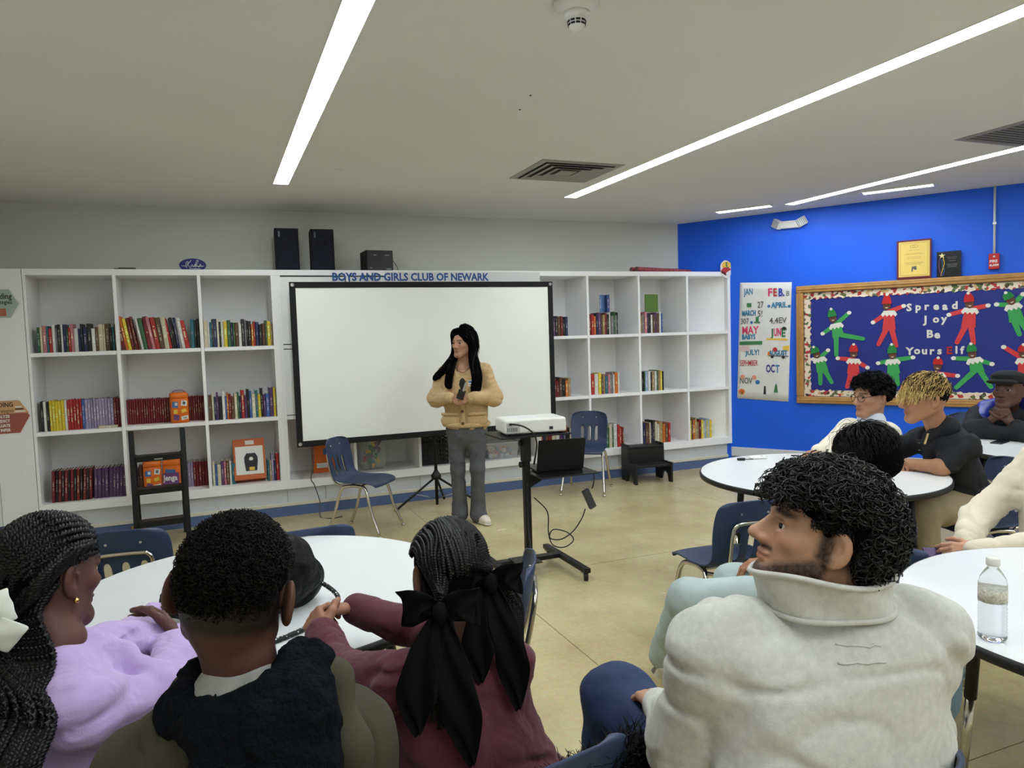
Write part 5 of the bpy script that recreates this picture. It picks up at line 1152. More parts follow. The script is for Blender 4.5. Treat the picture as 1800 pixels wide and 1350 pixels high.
def make_body(root, base, skin, head=None, R=None, s=1.0, extra_head=[], hands=[], trunk=[], hh=.0032, face=None, with_eyes=True, skinrgb=(120, 80, 60), **kw):
    """one continuous skin mesh: head and neck, hands and hidden trunk"""
    parts = []; cols = []; mi = []; fb = A3(lin(*skinrgb))
    if head is not None:
        v, f = vol(head_prims(head, R, s, **{k: kw[k] for k in ('nose', 'jaw', 'ears') if k in kw}) + extra_head, hh); parts.append((v, f)); cols.append(face(v) if face else np.repeat(fb[None], len(v), 0)); mi += [0]*len(f)
        if with_eyes:
            v, f, m = eyes(head, R, s); parts.append((v, f)); cols.append(np.repeat(fb[None], len(v), 0)); mi += m
    for hp in hands:
        v, f = vol(hp, .0028 if hh < .0045 else .0034); parts.append((v, f)); cols.append(np.repeat(fb[None], len(v), 0)); mi += [0]*len(f)
    if trunk:
        v, f = vol(trunk, .014); parts.append((v, f)); cols.append(np.repeat(fb[None], len(v), 0)); mi += [0]*len(f)
    v, f = join(parts); me = np_mesh('body', v - A3(base), f, [skin, M_eye, M_iris], True, np.concatenate(cols), mi)
    return link('body', me, root)

# ---- hair
M_hairblk = mat('black_hair', (11, 10, 11), .42, spec=.34); M_curl = mat('glossy_black_curls', (12, 11, 13), .32, spec=.5); M_hairbase = mat('black_hair_mass', (6, 6, 7), .95, bump=(160, .8, .006), spec=.05); M_hairbrn = mat('dark_brown_hair', (19, 15, 13), .6, spec=.2)
def scalp_pts(n, region, rs=(.0735, .094, .082), off=(0, -.012, .032)):
    out = []
    while len(out) < n:
        q = RNG.normal(size=(4*n, 3)); q /= np.linalg.norm(q, axis=1, keepdims=True); p = q*A3(rs) + A3(off)
        p = p[region(p[:, 0], p[:, 1], p[:, 2])]; out += list(p[:n - len(out)])
    return np.array(out, np.float32)
def curl_hair(c, R, s, n, region, length, crad, trad, turns=2.0, npt=14, grav=.3, puff=1.0, sides=3, tilt=.6):
    p = scalp_pts(n, region); nrm = (p - A3((0, -.012, .032)))/A3((.0735, .094, .082))**2; nrm /= np.linalg.norm(nrm, axis=1, keepdims=True)
    ax = nrm + RNG.normal(scale=tilt, size=nrm.shape); ax[:, 2] -= grav*.5; ax /= np.linalg.norm(ax, axis=1, keepdims=True)
    u = np.cross(ax, RNG.normal(size=ax.shape)); u /= np.linalg.norm(u, axis=1, keepdims=True); w = np.cross(ax, u)
    t = np.linspace(0, 1, npt)[None, :, None]; L_ = (length*RNG.uniform(.6, 1.25, n))[:, None, None]; cr = (crad*RNG.uniform(.6, 1.3, n))[:, None, None]; tn = (turns*RNG.uniform(.7, 1.3, n))[:, None, None]; ph = RNG.uniform(0, 6.28, n)[:, None, None]
    env = np.minimum(1, t*3); P = p[:, None] + nrm[:, None]*.002 + (nrm[:, None]*.55 + ax[:, None]*.45)*t*L_*puff + cr*env*(u[:, None]*np.cos(tn*6.283*t + ph) + w[:, None]*np.sin(tn*6.283*t + ph))
    P[..., 2] -= (grav*.02*(t[..., 0]**2))
    P = P*s @ R.T + A3(c)
    return tubes(P, trad*RNG.uniform(.7, 1.3, n), sides)
def strand_hair(c, R, s, roots, flow, length, lift, trad, npt=12, drop=.6, wob=.004, sides=3, hug=False):
    """strands lying along the skull then falling; flow(p)->local tangent direction"""
    n = len(roots); P = np.zeros((n, npt, 3), np.float32); p = roots.copy(); L_ = (length if np.ndim(length) else np.full(n, length))*RNG.uniform(.85, 1.1, n); st = (L_/(npt - 1))[:, None]
    o = A3((0, -.012, .032)); r = A3((.0735, .094, .082)); d = flow(p); ph = RNG.uniform(0, 6.28, (n, 3))
    lf = lift*RNG.uniform(.5, 1.3, n); hug_z = hug if hug else 9; hug = bool(hug)
    for k in range(npt):
        q = (p - o)/r; ln = np.linalg.norm(q, axis=1, keepdims=True); tgt = 1 + (lf/.083)[:, None]*min(1, .4 + k*.2)
        p = np.where((ln < tgt) | (hug & (p[:, 2:3] > hug_z)), o + q/ln*tgt*r, p); P[:, k] = p + wob*np.sin(ph + k*1.1)*min(1, k/3)
        d = flow(p)*.8 + d*.4; d[:, 2] -= drop*k/npt; d /= np.linalg.norm(d, axis=1, keepdims=True) + 1e-9; p = p + d*st
    P = P*s @ R.T + A3(c)
    return tubes(P, trad*RNG.uniform(.6, 1.3, n), sides)
def hair_obj(name, parts, m, root, base):
    """first part = dull mass under the strands"""
    v, f = join(parts); mi = np.zeros(len(f), np.int32); mi[:len(parts[0][1])] = 1
    return link(name, np_mesh(name, v - A3(base), f, [m, M_hairbase], True, None, mi), root)
# ---------------------------------------------------------------- people
def person(base, label): return empty('person', base, 0, label, 'person')
def up(z): return A3((0, 0, z))
def seat_trunk(pel, neck, knees, feet, r=.075):
    P = [cap(pel, neck, r*1.1, r*.6, .05)]
    for k, f in zip(knees, feet): P += [cap(pel, k, .07, .05, .03), cap(k, f, .045, .035, .03)]
    return P
def trousers(pel, hips, knees, ankles, rt=.095, rk=.075, ra=.06, waist=None, f=None):
    P = [ell(A3(pel) + up(.02), (.17, .15, .12), None, .05)]
    for h_, k, a in zip(hips, knees, ankles): P += [cap(h_, k, rt, rk, .05), cap(k, a, rk, ra, .04)]
    if waist is not None: P.append(cap(pel, waist, .15, .14, .05, fl=(f, 1.25)))
    return P
def shoe(a, d, root, base, m, sole, s=1.0, nm='shoe'):
    a, d = A3(a), A3(d); d = d/np.linalg.norm(d); n = A3((d[1], -d[0], 0))
    q = lambda x, y, z: A3((a[0], a[1], 0)) + n*x*s + d*y*s + up(z*s)
    P = [cap(q(0, -.05, .05), q(0, .1, .042), .042*s, .04*s, .03, fl=((0, 0, 1), 1.15)), cap(q(0, .08, .04), q(.0, .15, .034), .043*s, .034*s, .03, fl=((0, 0, 1), 1.3)), cap(q(0, -.05, .06), q(0, -.04, .1), .038*s, .036*s, .03)]
    o = vol_obj(nm, P, .006, m, root, base)
    v, f = vol([cap(q(0, -.055, .014), q(0, .06, .014), .042*s, .044*s, .02, fl=((0, 0, 1), 3.2)), cap(q(0, .06, .014), q(0, .15, .014), .045*s, .036*s, .02, fl=((0, 0, 1), 3.2))], .006)
    link('sole', np_mesh('sole', v - A3(base), f, sole), o)
    return o
def guide_lock(pts, rads, n, trad, npt=26, seed=0):
    P, _ = resamp(smoothpath(pts, 8), npt); R_ = np.interp(np.linspace(0, 1, npt), np.linspace(0, 1, len(rads)), rads)
    T = np.gradient(P, axis=0); T /= np.linalg.norm(T, axis=1, keepdims=True); N = np.cross(T, A3((.3, .2, 1))); N /= np.linalg.norm(N, axis=1, keepdims=True); B = np.cross(T, N)
    a = RNG.uniform(0, 6.283, n); q = np.sqrt(RNG.uniform(.25, 1, n)); ph = RNG.uniform(0, 6.283, n); t = np.linspace(0, 1, npt)
    aa = a[:, None] + .5*np.sin(3*t[None] + ph[:, None]); rr = q[:, None]*R_[None]*(1 + .12*np.sin(7*t[None] + ph[:, None]))
    return tubes(P[None] + rr[..., None]*(N[None]*np.cos(aa)[..., None] + B[None]*np.sin(aa)[..., None]), trad, 3)
def lock_sdf(pts, rads, k=.02):
    P = smoothpath(pts, 4); R_ = np.interp(np.linspace(0, 1, len(P)), np.linspace(0, 1, len(rads)), rads); return [cap(P[i], P[i+1], R_[i]*.85, R_[i+1]*.85, k) for i in range(len(P) - 1)]

M_denim_b = mat('blue_denim', (34, 52, 88), .8, bump=(420, .3, .001), vary=.16, vscale=9)
M_denim_l = mat('light_denim', (176, 192, 192), .8, bump=(420, .3, .001), vary=.08, vscale=9)
M_denim_g = mat('grey_denim', (82, 84, 88), .8, bump=(420, .3, .001), vary=.2, vscale=7)
M_khaki = mat('khaki_twill', (148, 132, 104), .8, bump=(420, .3, .001), vary=.08, vscale=9)
M_shoe_w = mat('white_sneaker', (220, 212, 196), .6); M_sole = mat('rubber_sole', (226, 222, 212), .6); M_shoe_g = mat('grey_knit_shoe', (120, 118, 114), .7, vary=.3, vscale=90)

# ---- standing presenter
def presenter():
    base = (1.955, 5.86, 0); b = A3(base); f = hd(-172); r = A3((f[1], -f[0], 0)); L = lambda x, y, z: b + r*x + f*y + up(z)
    root = person(base, 'young woman standing in a tan knit cardigan and grey jeans, holding a small device')
    R = frame(-146, 0, 0); hc = L(.005, .02, 1.53); sk = (176, 132, 106)
    neck = [cap(hc + R @ A3((0, -.02, -.06)), L(0, -.02, 1.36), .052, .05, .02), cap(L(0, -.02, 1.37), L(0, .0, 1.29), .06, .075, .03)]
    hR = hand_prims(L(.075, .2, 1.09), L(-.6, .45, -.25) - b, L(.5, 1, .3) - b, thumb=-1, s=.92, curl=(.7, .75, .8, .8))
    hL = hand_prims(L(-.075, .2, 1.085), L(.6, .5, -.15) - b, L(-.5, 1, .2) - b, thumb=1, s=.92, curl=(.75, .8, .85, .85))
    trunk = [cap(L(0, -.01, .9), L(0, -.01, 1.28), .08, .07, .03)]
    for q in (-1, 1): trunk += [cap(L(q*.09, 0, .88), L(q*.08, 0, .45), .07, .05, .03), cap(L(q*.08, 0, .45), L(q*.08, 0, .08), .05, .04, .03)]
    make_body(root, base, skin_mat('skin_presenter', sk), hc, R, .97, neck, [hR, hL], trunk, .003, face_cols(hc, R, .97, sk, lip=(.78, .55, .55)), skinrgb=sk)
    # cardigan
    Mk = mat('tan_chunky_knit', (198, 166, 118), .9, bump=(210, .9, .004), vary=.1, vscale=60, sheen=.2)
    P = [cap(L(0, 0, .87), L(0, 0, 1.15), .185, .185, .04, fl=(f, 1.45)), cap(L(0, 0, 1.12), L(0, -.01, 1.26), .19, .165, .06, fl=(f, 1.5))]
    for q in (-1, 1):
        P += [cap(L(q*.05, -.02, 1.335), L(q*.165, -.015, 1.29), .05, .068, .04), cap(L(q*.165, -.015, 1.28), L(q*.245, .03, 1.08), .07, .075, .03), cap(L(q*.245, .03, 1.07), L(q*.11, .185, 1.09), .075, .048, .03), cap(L(q*.115, .18, 1.09), L(q*.085, .2, 1.09), .047, .043, .01)]
    P += [cap(L(0, .17, 1.39), L(0, .14, 1.16), .09, .03, .012, sub=True), cap(L(0, 0, .52), L(0, 0, .5), .31, .31, .005, sub=True), cap(L(0, -.0, 1.44), L(0, .06, 1.34), .062, .062, .02, sub=True)]
    c = vol_obj('cardigan', P, .007, Mk, root, base, noise=[(.006, (14, 14, 9), 1), (.0022, (90, 90, 14), 2), (.008, (9, 9, 16), 8, 3)])
    for q in (-1, 1):
        link('pocket', np_mesh('pocket', *(lambda vf: (vf[0] - b, vf[1]))(vol([cap(L(q*.07, .118, .89), L(q*.155, .095, .89), .045, .045, .02, fl=(f, 4))], .007)), Mk), c)
        link('pocket_welt', np_mesh('pocket_welt', *(lambda vf: (vf[0] - b, vf[1]))(vol([cap(L(q*.05, .133, .945), L(q*.18, .1, .945), .014, .014, .01)], .006)), Mk), c)
    MB().tube([tuple(L(.187*math.cos(a), .131*math.sin(a), .85) - b) for a in [2*PI*k/36 for k in range(36)]], .021, 8, closed=True).build('hem_rib', Mk, c)
    link('button_band', np_mesh('button_band', *(lambda vf: (vf[0] - b, vf[1]))(vol([cap(L(.0, .132, .85), L(.0, .137, 1.07), .022, .02, .01, fl=(f, 2))], .006)), Mk), c)
    for z in (.87, .97, 1.06): MB().lathe([(0, 0), (.013, 0), (.013, .005), (.009, .006), (0, .004)], 14, M=Matrix(((r[0], 0, f[0], 0), (r[1], 0, f[1], 0), (0, 1, 0, 0), (0, 0, 0, 1)))).build('button', mat('horn_button', (96, 66, 40), .3), c, tuple(f*.15 + up(z)))
    vol_obj('camisole', [cap(L(0, .05, 1.08), L(0, .05, 1.19), .085, .08, .03, fl=(f, 1.25))], .006, M_blackmat, root, base)
    MB().tube([tuple(L(.05*math.cos(a), .045 + .028*math.sin(a)*(1 if math.sin(a) > 0 else .3), 1.345 - .045*max(0, math.sin(a))) - b) for a in [2*PI*k/28 for k in range(28)]], .0016, 5, closed=True).build('necklace', mat('silver_chain', (214, 206, 190), .25, 1.0), root)
    bd_ = MB().box((-.03, 0, -.024), (.03, .003, .024)).box((-.028, .003, .006), (.028, .004, .02), 1).box((-.02, .003, -.014), (.02, .0036, -.008), 2).build('name_badge', [M_wprint, M_bprint, M_kprint], root, tuple(L(-.085, .13, 1.2) - b)); bd_.rotation_euler = (0, 0, math.atan2(-f[0], f[1]))
    # jeans
    P = [cap(L(0, 0, .9), L(0, 0, .8), .15, .165, .03, fl=(f, 1.3))]
    fx = {1: .085, -1: -.075}
    for q in (-1, 1):
        P += [cap(L(q*.085, 0, .82), L(q*.085, .02, .47), .088, .062, .03), cap(L(q*.085, .02, .47), L(fx[q], -.01, .14), .06, .062, .02), cap(L(fx[q], -.01, .14), L(fx[q], .0, .075), .062, .074, .02)]
    j = vol_obj('jeans', P, .007, M_denim_g, root, base, noise=[(.0045, (16, 16, 26), 4), (.002, (40, 40, 60), 5)])
    MB().tube([tuple(L(.155*math.cos(a), .118*math.sin(a), .845) - b) for a in [2*PI*k/30 for k in range(30)]], .012, 6, closed=True).build('waistband', M_denim_g, j)
    shoe(L(.09, -.03, 0), f*.9 + r*.25, root, base, M_shoe_w, M_sole, .95); shoe(L(-.085, -.02, 0), f*.75 - r*.55, root, base, M_shoe_w, M_sole, .95)
    # device in the hands
    dv = empty('handheld_clicker', tuple(L(-.012, .265, 1.1)), 0, 'slim black and silver presenting device in the standing woman hands', 'clicker')
    Md = Matrix.Rotation(-.35, 4, Vector((f[0], f[1], 0))) @ Matrix(((r[0], f[0], 0, 0), (r[1], f[1], 0, 0), (0, 0, 1, 0), (0, 0, 0, 1)))
    MB().box((-.03, -.006, -.02), (.03, .006, .06), M=Md).build('body', M_black, dv, bevel=.004); MB().box((-.018, -.005, .05), (.0, .007, .125), M=Md).build('wand', M_steel, dv, bevel=.003)
    # hair
    hw = lambda x, y, z: hc + R @ A3((x, y, z))
    locks = [([hw(.0, .045, .116), hw(.066, .02, .09), hw(.09, -.015, .0), hw(.095, -.02, -.08), L(.12, .04, 1.36), L(.215, .06, 1.27), L(.25, .06, 1.235)], [.012, .026, .028, .034, .038, .03, .01]),
             ([hw(.0, .055, .114), hw(.066, .035, .08), hw(.088, .0, -.02), hw(.092, .0, -.1), L(.1, .1, 1.3), L(.115, .13, 1.2), L(.1, .14, 1.17)], [.01, .02, .02, .026, .034, .03, .01]),
             ([hw(-.0, .05, .116), hw(-.066, .03, .085), hw(-.09, -.005, .0), hw(-.095, -.01, -.09), L(-.1, .07, 1.36), L(-.125, .11, 1.25), L(-.115, .135, 1.15), L(-.1, .14, 1.12)], [.012, .024, .026, .034, .045, .048, .042, .012]),
             ([hw(0, -.02, .12), hw(0, -.1, .08), hw(0, -.125, -.02), L(0, -.13, 1.35), L(0, -.13, 1.2)], [.05, .06, .07, .07, .03])]
    S = [ell(hw(0, -.022, .034), A3((.085, .1, .094)), R, .02)]
    for p, q in locks: S += lock_sdf(p, q)
    S.append(ell(hw(0, .1, -.025), A3((.066, .075, .1)), R, .01, True))
    v, f_ = vol(S, .006, [(.003, (60, 60, 12), 3)])
    parts = [(v, f_)] + [guide_lock(p, [x*1.02 for x in q], 130, .0016) for p, q in locks]
    hair_obj('hair', parts, M_hairblk, root, base)
presenter()

# ---- girl in lavender fleece (left foreground)
def lavender():
    base = (-.39, 1.62, 0); b = A3(base); R = frame(20, -8, 0); s = 1.0; hc = A3((-.338, 1.75, 1.118)); sk = (92, 62, 52)
    root = person(base, 'girl in a lavender fleece with long black box braids and a white bow')
    hw = lambda x, y, z: hc + R @ A3((x, y, z))
    neckb = A3((-.322, 1.69, .985))
    f = hd(48); r = A3((f[1], -f[0], 0))
    shR = A3((-.275, 1.55, .9)); shL = A3((-.32, 1.84, .9)); elR = A3((-.14, 1.7, .83)); wrR = A3((-.115, 1.94, .862)); elL = A3((-.2, 1.98, .86)); wrL = A3((-.19, 2.1, .868))
    wd = A3((.2, 1, .35))
    hR = hand_prims(wrR, (-.35, .75, .28), (.8, .3, .3), thumb=-1, curl=(.35, .4, .45, .5)); hL = hand_prims(wrL + A3((-.005, .0, 0)), (.55, .25, .25), (-.3, .5, .8), thumb=1, curl=(.6, .65, .7, .7))
    pel = A3((-.42, 1.6, .54))
    make_body(root, base, skin_mat('skin_lavender', sk), hc, R, s, [cap(hw(0, -.02, -.06), neckb, .052, .055, .02)], [hR, hL], seat_trunk(pel, neckb, [A3((-.25, 2.0, .52)), A3((-.1, 1.85, .52))], [A3((-.2, 2.05, .06)), A3((-.05, 1.9, .06))]), .0032, face_cols(hc, R, s, sk, lip=(.9, .6, .6)), skinrgb=sk)
    Mf = mat('lavender_fleece', (186, 160, 214), .95, bump=(300, .35, .002), vary=.05, vscale=20, sheen=.3, folds=(8, .5, .02))
    P = [cap(pel, neckb - up(.17), .16, .15, .05, fl=(f, 1.35)), cap(neckb - up(.17), neckb - up(.085), .14, .075, .05, fl=(f, 1.3))]
    P += [cap(neckb - up(.07), shR, .058, .066, .04), cap(neckb - up(.07), shL, .058, .066, .04), cap(shR, elR, .066, .06, .035), cap(elR, wrR, .06, .044, .03), cap(shL, elL, .064, .058, .035), cap(elL, wrL, .058, .044, .03)]
    P += [cap(neckb - r*.07 - up(.04), neckb + r*.07 - up(.04), .05, .05, .04), cap(neckb + f*.06 - up(.035), neckb + f*.12 - up(.08), .045, .04, .04)]
    vol_obj('fleece_top', P, .008, Mf, root, base, noise=[(.007, (13, 11, 11), 11), (.003, (30, 24, 34), 12), (.011, (8, 8, 15), 13, 3), (.006, (16, 14, 24), 14, 3)])
    vol_obj('trousers', trousers(pel, [pel + A3((.03, .08, 0)), pel + A3((.06, -.06, 0))], [A3((-.25, 2.0, .52)), A3((-.1, 1.85, .52))], [A3((-.2, 2.05, .06)), A3((-.05, 1.9, .06))]), .014, M_denim_b, root, base)
    er = MB().lathe([(0, -.006), (.0045, -.004), (.006, 0), (.0045, .004), (0, .006)], 12).build('earring', mat('gold', (232, 190, 120), .2, 1.0), root, tuple(hw(.083, -.004, -.047) - b))
    # braids
    parts = [vol([ell(hw(0, -.02, .034), A3((.076, .095, .084)), R, .02), ell(hw(0, -.06, -.02), A3((.066, .055, .06)), R, .03), ell(hw(0, .1, -.03), A3((.075, .075, .095)), R, .01, True)], .005)]
    knot = hc - RGT*.05 - FWD*.112 - up(.06); br = []
    for k in range(19):   # from hairline back over the head
        a = -1.4 + 2.8*k/18; x0 = .074*math.sin(a); z0 = .03 + .075*math.cos(a)
        pts = []
        for t in (0, .25, .5, .75, 1):
            yy = .055*(1 - t) - .105*t; xx = x0*(1 - .35*t*t); zz = z0 - .05*t*t
            q = A3((xx, yy + .012, zz - .032)); ln = math.sqrt((q[0]/.0735)**2 + (q[1]/.094)**2 + (q[2]/.082)**2); q = q/max(ln, .3)*1.1 + A3((0, -.012, .032)); pts.append(hw(*q))
        e = knot + r*random.uniform(-.02, .02) + up(random.uniform(-.02, .02))
        br.append(smoothpath([tuple(p) for p in pts] + [tuple(e)], 5))
    for k in range(18):   # lower layer round the sides to the nape
        a = random.uniform(-1, 1); sd = 1 if k % 3 else -1
        p0 = hw(sd*.072, .04 - .02*abs(a), .06 - .015*abs(a)); p1 = hw(sd*.084, -.035, .05 - .02*abs(a)); p2 = hw(sd*.066, -.095, -.01 - .03*abs(a))
        br.append(smoothpath([tuple(p0), tuple(p1), tuple(p2), tuple(knot + up(random.uniform(-.04, .01)))], 6))
    for k in range(26):   # falling down the back
        u = k/25; o = RGT*(-.07 + .19*u) - FWD*(.02 + .025*random.random())
        p = [knot + RGT*random.uniform(-.02, .02), knot + o*.5 - up(.06) - FWD*.02, neckb + o*.8 - FWD*.15 - up(.03 + .02*u), neckb + o*.95 - FWD*.225 - up(.11), neckb + o*1.02 - FWD*.25 - up(.24), neckb + o*1.05 + RGT*random.uniform(-.015, .015) - FWD*.25 - up(.42 + .08*random.random())]
        br.append(smoothpath([tuple(q) for q in p], 6))
    for k in range(16):   # from behind the ear down over the neck
        u = k/15; o = RGT*(.05 - .13*u)
        p = [hw(.076 - .12*u, -.045 - .06*u*(1 - u)*2 - .03*u, .0), hw(.072 - .12*u, -.08 - .04*u, -.06), neckb + o - FWD*.1 + up(.01), neckb + o*1.05 - FWD*.19 - up(.07), neckb + o*1.1 - FWD*.25 - up(.2), neckb + o*1.1 + RGT*random.uniform(-.02, .02) - FWD*.255 - up(.45)]
        br.append(smoothpath([tuple(q) for q in p], 6))
    parts += [braid(p, .0072, .02, 7) for p in br]
    hair_obj('hair_braids', parts, M_hairblk, root, base)
    # white bow
    Mb = mat('white_satin', (232, 236, 226), .5, sheen=.2); K = knot - FWD*.05 + RGT*.045 + up(.04)
    def leaf(p0, dirv, L_, w, nrm, nm):
        n, m = 9, 5; dirv = A3(dirv)/np.linalg.norm(dirv); nrm = A3(nrm)/np.linalg.norm(nrm); sd = np.cross(dirv, nrm); v = []
        for i in range(n):
            t = i/(n-1); wi = w*(.25 + .75*math.sin(min(1, t*1.15)*PI/2))
            for j in range(m):
                q = (j/(m-1) - .5)*2; v.append(tuple(A3(p0) + dirv*L_*t + sd*wi*q + nrm*(.02*math.sin(t*PI) - .012*q*q*math.sin(t*PI) + .006*math.sin(6*q + 4*t)) - b))
        o = MB().add(v, [(i*m+j, i*m+j+1, (i+1)*m+j+1, (i+1)*m+j) for i in range(n-1) for j in range(m-1)], 0, True).build(nm, Mb, root); o.modifiers.new('solid', 'SOLIDIFY').thickness = .004
        o.modifiers.new('sub', 'SUBSURF').levels = 1
    leaf(K - RGT*.02, RGT*.9 + up(.25), .06, .032, -FWD, 'bow_loop'); leaf(K - RGT*.02, -RGT*.9 + up(.25), .09, .036, -FWD, 'bow_loop'); leaf(K - RGT*.02, RGT*.75 - up(.7), .085, .034, -FWD, 'bow_tail'); leaf(K - RGT*.02, -RGT*.2 - up(1), .1, .03, -FWD, 'bow_tail')
    MB().lathe([(0, -.02), (.012, -.014), (.014, 0), (.012, .014), (0, .02)], 12).build('bow_knot', Mb, root, tuple(K - FWD*.01 - b))
lavender()

# ---- boy in olive jacket
def olive():
    base = (.01, 1.2, 0); b = A3(base); R = frame(-4, -6, 9); hc = A3((.012, 1.262, 1.178)); s = 1.06; sk = (84, 56, 45)
    root = person(base, 'boy seen from behind in an olive jacket with black sherpa hood')
    hw = lambda x, y, z: hc + R @ A3((x*s, y*s, z*s)); neckb = A3((.015, 1.245, 1.06)); f = hd(-12); r = A3((f[1], -f[0], 0)); pel = A3((.0, 1.22, .54))
    shL = A3((-.135, 1.3, .885)); shR = A3((.172, 1.245, .9))
    hairl = lambda x, y, z: np.clip((z + .052 + .35*np.clip(y + .03, 0, 1) - 0*x)/.018, 0, 1)*np.clip((.045 - y)/.01, 0, 1)*(np.abs(x) < .0735)*.93
    make_body(root, base, skin_mat('skin_olive', sk), hc, R, s, [cap(hw(0, -.03, -.05), neckb, .049, .052, .015), cap(neckb, neckb - up(.06), .052, .06, .02)], [], seat_trunk(pel, neckb, [A3((-.02, 1.7, .54)), A3((.15, 1.68, .54))], [A3((0, 1.75, .06)), A3((.15, 1.72, .06))]), .0034, face_cols(hc, R, s, sk, hairline=hairl), skinrgb=sk, ears=1.13)
    reg = lambda x, y, z: ~((np.abs(x) > .045) & (z < .045) & (y > -.05)) & (z > -.028 - .5*np.clip(y + .03, -.03, 1) + .7*np.clip(y - .02, 0, 1)) & (y < .075)
    parts = [vol([ell(hw(0, -.014, .037), A3((.0775, .0975, .086))*s, R, .01), ell(hw(0, .12, -.02), A3((.1, .075, .075))*s, R, .01, True), ell(hw(0, -.02, -.1), A3((.12, .13, .08))*s, R, .01, True)], .0045, [(.0022, (110, 110, 110), 2)])]
    parts.append(curl_hair(hc, R, s, 7000, reg, .011, .0032, .0011, 1.3, 8, .05, 1.0, 3, .5))
    hair_obj('hair', parts, M_hairbrn, root, base)
    Mj = mat('olive_ribbed_cloth', (66, 63, 46), .9, bump=(240, .5, .002), wave=.5, vary=.1, vscale=15)
    P = [cap(pel, neckb - up(.2), .2, .195, .05, fl=(f, 1.5)), cap(neckb - up(.24), neckb - up(.13), .17, .08, .05, fl=(f, 1.4)), cap(neckb - up(.085), shL, .045, .076, .05), cap(neckb - up(.085), shR, .045, .076, .05)]
    for sh, q in ((shL, -1), (shR, 1)):
        el_ = sh + r*q*.045 + f*.06 - up(.27); wr = el_ + f*.25 - r*q*.05 + up(.02); P += [cap(sh, el_, .08, .072, .04), cap(el_, wr, .07, .05, .03)]
    jk = vol_obj('jacket', P, .008, Mj, root, base, noise=[(.006, (9, 9, 8), 21), (.003, (26, 26, 20), 22), (.009, (8, 8, 9), 23, 3)])
    for q, sh in ((-1, shL), (1, shR)):   # shoulder seams
        MB().tube(smoothpath([tuple(neckb + r*q*.1 - up(.05) - f*.03 - b), tuple(sh + up(.078) - f*.01 - r*q*.02 - b), tuple(sh + up(.03) - f*.078 + r*q*.015 - b)], 6), .0035, 5).build('seam', Mj, jk)
    # grey T-shirt collar
    vol_obj('shirt_collar', [cap(neckb - r*.02 - f*.03 - up(.045), neckb + r*.02 - f*.03 - up(.045), .058, .058, .02), cap(neckb - up(.1), neckb - up(.03), .07, .06, .02)], .006, mat('heather_grey_jersey', (150, 150, 146), .9, bump=(500, .4, .001), vary=.12, vscale=50), root, base)
    Ms = mat('black_sherpa', (15, 18, 24), 1.0, bump=(130, 1.0, .01), spec=.1)
    nb = neckb
    H = chain([nb - r*.075 + f*.05 - up(.02), nb - r*.085 - f*.03 - up(.05), nb - r*.03 - f*.1 - up(.05), nb + r*.045 - f*.11 - up(.04), nb + r*.09 - f*.085 - up(.025), nb + r*.1 - f*.02 - up(.01), nb + r*.085 + f*.05 - up(.02)], [.024, .032, .038, .044, .046, .04, .028], .03)
    H += [ell(nb + r*.04 - f*.135 - up(.16), (.118, .05, .1), frame(-12), .04), ell(nb + r*.045 - f*.135 - up(.28), (.1, .05, .1), frame(-12), .05), ell(nb + r*.11 - f*.1 - up(.09), (.045, .045, .08), frame(-12), .04)]
    hd_ = vol_obj('hood_lining', H, .006, Ms, root, base, noise=[(.006, (38, 38, 38), 31), (.005, (85, 85, 85), 32)])
    O = chain([nb - r*.095 + f*.04 - up(.04), nb - r*.115 - f*.03 - up(.085), nb - r*.1 - f*.09 - up(.17), nb - r*.09 - f*.1 - up(.3), nb - r*.05 - f*.1 - up(.42)], [.022, .028, .03, .03, .025], .03) + chain([nb + r*.115 + f*.03 - up(.02), nb + r*.145 - f*.03 - up(.03), nb + r*.17 - f*.08 - up(.12), nb + r*.175 - f*.09 - up(.25), nb + r*.13 - f*.1 - up(.4)], [.022, .027, .028, .028, .025], .03)
    link('hood_shell', np_mesh('hood_shell', *(lambda vf: (vf[0] - b, vf[1]))(vol(O, .007, [(.003, (20, 20, 20), 4)])), Mj), jk)
    vol_obj('trousers', trousers(pel, [pel + f*.08 - r*.08, pel + f*.08 + r*.08], [A3((-.05, 1.7, .54)), A3((.15, 1.68, .54))], [A3((0, 1.75, .06)), A3((.15, 1.72, .06))]), .014, mat('black_trousers', (26, 27, 30), .85), root, base)
olive()

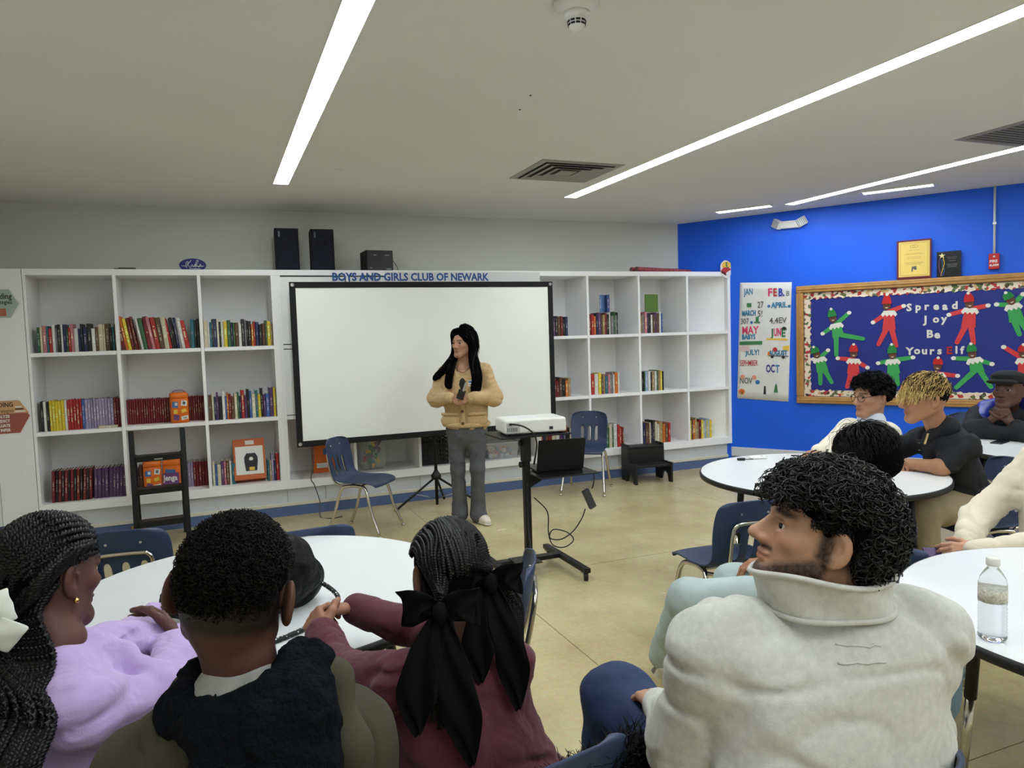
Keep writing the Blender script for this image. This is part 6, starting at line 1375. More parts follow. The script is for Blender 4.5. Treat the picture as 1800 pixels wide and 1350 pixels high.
# ---- girl in maroon sweatshirt
def maroon():
    base = (.5, 1.45, 0); b = A3(base); R = frame(-22, -14, 0); hc = A3((.452, 1.512, 1.062)); s = 1.0; sk = (150, 106, 84)
    root = person(base, 'girl in a maroon sweatshirt seen from behind with black ribbon bows in her braids')
    hw = lambda x, y, z: hc + R @ A3((x, y, z)); neckb = A3((.458, 1.47, .945)); f = hd(-33); r = A3((f[1], -f[0], 0)); pel = A3((.51, 1.42, .54))
    shL = A3((.335, 1.5, .85)); shR = A3((.55, 1.455, .85)); elL = A3((.235, 1.68, .8)); wrL = A3((.215, 1.845, .845)); elR = A3((.5, 1.74, .82)); wrR = A3((.325, 1.95, .858))
    hL = hand_prims(wrL, (-.15, .85, .25), (-.75, -.15, .55), thumb=1, s=1.0, curl=(.85, .95, 1.0, 1.0), tcurl=.5); hR = hand_prims(wrR, (-.9, .25, .12), (.25, .45, .85), thumb=-1, s=1.0, curl=(.75, .85, .95, 1.0), tcurl=.5)
    def hairl(x, y, z): return np.clip((.05 - y)/.01, 0, 1)*np.clip((z + .07)/.02, 0, 1)*(np.abs(x) < .074)*.97
    make_body(root, base, skin_mat('skin_maroon', sk), hc, R, s, [cap(hw(0, -.02, -.06), neckb, .05, .055, .02)], [hL, hR], seat_trunk(pel, neckb, [A3((.38, 1.88, .52)), A3((.53, 1.9, .52))], [A3((.36, 1.95, .06)), A3((.54, 1.95, .06))]), .0034, face_cols(hc, R, s, (120, 84, 66), hairline=hairl), skinrgb=sk)
    Mm = mat('maroon_fleece', (86, 34, 49), .92, bump=(420, .3, .0015), vary=.08, vscale=25, sheen=.08, folds=(8, .5, .02))
    P = [cap(pel - up(.02), neckb - up(.2), .17, .16, .05, fl=(f, 1.35)), cap(neckb - up(.2), neckb - up(.1), .145, .08, .05, fl=(f, 1.3)), cap(neckb - up(.08), shL, .06, .066, .04), cap(neckb - up(.08), shR, .06, .066, .04)]
    P += [cap(shL, elL, .066, .06, .035), cap(elL, wrL, .058, .044, .03), cap(shR, elR, .066, .06, .035), cap(elR, wrR, .056, .044, .03), cap(pel - up(.02) - r*.08, pel - up(.02) + r*.08, .15, .15, .06, fl=(f, 1.15))]
    o = vol_obj('sweatshirt', P, .0075, Mm, root, base, noise=[(.007, (12, 12, 13), 41), (.003, (28, 28, 36), 42), (.011, (7, 7, 14), 43, 3), (.006, (14, 14, 24), 44, 3)])
    for w, d in ((wrL, wrL - elL), (wrR, wrR - elR)):
        d = d/np.linalg.norm(d); link('cuff', np_mesh('cuff', *(lambda vf: (vf[0] - b, vf[1]))(vol([cap(w - d*.045, w + d*.004, .046, .042, .01)], .006)), Mm), o)
    vol_obj('trousers', trousers(pel, [pel + f*.08 - r*.08, pel + f*.08 + r*.08], [A3((.38, 1.88, .52)), A3((.53, 1.9, .52))], [A3((.36, 1.95, .06)), A3((.54, 1.95, .06))]), .014, mat('dark_trousers', (30, 30, 36), .85), root, base)
    # cornrows
    parts = [vol([ell(hw(0, -.016, .034), A3((.0755, .096, .084)), R, .01), ell(hw(0, -.055, -.025), A3((.064, .05, .05)), R, .03), ell(hw(0, .125, -.03), A3((.1, .075, .1)), R, .01, True)], .005, [(.0015, (90, 90, 90), 3)])]
    kL, kR = hw(-.05, -.1, -.045), hw(.07, -.075, -.01)
    for side, kn, cnt in ((-1, kL, 9), (1, kR, 9)):
        for k in range(cnt):
            u = (k + .35)/cnt; lat = side*(.04 + 1.2*u); p = []
            for t in (0, .17, .34, .5, .66, .83, 1):
                th = math.radians(35 + (165 - 30*u)*t); wob = .05*math.sin(5*t + 2*k)
                q = A3((math.sin(lat + wob)*.0735, math.cos(lat)*.094*math.cos(th), math.cos(lat)*.082*math.sin(th)))
                if t > .8: q[0] = q[0]*.55 + side*.03
                ln = math.sqrt((q[0]/.0735)**2 + (q[1]/.094)**2 + (q[2]/.082)**2); q = q/ln*1.055 + A3((0, -.012, .032)); p.append(tuple(hw(*q)))
            p.append(tuple(kn + up(random.uniform(-.02, .02)))); parts.append(braid(smoothpath(p, 5), .0068, .0155, 6, flat=R[:, 1]))
    for k in range(8):
        lat = -.42 + .84*k/7; p = []
        for t in (0, .2, .4, .6, .8, 1):
            th = math.radians(60 + 158*t); q = A3((math.sin(lat + .06*math.sin(6*t + k))*.0735, math.cos(lat)*.094*math.cos(th), math.cos(lat)*.082*math.sin(th))); ln = math.sqrt((q[0]/.0735)**2 + (q[1]/.094)**2 + (q[2]/.082)**2); q = q/ln*1.065 + A3((0, -.012, .032)); p.append(tuple(hw(*q)))
        parts.append(braid(smoothpath(p, 5), .007, .016, 6, flat=R[:, 1]))
    for kn, dx in ((kL, -.01), (kR, .02)):
        for k in range(8): 
            o_ = r*(dx + random.uniform(-.03, .03)); parts.append(braid(smoothpath([tuple(kn), tuple(kn + o_ - f*.03 - up(.05)), tuple(kn + o_ - f*.035 - up(.14)), tuple(kn + o_*1.2 - f*.03 - up(.2 + .04*random.random()))], 6), .005, .0135, 6))
    hair_obj('hair_braids', parts, M_hairblk, root, base)
    # ribbon bows
    Mb = mat('black_ribbon', (9, 9, 11), .85, bump=(260, .2, .001), spec=.15)
    def strip(pts, ws, nm, par, nrm=-FWD, curve=.25):
        P_, _ = resamp(smoothpath([tuple(A3(p)) for p in pts], 8), 18); W_ = np.interp(np.linspace(0, 1, 18), np.linspace(0, 1, len(ws)), ws); T = np.gradient(P_, axis=0); T /= np.linalg.norm(T, axis=1, keepdims=True); S_ = np.cross(T, A3(nrm)); S_ /= np.linalg.norm(S_, axis=1, keepdims=True); B_ = np.cross(S_, T); m = 7; v = []
        for i in range(18):
            for j in range(m):
                q = (j/(m-1) - .5)*2; v.append(tuple(P_[i] + S_[i]*W_[i]*q + B_[i]*(W_[i]*curve*(q*q - .5) + .006*math.sin(5*q + i*.55)) - b))
        o = MB().add(v, [(i*m+j, i*m+j+1, (i+1)*m+j+1, (i+1)*m+j) for i in range(17) for j in range(m-1)], 0, True).build(nm, Mb, par); o.modifiers.new('solid', 'SOLIDIFY').thickness = .004; o.modifiers.new('sub', 'SUBSURF').levels = 1
    for kn, sc_, tails in ((kL - FWD*.035, 1.0, ((-.05, -.16, -.235), (.04, -.2, -.3))), (kR - FWD*.03, .85, ((-.03, -.12, -.2), (.035, -.12, -.26)))):
        kt = MB().lathe([(0, -.022), (.012, -.018), (.016, 0), (.012, .018), (0, .022)], 14).build('ribbon_knot', Mb, root, tuple(kn - FWD*.012 - b))
        for q in (-1, 1):
            strip([kn, kn + RGT*q*.035*sc_ + up(.02) - FWD*.02, kn + RGT*q*.075*sc_ + up(.012) - FWD*.01], [.008, .026*sc_, .036*sc_], 'ribbon_loop', root); strip([kn, kn + RGT*q*.035*sc_ - up(.005) + FWD*.01, kn + RGT*q*.075*sc_ + up(.0) + FWD*.004], [.008, .024*sc_, .034*sc_], 'ribbon_loop', root)
        for dx, m1, m2 in tails: strip([kn, kn + RGT*dx*.5 + up(m1*.45) - FWD*.03, kn + RGT*dx + up(m1) - FWD*.045, kn + RGT*(dx*1.15 + .012) + up(m2) - FWD*.04], [.01, .034*sc_, .042*sc_, .004], 'ribbon_tail', root)
maroon()
# fur coat edge over her chair
fb = A3((.66, 1.22, .7)); rr = RNG
fp = []
for k in range(2600):
    u = random.random(); p = A3((.5 + .3*u, 1.2 + .1*u + random.uniform(-.03, .03), .69 + random.uniform(-.05, .045)))
    d = A3((random.uniform(-.4, .6), random.uniform(-.5, .5), random.uniform(.2, 1))); d = d/np.linalg.norm(d)*random.uniform(.02, .045); fp.append([p, p + d*.5 + A3((0, 0, .002)), p + d - A3((0, 0, .006))])
v, f_ = tubes(np.array(fp, np.float32), .0011, 3)
fc = empty('fur_coat', (.66, 1.25, 0), 0, 'black fuzzy coat draped on the foreground chair', 'coat')
v2, f2 = vol([cap((.5, 1.2, .66), (.8, 1.3, .66), .05, .045, .03)] + [cap((.52, 1.2, .6), (.78, 1.29, .55), .05, .04, .04)], .008, [(.006, (40, 40, 40), 2)])
link('coat_body', np_mesh('coat_body', v2 - A3((.66, 1.25, 0)), f2, M_hairbase), fc)
o = link('fur_pile', np_mesh('fur_pile', v - A3((.66, 1.25, 0)), f_, M_hairblk), fc); o['kind'] = 'stuff'
# ---- man with curly hair in grey quarter-zip
def curly_man():
    base = (1.06, 1.1, 0); b = A3(base); R = frame(-82, 18, 2); hc = A3((1.052, 1.058, 1.182)); s = 1.0; sk = (178, 136, 110)
    root = person(base, 'man with black curly hair and beard in a pale grey quarter-zip sweatshirt and jeans')
    hw = lambda x, y, z: hc + R @ A3((x, y, z)); neckb = A3((1.078, 1.05, 1.02)); f = hd(-20); r = A3((f[1], -f[0], 0)); pel = A3((1.07, 1.1, .55))
    shL = A3((.868, 1.125, .965)); shR = A3((1.262, 1.02, .955)); elL = A3((.845, 1.2, .74)); wrL = A3((.93, 1.42, .7)); elR = A3((1.345, 1.1, .72)); wrR = A3((1.25, 1.36, .7))
    kL, kR = A3((.955, 1.665, .6)), A3((1.2, 1.62, .56)); aL, aR = A3((.86, 1.6, .1)), A3((1.2, 1.68, .1))
    hl = lambda x, y, z: np.clip((z + .05 + 1.0*np.clip(y + .012, 0, 1))/.02, 0, 1)*np.clip((.06 - y)/.012, 0, 1)*.9*(np.abs(x) < .0745)*np.clip((z - .03 + 8*np.clip(.01 - y, 0, .02))/.01, 0, 1)
    make_body(root, base, skin_mat('skin_curly_man', sk), hc, R, s, [cap(hw(0, -.035, -.04), neckb, .062, .066, .02), cap(hw(0, .01, -.085), neckb + hd(-82)*.03, .045, .055, .02)], [hand_prims(wrL, (.2, .9, -.1), (0, 0, 1), 1, 1.05), hand_prims(wrR, (-.4, .8, -.1), (0, 0, 1), -1, 1.05)],
              seat_trunk(pel, neckb, [kL, kR], [aL, aR]), .0028, face_cols(hc, R, s, sk, bth=.0062, beard=1.0, hairline=hl, lip=(.8, .58, .56)), nose=1.2, jaw=1.04, ears=1.1, skinrgb=sk)
    reg = lambda x, y, z: (z > .028 - .85*np.clip(.0 - y, 0, .1) + .55*np.clip(y - .03, 0, 1)) & (y < .088) & ((z > .075) | (y < .06)) & ~((y > -.048) & (z < .06) & (np.abs(x) > .045))
    S = [ell(hw(0, -.03, .055), A3((.09, .106, .084)), R, .02), ell(hw(0, -.075, .0), A3((.078, .066, .066)), R, .03), ell(hw(0, .06, .092), A3((.07, .036, .03)), R, .03), ell(hw(0, .115, -.02), A3((.12, .085, .098)), R, .012, True), ell(hw(0, .02, -.055), A3((.15, .055, .075)), R, .012, True), ell(hw(0, -.06, -.105), A3((.12, .1, .055)), R, .012, True)]
    parts = [vol(S, .005, [(.008, (45, 45, 45), 5), (.005, (95, 95, 95), 6)])]
    parts.append(curl_hair(hc, R, s, 2600, reg, .046, .0095, .0021, 2.1, 22, .5, 1.0, 4, .6)); parts.append(curl_hair(hc, R, s*1.13, 2300, reg, .03, .0105, .002, 1.8, 20, .3, 1.0, 4, .8))
    parts.append(curl_hair(hc, R, s, 1400, lambda x, y, z: (z > .028) & (z < .075) & (y > -.06) & (y < .035) & (np.abs(x) > .045), .014, .0045, .0013, 1.3, 10, .4, 1.0, 3, .7))
    fr = lambda x, y, z: (y > .045) & (z > .06)
    parts.append(curl_hair(hc + R @ A3((0, .01, .0)), R, s, 500, fr, .05, .0095, .0019, 2.0, 20, 1.2, 1.0, 4, .7))
    hair_obj('curly_hair', parts, M_curl, root, base)
    Ms = mat('heather_grey_fleece', (192, 192, 185), .92, bump=(380, .35, .0015), vary=.09, vscale=70, sheen=.2, folds=(5, .35, .022))
    P = [cap(pel - up(.05), neckb - up(.24), .262, .262, .06, fl=(f, 1.6)), cap(neckb - up(.24), neckb - up(.11), .25, .14, .08, fl=(f, 1.5)), cap(neckb - up(.1), shL, .11, .098, .07), cap(neckb - up(.1), shR, .11, .098, .07)]
    P += [cap(shL, elL, .097, .086, .05), cap(elL, wrL, .084, .056, .04), cap(shR, elR, .097, .086, .05), cap(elR, wrR, .082, .056, .04), cap(neckb - up(.1), neckb - up(.05), .11, .09, .04)]
    o = vol_obj('sweatshirt', P, .0075, Ms, root, base, noise=[(.009, (7, 7, 8), 51), (.0025, (20, 20, 26), 52), (.014, (4.5, 4.5, 8), 53, 2.4), (.008, (8, 8, 13), 54, 3.5)])
    # stand-up collar, open towards the front
    n, m = 44, 7; v = []
    for i in range(n):
        a = math.radians(-62 + 334*i/(n - 1)) + math.radians(118); u = i/(n - 1)
        for j in range(m):
            t = j/(m - 1); flare = .004 + .008*t*t; rx = .12 + flare; ry = .094 + flare; wav = .004*math.sin(5*a + 3*t)
            c_ = neckb + up(.026 + .07*t) - RGT*(.01 + .016*t)
            drop = 0.0
            v.append(tuple(c_ + RGT*(rx + wav)*math.cos(a) + FWD*(ry + wav)*math.sin(a) + up(drop + .012*math.sin(a*2)*t) - b))
    cl = MB().add(v, [(i*m+j, (i+1)*m+j, (i+1)*m+j+1, i*m+j+1) for i in range(n-1) for j in range(m-1)], 0, True).build('collar', Ms, o); sm = cl.modifiers.new('solid', 'SOLIDIFY'); sm.thickness = .009; cl.modifiers.new('sub', 'SUBSURF').levels = 1
    MB().tube([v[i*m] for i in range(n)], .0055, 6).build('collar_seam', Ms, o); MB().tube([v[i*m + m - 1] for i in range(n)], .0058, 6).build('collar_edge', Ms, o)
    sv = np.empty(len(o.data.vertices)*3, np.float32); o.data.vertices.foreach_get('co', sv); sv = sv.reshape(-1, 3) + b
    def back_pt(x, dz):
        g = (sv - neckb) @ RGT; zz = sv[:, 2] - neckb[2] - dz; k = np.argsort((g - x)**2 + zz**2 + .02*((sv - neckb) @ FWD > 0))[:3]; return sv[k].mean(0) - FWD*.001
    for dz, w in ((-.012, .075), (-.036, .085)):
        q = []
        for k in range(9):
            u = -1 + 2*k/8; q.append(tuple(back_pt(w*u*.5 - .0, dz) - b))
        MB().tube(q, .0022, 5).build('locker_patch_seam', Ms, o)
    jn = vol_obj('jeans', trousers(pel, [pel + f*.1 - r*.1, pel + f*.1 + r*.1], [kL, kR], [aL, aR], .108, .09, .075), .01, M_denim_b, root, base, noise=[(.006, (16, 16, 16), 61), (.003, (45, 45, 30), 62)])
    shoe(aL, f, root, base, M_shoe_w, M_sole); shoe(aR, f, root, base, M_shoe_w, M_sole)
curly_man()

# ---- person in pale blue behind him
def pale_blue():
    base = (2.33, 2.1, 0); b = A3(base); R = frame(-62, -10, 0); hc = A3((2.326, 2.101, 1.075)); s = 1.0; sk = (168, 120, 92)
    root = person(base, 'person with straight black hair in pale blue, mostly hidden behind the curly haired man')
    hw = lambda x, y, z: hc + R @ A3((x, y, z)); neckb = A3((2.345, 2.085, .92)); f = hd(-62); r = A3((f[1], -f[0], 0)); pel = A3((2.33, 2.1, .53))
    shL = A3((2.21, 2.0, .84)); shR = A3((2.42, 2.2, .84)); elL = A3((2.2, 1.92, .64)); wrL = A3((2.02, 2.26, .575)); elR = A3((2.4, 2.3, .65)); wrR = A3((2.12, 2.4, .6))
    kL, kR = A3((1.765, 2.48, .47)), A3((2.03, 2.53, .48)); aL, aR = A3((1.84, 2.78, .1)), A3((2.05, 2.75, .1))
    make_body(root, base, skin_mat('skin_pale_blue', sk), hc, R, s, [cap(hw(0, -.02, -.06), neckb, .05, .055, .02)], [hand_prims(wrL, (-.75, .6, -.12), (-.2, -.2, 1), 1, 1.0, (.35, .4, .45, .5)), hand_prims(wrR, (-.8, .5, -.1), (0, 0, 1), -1)], seat_trunk(pel, neckb, [kL, kR], [aL, aR]), .004, face_cols(hc, R, s, sk), skinrgb=sk)
    Ms = mat('pale_blue_cotton', (132, 150, 172), .85, bump=(400, .2, .001), vary=.05)
    P = [cap(pel, neckb - up(.15), .155, .15, .05, fl=(f, 1.3)), cap(neckb - up(.15), neckb - up(.07), .14, .08, .05, fl=(f, 1.2)), cap(neckb - up(.08), shL, .07, .07, .04), cap(neckb - up(.08), shR, .07, .07, .04), cap(shL, elL, .07, .06, .04), cap(elL, wrL, .058, .04, .03), cap(shR, elR, .07, .06, .04), cap(elR, wrR, .058, .04, .03)]
    vol_obj('shirt', P, .009, Ms, root, base, noise=[(.006, (14, 14, 14), 71)])
    vol_obj('jeans', trousers(pel, [pel + f*.06 - r*.08, pel + f*.06 + r*.08], [kL, kR], [aL, aR], .095, .08, .07), .009, M_denim_l, root, base, noise=[(.005, (16, 16, 16), 72), (.0025, (40, 40, 40), 73)])
    shoe(aL, aL - kL + up(0) , root, base, M_shoe_g, M_sole); shoe(aR, aL - kL, root, base, M_shoe_g, M_sole)
    reg = lambda x, y, z: z > .045
    rt = scalp_pts(1500, reg)
    flow = lambda p: np.stack([p[:, 0]*9, (p[:, 1] - .01)*6, -np.abs(p[:, 2]*0 + .35) + 0*p[:, 0]], 1)
    parts = [vol([ell(hw(0, -.02, .03), A3((.093, .112, .1)), R, .02), ell(hw(0, -.05, -.03), A3((.085, .08, .075)), R, .03), ell(hw(0, .125, -.04), A3((.08, .07, .09)), R, .012, True)], .006, [(.002, (70, 70, 12), 2)]), strand_hair(hc, R, s, rt, flow, .19, .02, .0014, 14, .8, .003, hug=-.03)]
    parts.append(strand_hair(hc, R, s, scalp_pts(40, lambda x, y, z: z > .09), flow, .14, .04, .0008, 12, .9, .006, hug=-.01))
    hair_obj('hair', parts, M_hairblk, root, base)
pale_blue()

# ---- boy with glasses
def glasses_boy():
    base = (3.95, 3.62, 0); b = A3(base); R = frame(-104, -4, 0); hc = A3((3.86, 3.44, 1.126)); s = 1.08; sk = (172, 128, 102)
    root = person(base, 'boy with glasses and curly dark hair in a white sweater beyond the middle table')
    hw = lambda x, y, z: hc + R @ A3((x*s, y*s, z*s)); neckb = A3((3.9, 3.46, .965)); f = hd(-90); r = A3((f[1], -f[0], 0)); pel = A3((3.95, 3.6, .53))
    shL = A3((3.87, 3.33, .89)); shR = A3((3.88, 3.63, .88)); elL = A3((3.7, 3.3, .78)); elR = A3((3.7, 3.62, .78)); wrL = A3((3.5, 3.4, .79)); wrR = A3((3.5, 3.52, .79))
    kL, kR = A3((3.55, 3.45, .5)), A3((3.58, 3.65, .5)); aL, aR = A3((3.52, 3.5, .08)), A3((3.55, 3.68, .08))
    make_body(root, base, skin_mat('skin_glasses_boy', sk), hc, R, s, [cap(hw(0, -.02, -.06), neckb, .056, .06, .02)], [hand_prims(wrL, (-1, .2, 0), (0, 0, 1), 1), hand_prims(wrR, (-1, -.2, 0), (0, 0, 1), -1)], seat_trunk(pel, neckb, [kL, kR], [aL, aR]), .0042, face_cols(hc, R, s, sk), skinrgb=sk)
    P = [cap(pel, neckb - up(.16), .165, .165, .05, fl=(f, 1.35)), cap(neckb - up(.16), neckb - up(.08), .15, .085, .05, fl=(f, 1.3)), cap(neckb - up(.08), shL, .07, .075, .04), cap(neckb - up(.08), shR, .07, .075, .04), cap(shL, elL, .072, .068, .04), cap(elL, wrL, .062, .042, .03), cap(shR, elR, .08, .068, .04), cap(elR, wrR, .062, .042, .03)]
    o = vol_obj('sweater', P, .01, mat('cream_white_knit', (228, 222, 204), .9, bump=(260, .4, .002)), root, base, noise=[(.006, (12, 12, 12), 81)])
    vol_obj('shirt_collar', [cap(neckb - r*.04 + f*.01 + up(.0), neckb + r*.04 + f*.01 + up(.0), .068, .068, .03), cap(neckb + f*.05 - up(.03), neckb + f*.07 - up(.06), .04, .03, .02)], .007, mat('pale_shirting', (206, 212, 226), .8), root, base)
    vol_obj('trousers', trousers(pel, [pel + f*.06 - r*.08, pel + f*.06 + r*.08], [kL, kR], [aL, aR]), .014, M_denim_g, root, base)
    reg = lambda x, y, z: (z > .02 + .5*np.clip(y - .0, 0, 1) - .5*np.clip(-.03 - y, 0, 1)) & (y < .082)
    parts = [vol([ell(hw(0, -.02, .06), A3((.1, .115, .085))*s, R, .02), ell(hw(0, .05, .085), A3((.075, .05, .04))*s, R, .03), ell(hw(0, -.07, .02), A3((.085, .075, .07))*s, R, .03), ell(hw(0, .115, -.02), A3((.12, .08, .1))*s, R, .012, True), ell(hw(0, .0, -.06), A3((.15, .06, .07))*s, R, .012, True)], .007, [(.01, (45, 45, 45), 7)]), curl_hair(hc, R, s, 1100, reg, .045, .0085, .0022, 1.5, 12, .4, 1.0, 3, .9)]
    hair_obj('curly_hair', parts, M_hairblk, root, base)
    Mg = mat('dark_spectacle_frame', (30, 26, 26), .3); g = MB(); b3 = b
    for q in (-1, 1):
        g.tube([tuple(hw(q*.033 + .024*math.cos(a), .101 - .012*abs(math.cos(a))*(1 if math.cos(a)*q > 0 else .2), .0 + .02*math.sin(a)) - b3) for a in [2*PI*k/20 for k in range(20)]], .0022, 6, closed=True)
        g.tube([tuple(hw(q*.057, .094, .006) - b3), tuple(hw(q*.08, .04, .01) - b3), tuple(hw(q*.082, -.015, .012) - b3), tuple(hw(q*.08, -.035, -.005) - b3)], .002, 6)
    g.tube([tuple(hw(-.01, .102, .006) - b3), tuple(hw(0, .106, .008) - b3), tuple(hw(.01, .102, .006) - b3)], .002, 6); g.build('glasses', Mg, root)
glasses_boy()

# ---- blond boy in black polo
def blond_boy():
    base = (4.0, 2.86, 0); b = A3(base); R = frame(-88, -2, 0); hc = A3((3.612, 2.866, 1.165)); s = 1.1; sk = (168, 122, 94)
    root = person(base, 'boy with bleached blond fringe in a black polo and khaki trousers leaning on the table')
    hw = lambda x, y, z: hc + R @ A3((x*s, y*s, z*s)); neckb = A3((3.73, 2.87, .99)); f = hd(-82); r = A3((f[1], -f[0], 0)); pel = A3((3.98, 2.86, .55))
    shL = A3((3.74, 2.71, .9)); shR = A3((3.8, 3.03, .9)); elL = A3((3.63, 2.77, .795)); wrL = A3((3.6, 3.0, .785)); elR = A3((3.68, 3.2, .8)); wrR = A3((3.62, 3.06, .785)); chest = A3((3.8, 2.87, .86))
    kL, kR = A3((3.5, 2.8, .55)), A3((3.55, 3.0, .55)); aL, aR = A3((3.55, 2.75, .09)), A3((3.6, 3.05, .09))
    make_body(root, base, skin_mat('skin_blond_boy', sk), hc, R, s, [cap(hw(0, -.025, -.05), neckb, .056, .062, .02)], [hand_prims(wrL, (-.25, .9, .1), (-.3, 0, 1), 1, 1.05, (.6, .7, .7, .7)) + [cap(wrL, elL, .026, .042, .02), cap(elL, elL + (shL - elL)*.35, .045, .05, .03)], hand_prims(wrR, (-.2, -.9, .1), (0, 0, 1), -1, 1.05, (.6, .7, .7, .7)) + [cap(wrR, elR, .026, .042, .02)]], seat_trunk(pel, neckb, [kL, kR], [aL, aR]), .0042, face_cols(hc, R, s, sk), nose=1.2, skinrgb=sk)
    Mp = mat('black_pique', (25, 27, 33), .85, bump=(500, .4, .001), vary=.08)
    P = [cap(pel, chest, .16, .16, .05, fl=(f, 1.35)), cap(chest, neckb - up(.07), .14, .075, .05, fl=(f, 1.25)), cap(neckb - up(.07), shL, .06, .07, .04), cap(neckb - up(.07), shR, .06, .07, .04), cap(shL, elL + (shL - elL)*.3, .07, .068, .03), cap(shR, elR + (shR - elR)*.3, .07, .068, .03)]
    o = vol_obj('polo_shirt', P, .009, Mp, root, base, noise=[(.006, (13, 13, 13), 91), (.003, (30, 30, 30), 92), (.009, (9, 9, 14), 93, 3)])
    link('collar', np_mesh('collar', *(lambda vf: (vf[0] - b, vf[1]))(vol([cap(neckb - r*.05 - f*.03 + up(.012), neckb + r*.05 - f*.03 + up(.012), .062, .062, .03), cap(neckb - r*.06 - f*.01 + up(.01), neckb - r*.045 + f*.07 - up(.04), .035, .03, .02), cap(neckb + r*.06 - f*.01 + up(.01), neckb + r*.045 + f*.07 - up(.04), .035, .03, .02)], .007)), Mp), o)
    for q, z in ((0, -.08), (0, -.12)): MB().lathe([(0, 0), (.006, 0), (.006, .003), (0, .003)], 10).build('button', M_greyp, o, tuple(neckb + f*.11 + up(z) - r*.03 - b))
    MB().box((-.012, -.003, -.03), (.012, .003, .03)).build('shirt_crest', mat('gold_crest', (190, 164, 110), .5), o, tuple(neckb + f*.1 - r*.095 - up(.045) - b), rot=(.3, .2, .9))
    jn = vol_obj('trousers', trousers(pel, [pel + f*.06 - r*.09, pel + f*.06 + r*.09], [kL, kR], [aL, aR], .1, .085, .07), .01, M_khaki, root, base, noise=[(.006, (15, 15, 15), 93), (.003, (40, 40, 40), 94)])
    shoe(aL, f, root, base, M_shoe_w, M_sole); shoe(aR, f, root, base, M_shoe_w, M_sole)
    MB().tube([tuple(pel + up(.1) + r*.165*math.cos(a) + f*.128*math.sin(a) - b) for a in [2*PI*k/28 for k in range(28)]], .016, 6, closed=True).build('belt', M_black, jn)
    M_bl = mat('bleached_hair', (206, 176, 112), .5, vary=.3, vscale=60, spec=.25)
    cap_r = lambda x, y, z: (z > .06) & (y < .085)
    flow = lambda p: np.stack([p[:, 0]*6, np.full(len(p), .75), -.25 - 13*np.clip(p[:, 1], 0, 1)], 1)
    flow2 = lambda p: np.stack([p[:, 0]*10, (p[:, 1] + .02)*4, np.full(len(p), -.5)], 1)
    base_v = vol([ell(hw(0, -.02, .04), A3((.082, .1, .088))*s, R, .02), ell(hw(0, .115, -.03), A3((.12, .085, .1))*s, R, .012, True), ell(hw(0, .01, -.06), A3((.15, .055, .07))*s, R, .012, True), ell(hw(0, -.06, -.105), A3((.12, .1, .05))*s, R, .012, True)], .006)
    hair_obj('hair_underlayer', [base_v, strand_hair(hc, R, s, scalp_pts(500, lambda x, y, z: (z > .0) & (z < .06) & (y < .0)), flow2, .06, .01, .0016, 8, .6, .002, hug=-.05), strand_hair(hc, R, s, scalp_pts(650, lambda x, y, z: (z > .05) & (y < .05)), flow, .07, .02, .0018, 10, .6, .003, hug=.02), strand_hair(hc, R, s, scalp_pts(900, lambda x, y, z: (z > .07) & (y < .05)), flow2, .075, .014, .0017, 10, .6, .002, hug=-.03)], M_hairbrn, root, base)
    rt = scalp_pts(620, cap_r)
    rt2 = scalp_pts(420, lambda x, y, z: (z > .075) & (y < .05))
    hair_obj('blond_fringe', [strand_hair(hc, R, s, rt[:4], flow, .11, .022, .002, 12, .55, .003, hug=.035), strand_hair(hc, R, s, rt, flow, .1, .02, .002, 12, .9, .003, hug=.045), strand_hair(hc, R, s, rt2, flow2, .075, .015, .0019, 10, .7, .003, hug=-.02)], M_bl, root, base)
blond_boy()

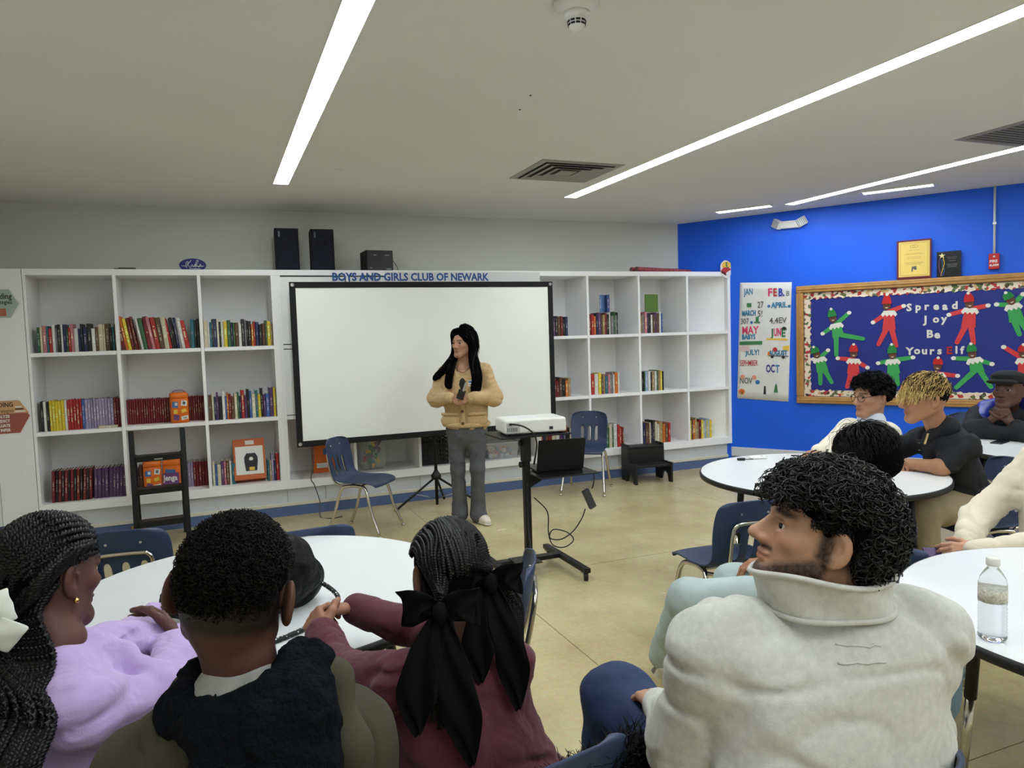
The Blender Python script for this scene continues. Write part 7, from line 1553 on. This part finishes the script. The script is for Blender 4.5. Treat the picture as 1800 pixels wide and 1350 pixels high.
# ---- flat cap wearer
def cap_person():
    base = (5.5, 3.66, 0); b = A3(base); R = frame(-122, 6, 0); hc = A3((5.17, 3.44, 1.085)); s = 1.12; sk = (86, 60, 48)
    root = person(base, 'person in a black flat cap and dark jacket resting chin on clasped hands')
    hw = lambda x, y, z: hc + R @ A3((x*s, y*s, z*s)); f = hd(-128); r = A3((f[1], -f[0], 0)); neckb = A3((5.26, 3.5, .93)); pel = A3((5.48, 3.66, .54)); chest = A3((5.34, 3.55, .82))
    hands_c = hw(0, .085, -.135)
    wl, wr = hands_c - r*.05 - up(.06) + f*.0, hands_c + r*.05 - up(.06)
    shL = neckb - r*.18 - up(.06); shR = neckb + r*.18 - up(.06); elL = A3((5.02, 3.5, .79)) ; elR = hands_c + r*.17 - up(.2) + f*.03; elL = hands_c - r*.19 - up(.2) + f*.02
    elL[2] = elR[2] = .8
    make_body(root, base, skin_mat('skin_cap', sk), hc, R, s, [cap(hw(0, -.02, -.06), neckb, .056, .06, .02)], [hand_prims(wl, up(.8) + r*.35, -r*.6 + f*.6, -1, 1.05, (1.1, 1.1, 1.1, 1.1)) + [cap(wl, wl + (elL - wl)*.45, .026, .034, .01)], hand_prims(wr, up(.8) - r*.35, r*.6 + f*.6, 1, 1.05, (1.1, 1.1, 1.1, 1.1)) + [cap(wr, wr + (elR - wr)*.45, .026, .034, .01)]], seat_trunk(pel, neckb, [pel + f*.42 - r*.1, pel + f*.42 + r*.1], [pel + f*.42 - r*.1 - up(.45), pel + f*.42 + r*.1 - up(.45)]), .0045, face_cols(hc, R, s, sk), skinrgb=sk)
    P = [cap(pel, chest, .175, .18, .06, fl=(f, 1.3)), cap(chest, neckb - up(.06), .16, .09, .06, fl=(f, 1.2)), cap(neckb - up(.07), shL, .085, .085, .05), cap(neckb - up(.07), shR, .085, .085, .05), cap(shL, elL, .085, .07, .04), cap(elL, wl + (elL - wl)*.35, .07, .045, .03), cap(shR, elR, .085, .07, .04), cap(elR, wr + (elR - wr)*.35, .07, .045, .03), cap(elL, elR, .05, .05, .03)]
    vol_obj('jacket', P, .01, mat('black_jacket_cloth', (24, 26, 31), .85), root, base, noise=[(.006, (13, 13, 13), 95)])
    Mb = mat('royal_blue_nylon', (30, 46, 150), .35)
    q = neckb
    vol_obj('neck_pillow', chain([q + r*.13 + f*.1 - up(.05), q + r*.15 - f*.02 - up(.0), q + r*.02 - f*.12 + up(.05), q - r*.13 - f*.06 + up(.06), q - r*.2 + f*.03 - up(.02), q - r*.17 + f*.1 - up(.12)], [.045, .06, .07, .075, .07, .045], .03), .01, Mb, root, base, noise=[(.004, (20, 20, 20), 3)])
    C_ = [ell(hw(0, -.012, .075), A3((.092, .115, .05))*s, R, .02), ell(hw(0, .03, .085), A3((.088, .085, .035))*s, R, .03), cap(hw(-.05, .1, .05), hw(.05, .1, .05), .035*s, .035*s, .03, fl=(R[:, 2], 2.6))]
    hh_ = vol_obj('flat_cap', C_, .006, mat('black_wool_cap', (22, 23, 25), .9, bump=(300, .4, .002)), root, base)
    vol_obj('hair', [ell(hw(0, -.03, .02), A3((.0785, .084, .07))*s, R, .02), ell(hw(0, .1, -.03), A3((.12, .095, .09))*s, R, .01, True)], .006, M_hairbase, root, base)
    vol_obj('trousers', trousers(pel, [pel - r*.09, pel + r*.09], [pel + f*.42 - r*.1, pel + f*.42 + r*.1], [pel + f*.42 - r*.1 - up(.45), pel + f*.42 + r*.1 - up(.45)]), .014, M_denim_b, root, base)
cap_person()

# ---- cream sweatshirt at the right edge
def cream():
    base = (3.12, 1.84, 0); b = A3(base); f = hd(-84); r = A3((f[1], -f[0], 0)); sk = (200, 148, 122)
    root = person(base, 'person in a cream sweatshirt at the right edge, holding a phone in the lap')
    neckb = A3((3.1, 1.83, 1.05)); pel = A3((3.1, 1.84, .53)); R = frame(-84, -18, 0); hc = neckb + up(.16) + f*.05
    w1, w2 = A3((2.76, 2.0, .70)), A3((2.665, 1.89, .70)); e1, e2 = A3((2.93, 2.07, .76)), A3((2.92, 1.72, .73)); s1_, s2_ = neckb + r*.18 - up(.07), neckb - r*.18 - up(.07)
    kL, kR = A3((2.56, 1.92, .545)), A3((2.6, 2.1, .56)); aL, aR = A3((2.55, 1.95, .1)), A3((2.56, 2.15, .1))
    make_body(root, base, skin_mat('skin_cream', sk), hc, R, 1.0, [cap(hc + R @ A3((0, -.02, -.06)), neckb, .052, .056, .02)], [hand_prims(w1, (-.95, .1, -.1), (.1, .4, 1), -1, .95, (.5, .6, .7, .7)), hand_prims(w2, (-.6, .65, -.05), (-.4, -.6, .6), 1, .95, (.4, .5, .6, .6))], seat_trunk(pel, neckb, [kL, kR], [aL, aR]), .0045, face_cols(hc, R, 1.0, sk), skinrgb=sk)
    Mc = mat('cream_fleece', (224, 214, 192), .92, bump=(380, .35, .0015), vary=.05, sheen=.2)
    P = [cap(pel, neckb - up(.17), .19, .185, .06, fl=(f, 1.35)), cap(neckb - up(.17), neckb - up(.07), .17, .09, .06, fl=(f, 1.3)), cap(neckb - up(.07), s1_, .07, .075, .04), cap(neckb - up(.07), s2_, .07, .075, .04), cap(s1_, e1, .075, .066, .04), cap(e1, w1, .064, .048, .03), cap(s2_, e2, .075, .066, .04), cap(e2, w2, .064, .048, .03)]
    o = vol_obj('sweatshirt', P, .009, Mc, root, base, noise=[(.006, (12, 12, 12), 97), (.003, (28, 28, 28), 98), (.007, (8, 8, 13), 99, 3), (.006, (18, 18, 22), 100, 3)])
    for w, e in ((w1, e1), (w2, e2)):
        d = (w - e)/np.linalg.norm(w - e); link('cuff', np_mesh('cuff', *(lambda vf: (vf[0] - b, vf[1]))(vol([cap(w - d*.05, w - d*.005, .048, .044, .01)], .006)), Mc), o)
    vol_obj('jeans', trousers(pel, [pel + f*.06 - r*.09, pel + f*.06 + r*.09], [kL, kR], [aL, aR], .095, .085, .07), .01, mat('pale_blue_denim', (150, 180, 206), .8, bump=(420, .3, .001), vary=.08), root, base, noise=[(.005, (15, 15, 15), 99)])
    vol_obj('hair', [ell(hc + R @ A3((0, -.02, .035)), A3((.085, .1, .09)), R, .02), cap(hc + R @ A3((0, -.08, 0)), hc + R @ A3((0, -.1, -.2)), .07, .05, .03), ell(hc + R @ A3((0, .1, -.03)), A3((.07, .075, .09)), R, .012, True)], .007, M_hairbrn, root, base)
    ph = empty('phone', (2.585, 2.0, .655), 0, 'purple cased phone in the hands of the cream sweatshirt wearer', 'phone')
    Mx = Matrix.Rotation(-.5, 4, 'Z') @ Matrix.Rotation(-.75, 4, 'X')
    MB().box((-.036, -.005, -.045), (.036, .005, .045), M=Mx).build('case', mat('purple_case', (78, 56, 104), .4), ph, bevel=.004); MB().lathe([(0, 0), (.007, 0), (.007, .002), (0, .002)], 12, M=Mx @ RX).build('camera_lens', M_black, ph, tuple(Mx @ Vector((-.018, -.006, -.03))))
cream()

# ---------------------------------------------------------------- bag and cord on the left table
bg = empty('drawstring_bag', (.075, 2.36, TZ), 0.3, 'black nylon bag lying on the left table', 'bag')
Mn = mat('black_nylon', (9, 9, 10), .5, bump=(14, .8, .03), spec=.15)
v, f_ = vol([ell((.0, 0, .1), (.22, .15, .15), None, .04), ell((.06, -.02, .12), (.13, .11, .11), None, .04), ell((-.12, .03, .09), (.14, .12, .1), None, .04), cap((.14, -.02, .08), (.2, -.02, .06), .07, .03, .04), ell((0, 0, -.1), (.4, .4, .1), None, .01, True)], .007, [(.014, (9, 9, 12), 3), (.006, (24, 24, 20), 4), (.02, (7, 7, 9), 5, 3)])
link('bag_body', np_mesh('bag_body', v, f_, Mn), bg)
MB().tube(smoothpath([(-.15, -.02, .2), (-.05, -.03, .235), (.08, -.05, .215), (.17, -.05, .13)], 6), .006, 6).build('seam', M_black, bg)
def cord_mat():
    m = mat('braided_cord', (24, 24, 26), .7); nt = m.node_tree; L = nt.links.new; tc = nt.nodes.new('ShaderNodeTexCoord'); vo = nt.nodes.new('ShaderNodeTexVoronoi'); vo.inputs['Scale'].default_value = 110; L(tc.outputs['Object'], vo.inputs['Vector'])
    g = nt.nodes.new('ShaderNodeMath'); g.operation = 'LESS_THAN'; g.inputs[1].default_value = .28; L(vo.outputs['Distance'], g.inputs[0]); mx = nt.nodes.new('ShaderNodeMix'); mx.data_type = 'RGBA'; L(g.outputs[0], mx.inputs[0]); mx.inputs[6].default_value = (.012, .012, .013, 1); mx.inputs[7].default_value = (.7, .7, .68, 1); L(mx.outputs[2], nt.nodes['Principled BSDF'].inputs['Base Color']); return m
MB().tube(smoothpath([(.14, -.06, .085), (.2, -.04, .06), (.24, -.07, .02), (.22, -.12, .008), (.15, -.2, .008), (.02, -.26, .008), (-.1, -.27, .008), (-.2, -.2, .008)], 8), .0075, 8).build('drawstring_cord', cord_mat(), bg)
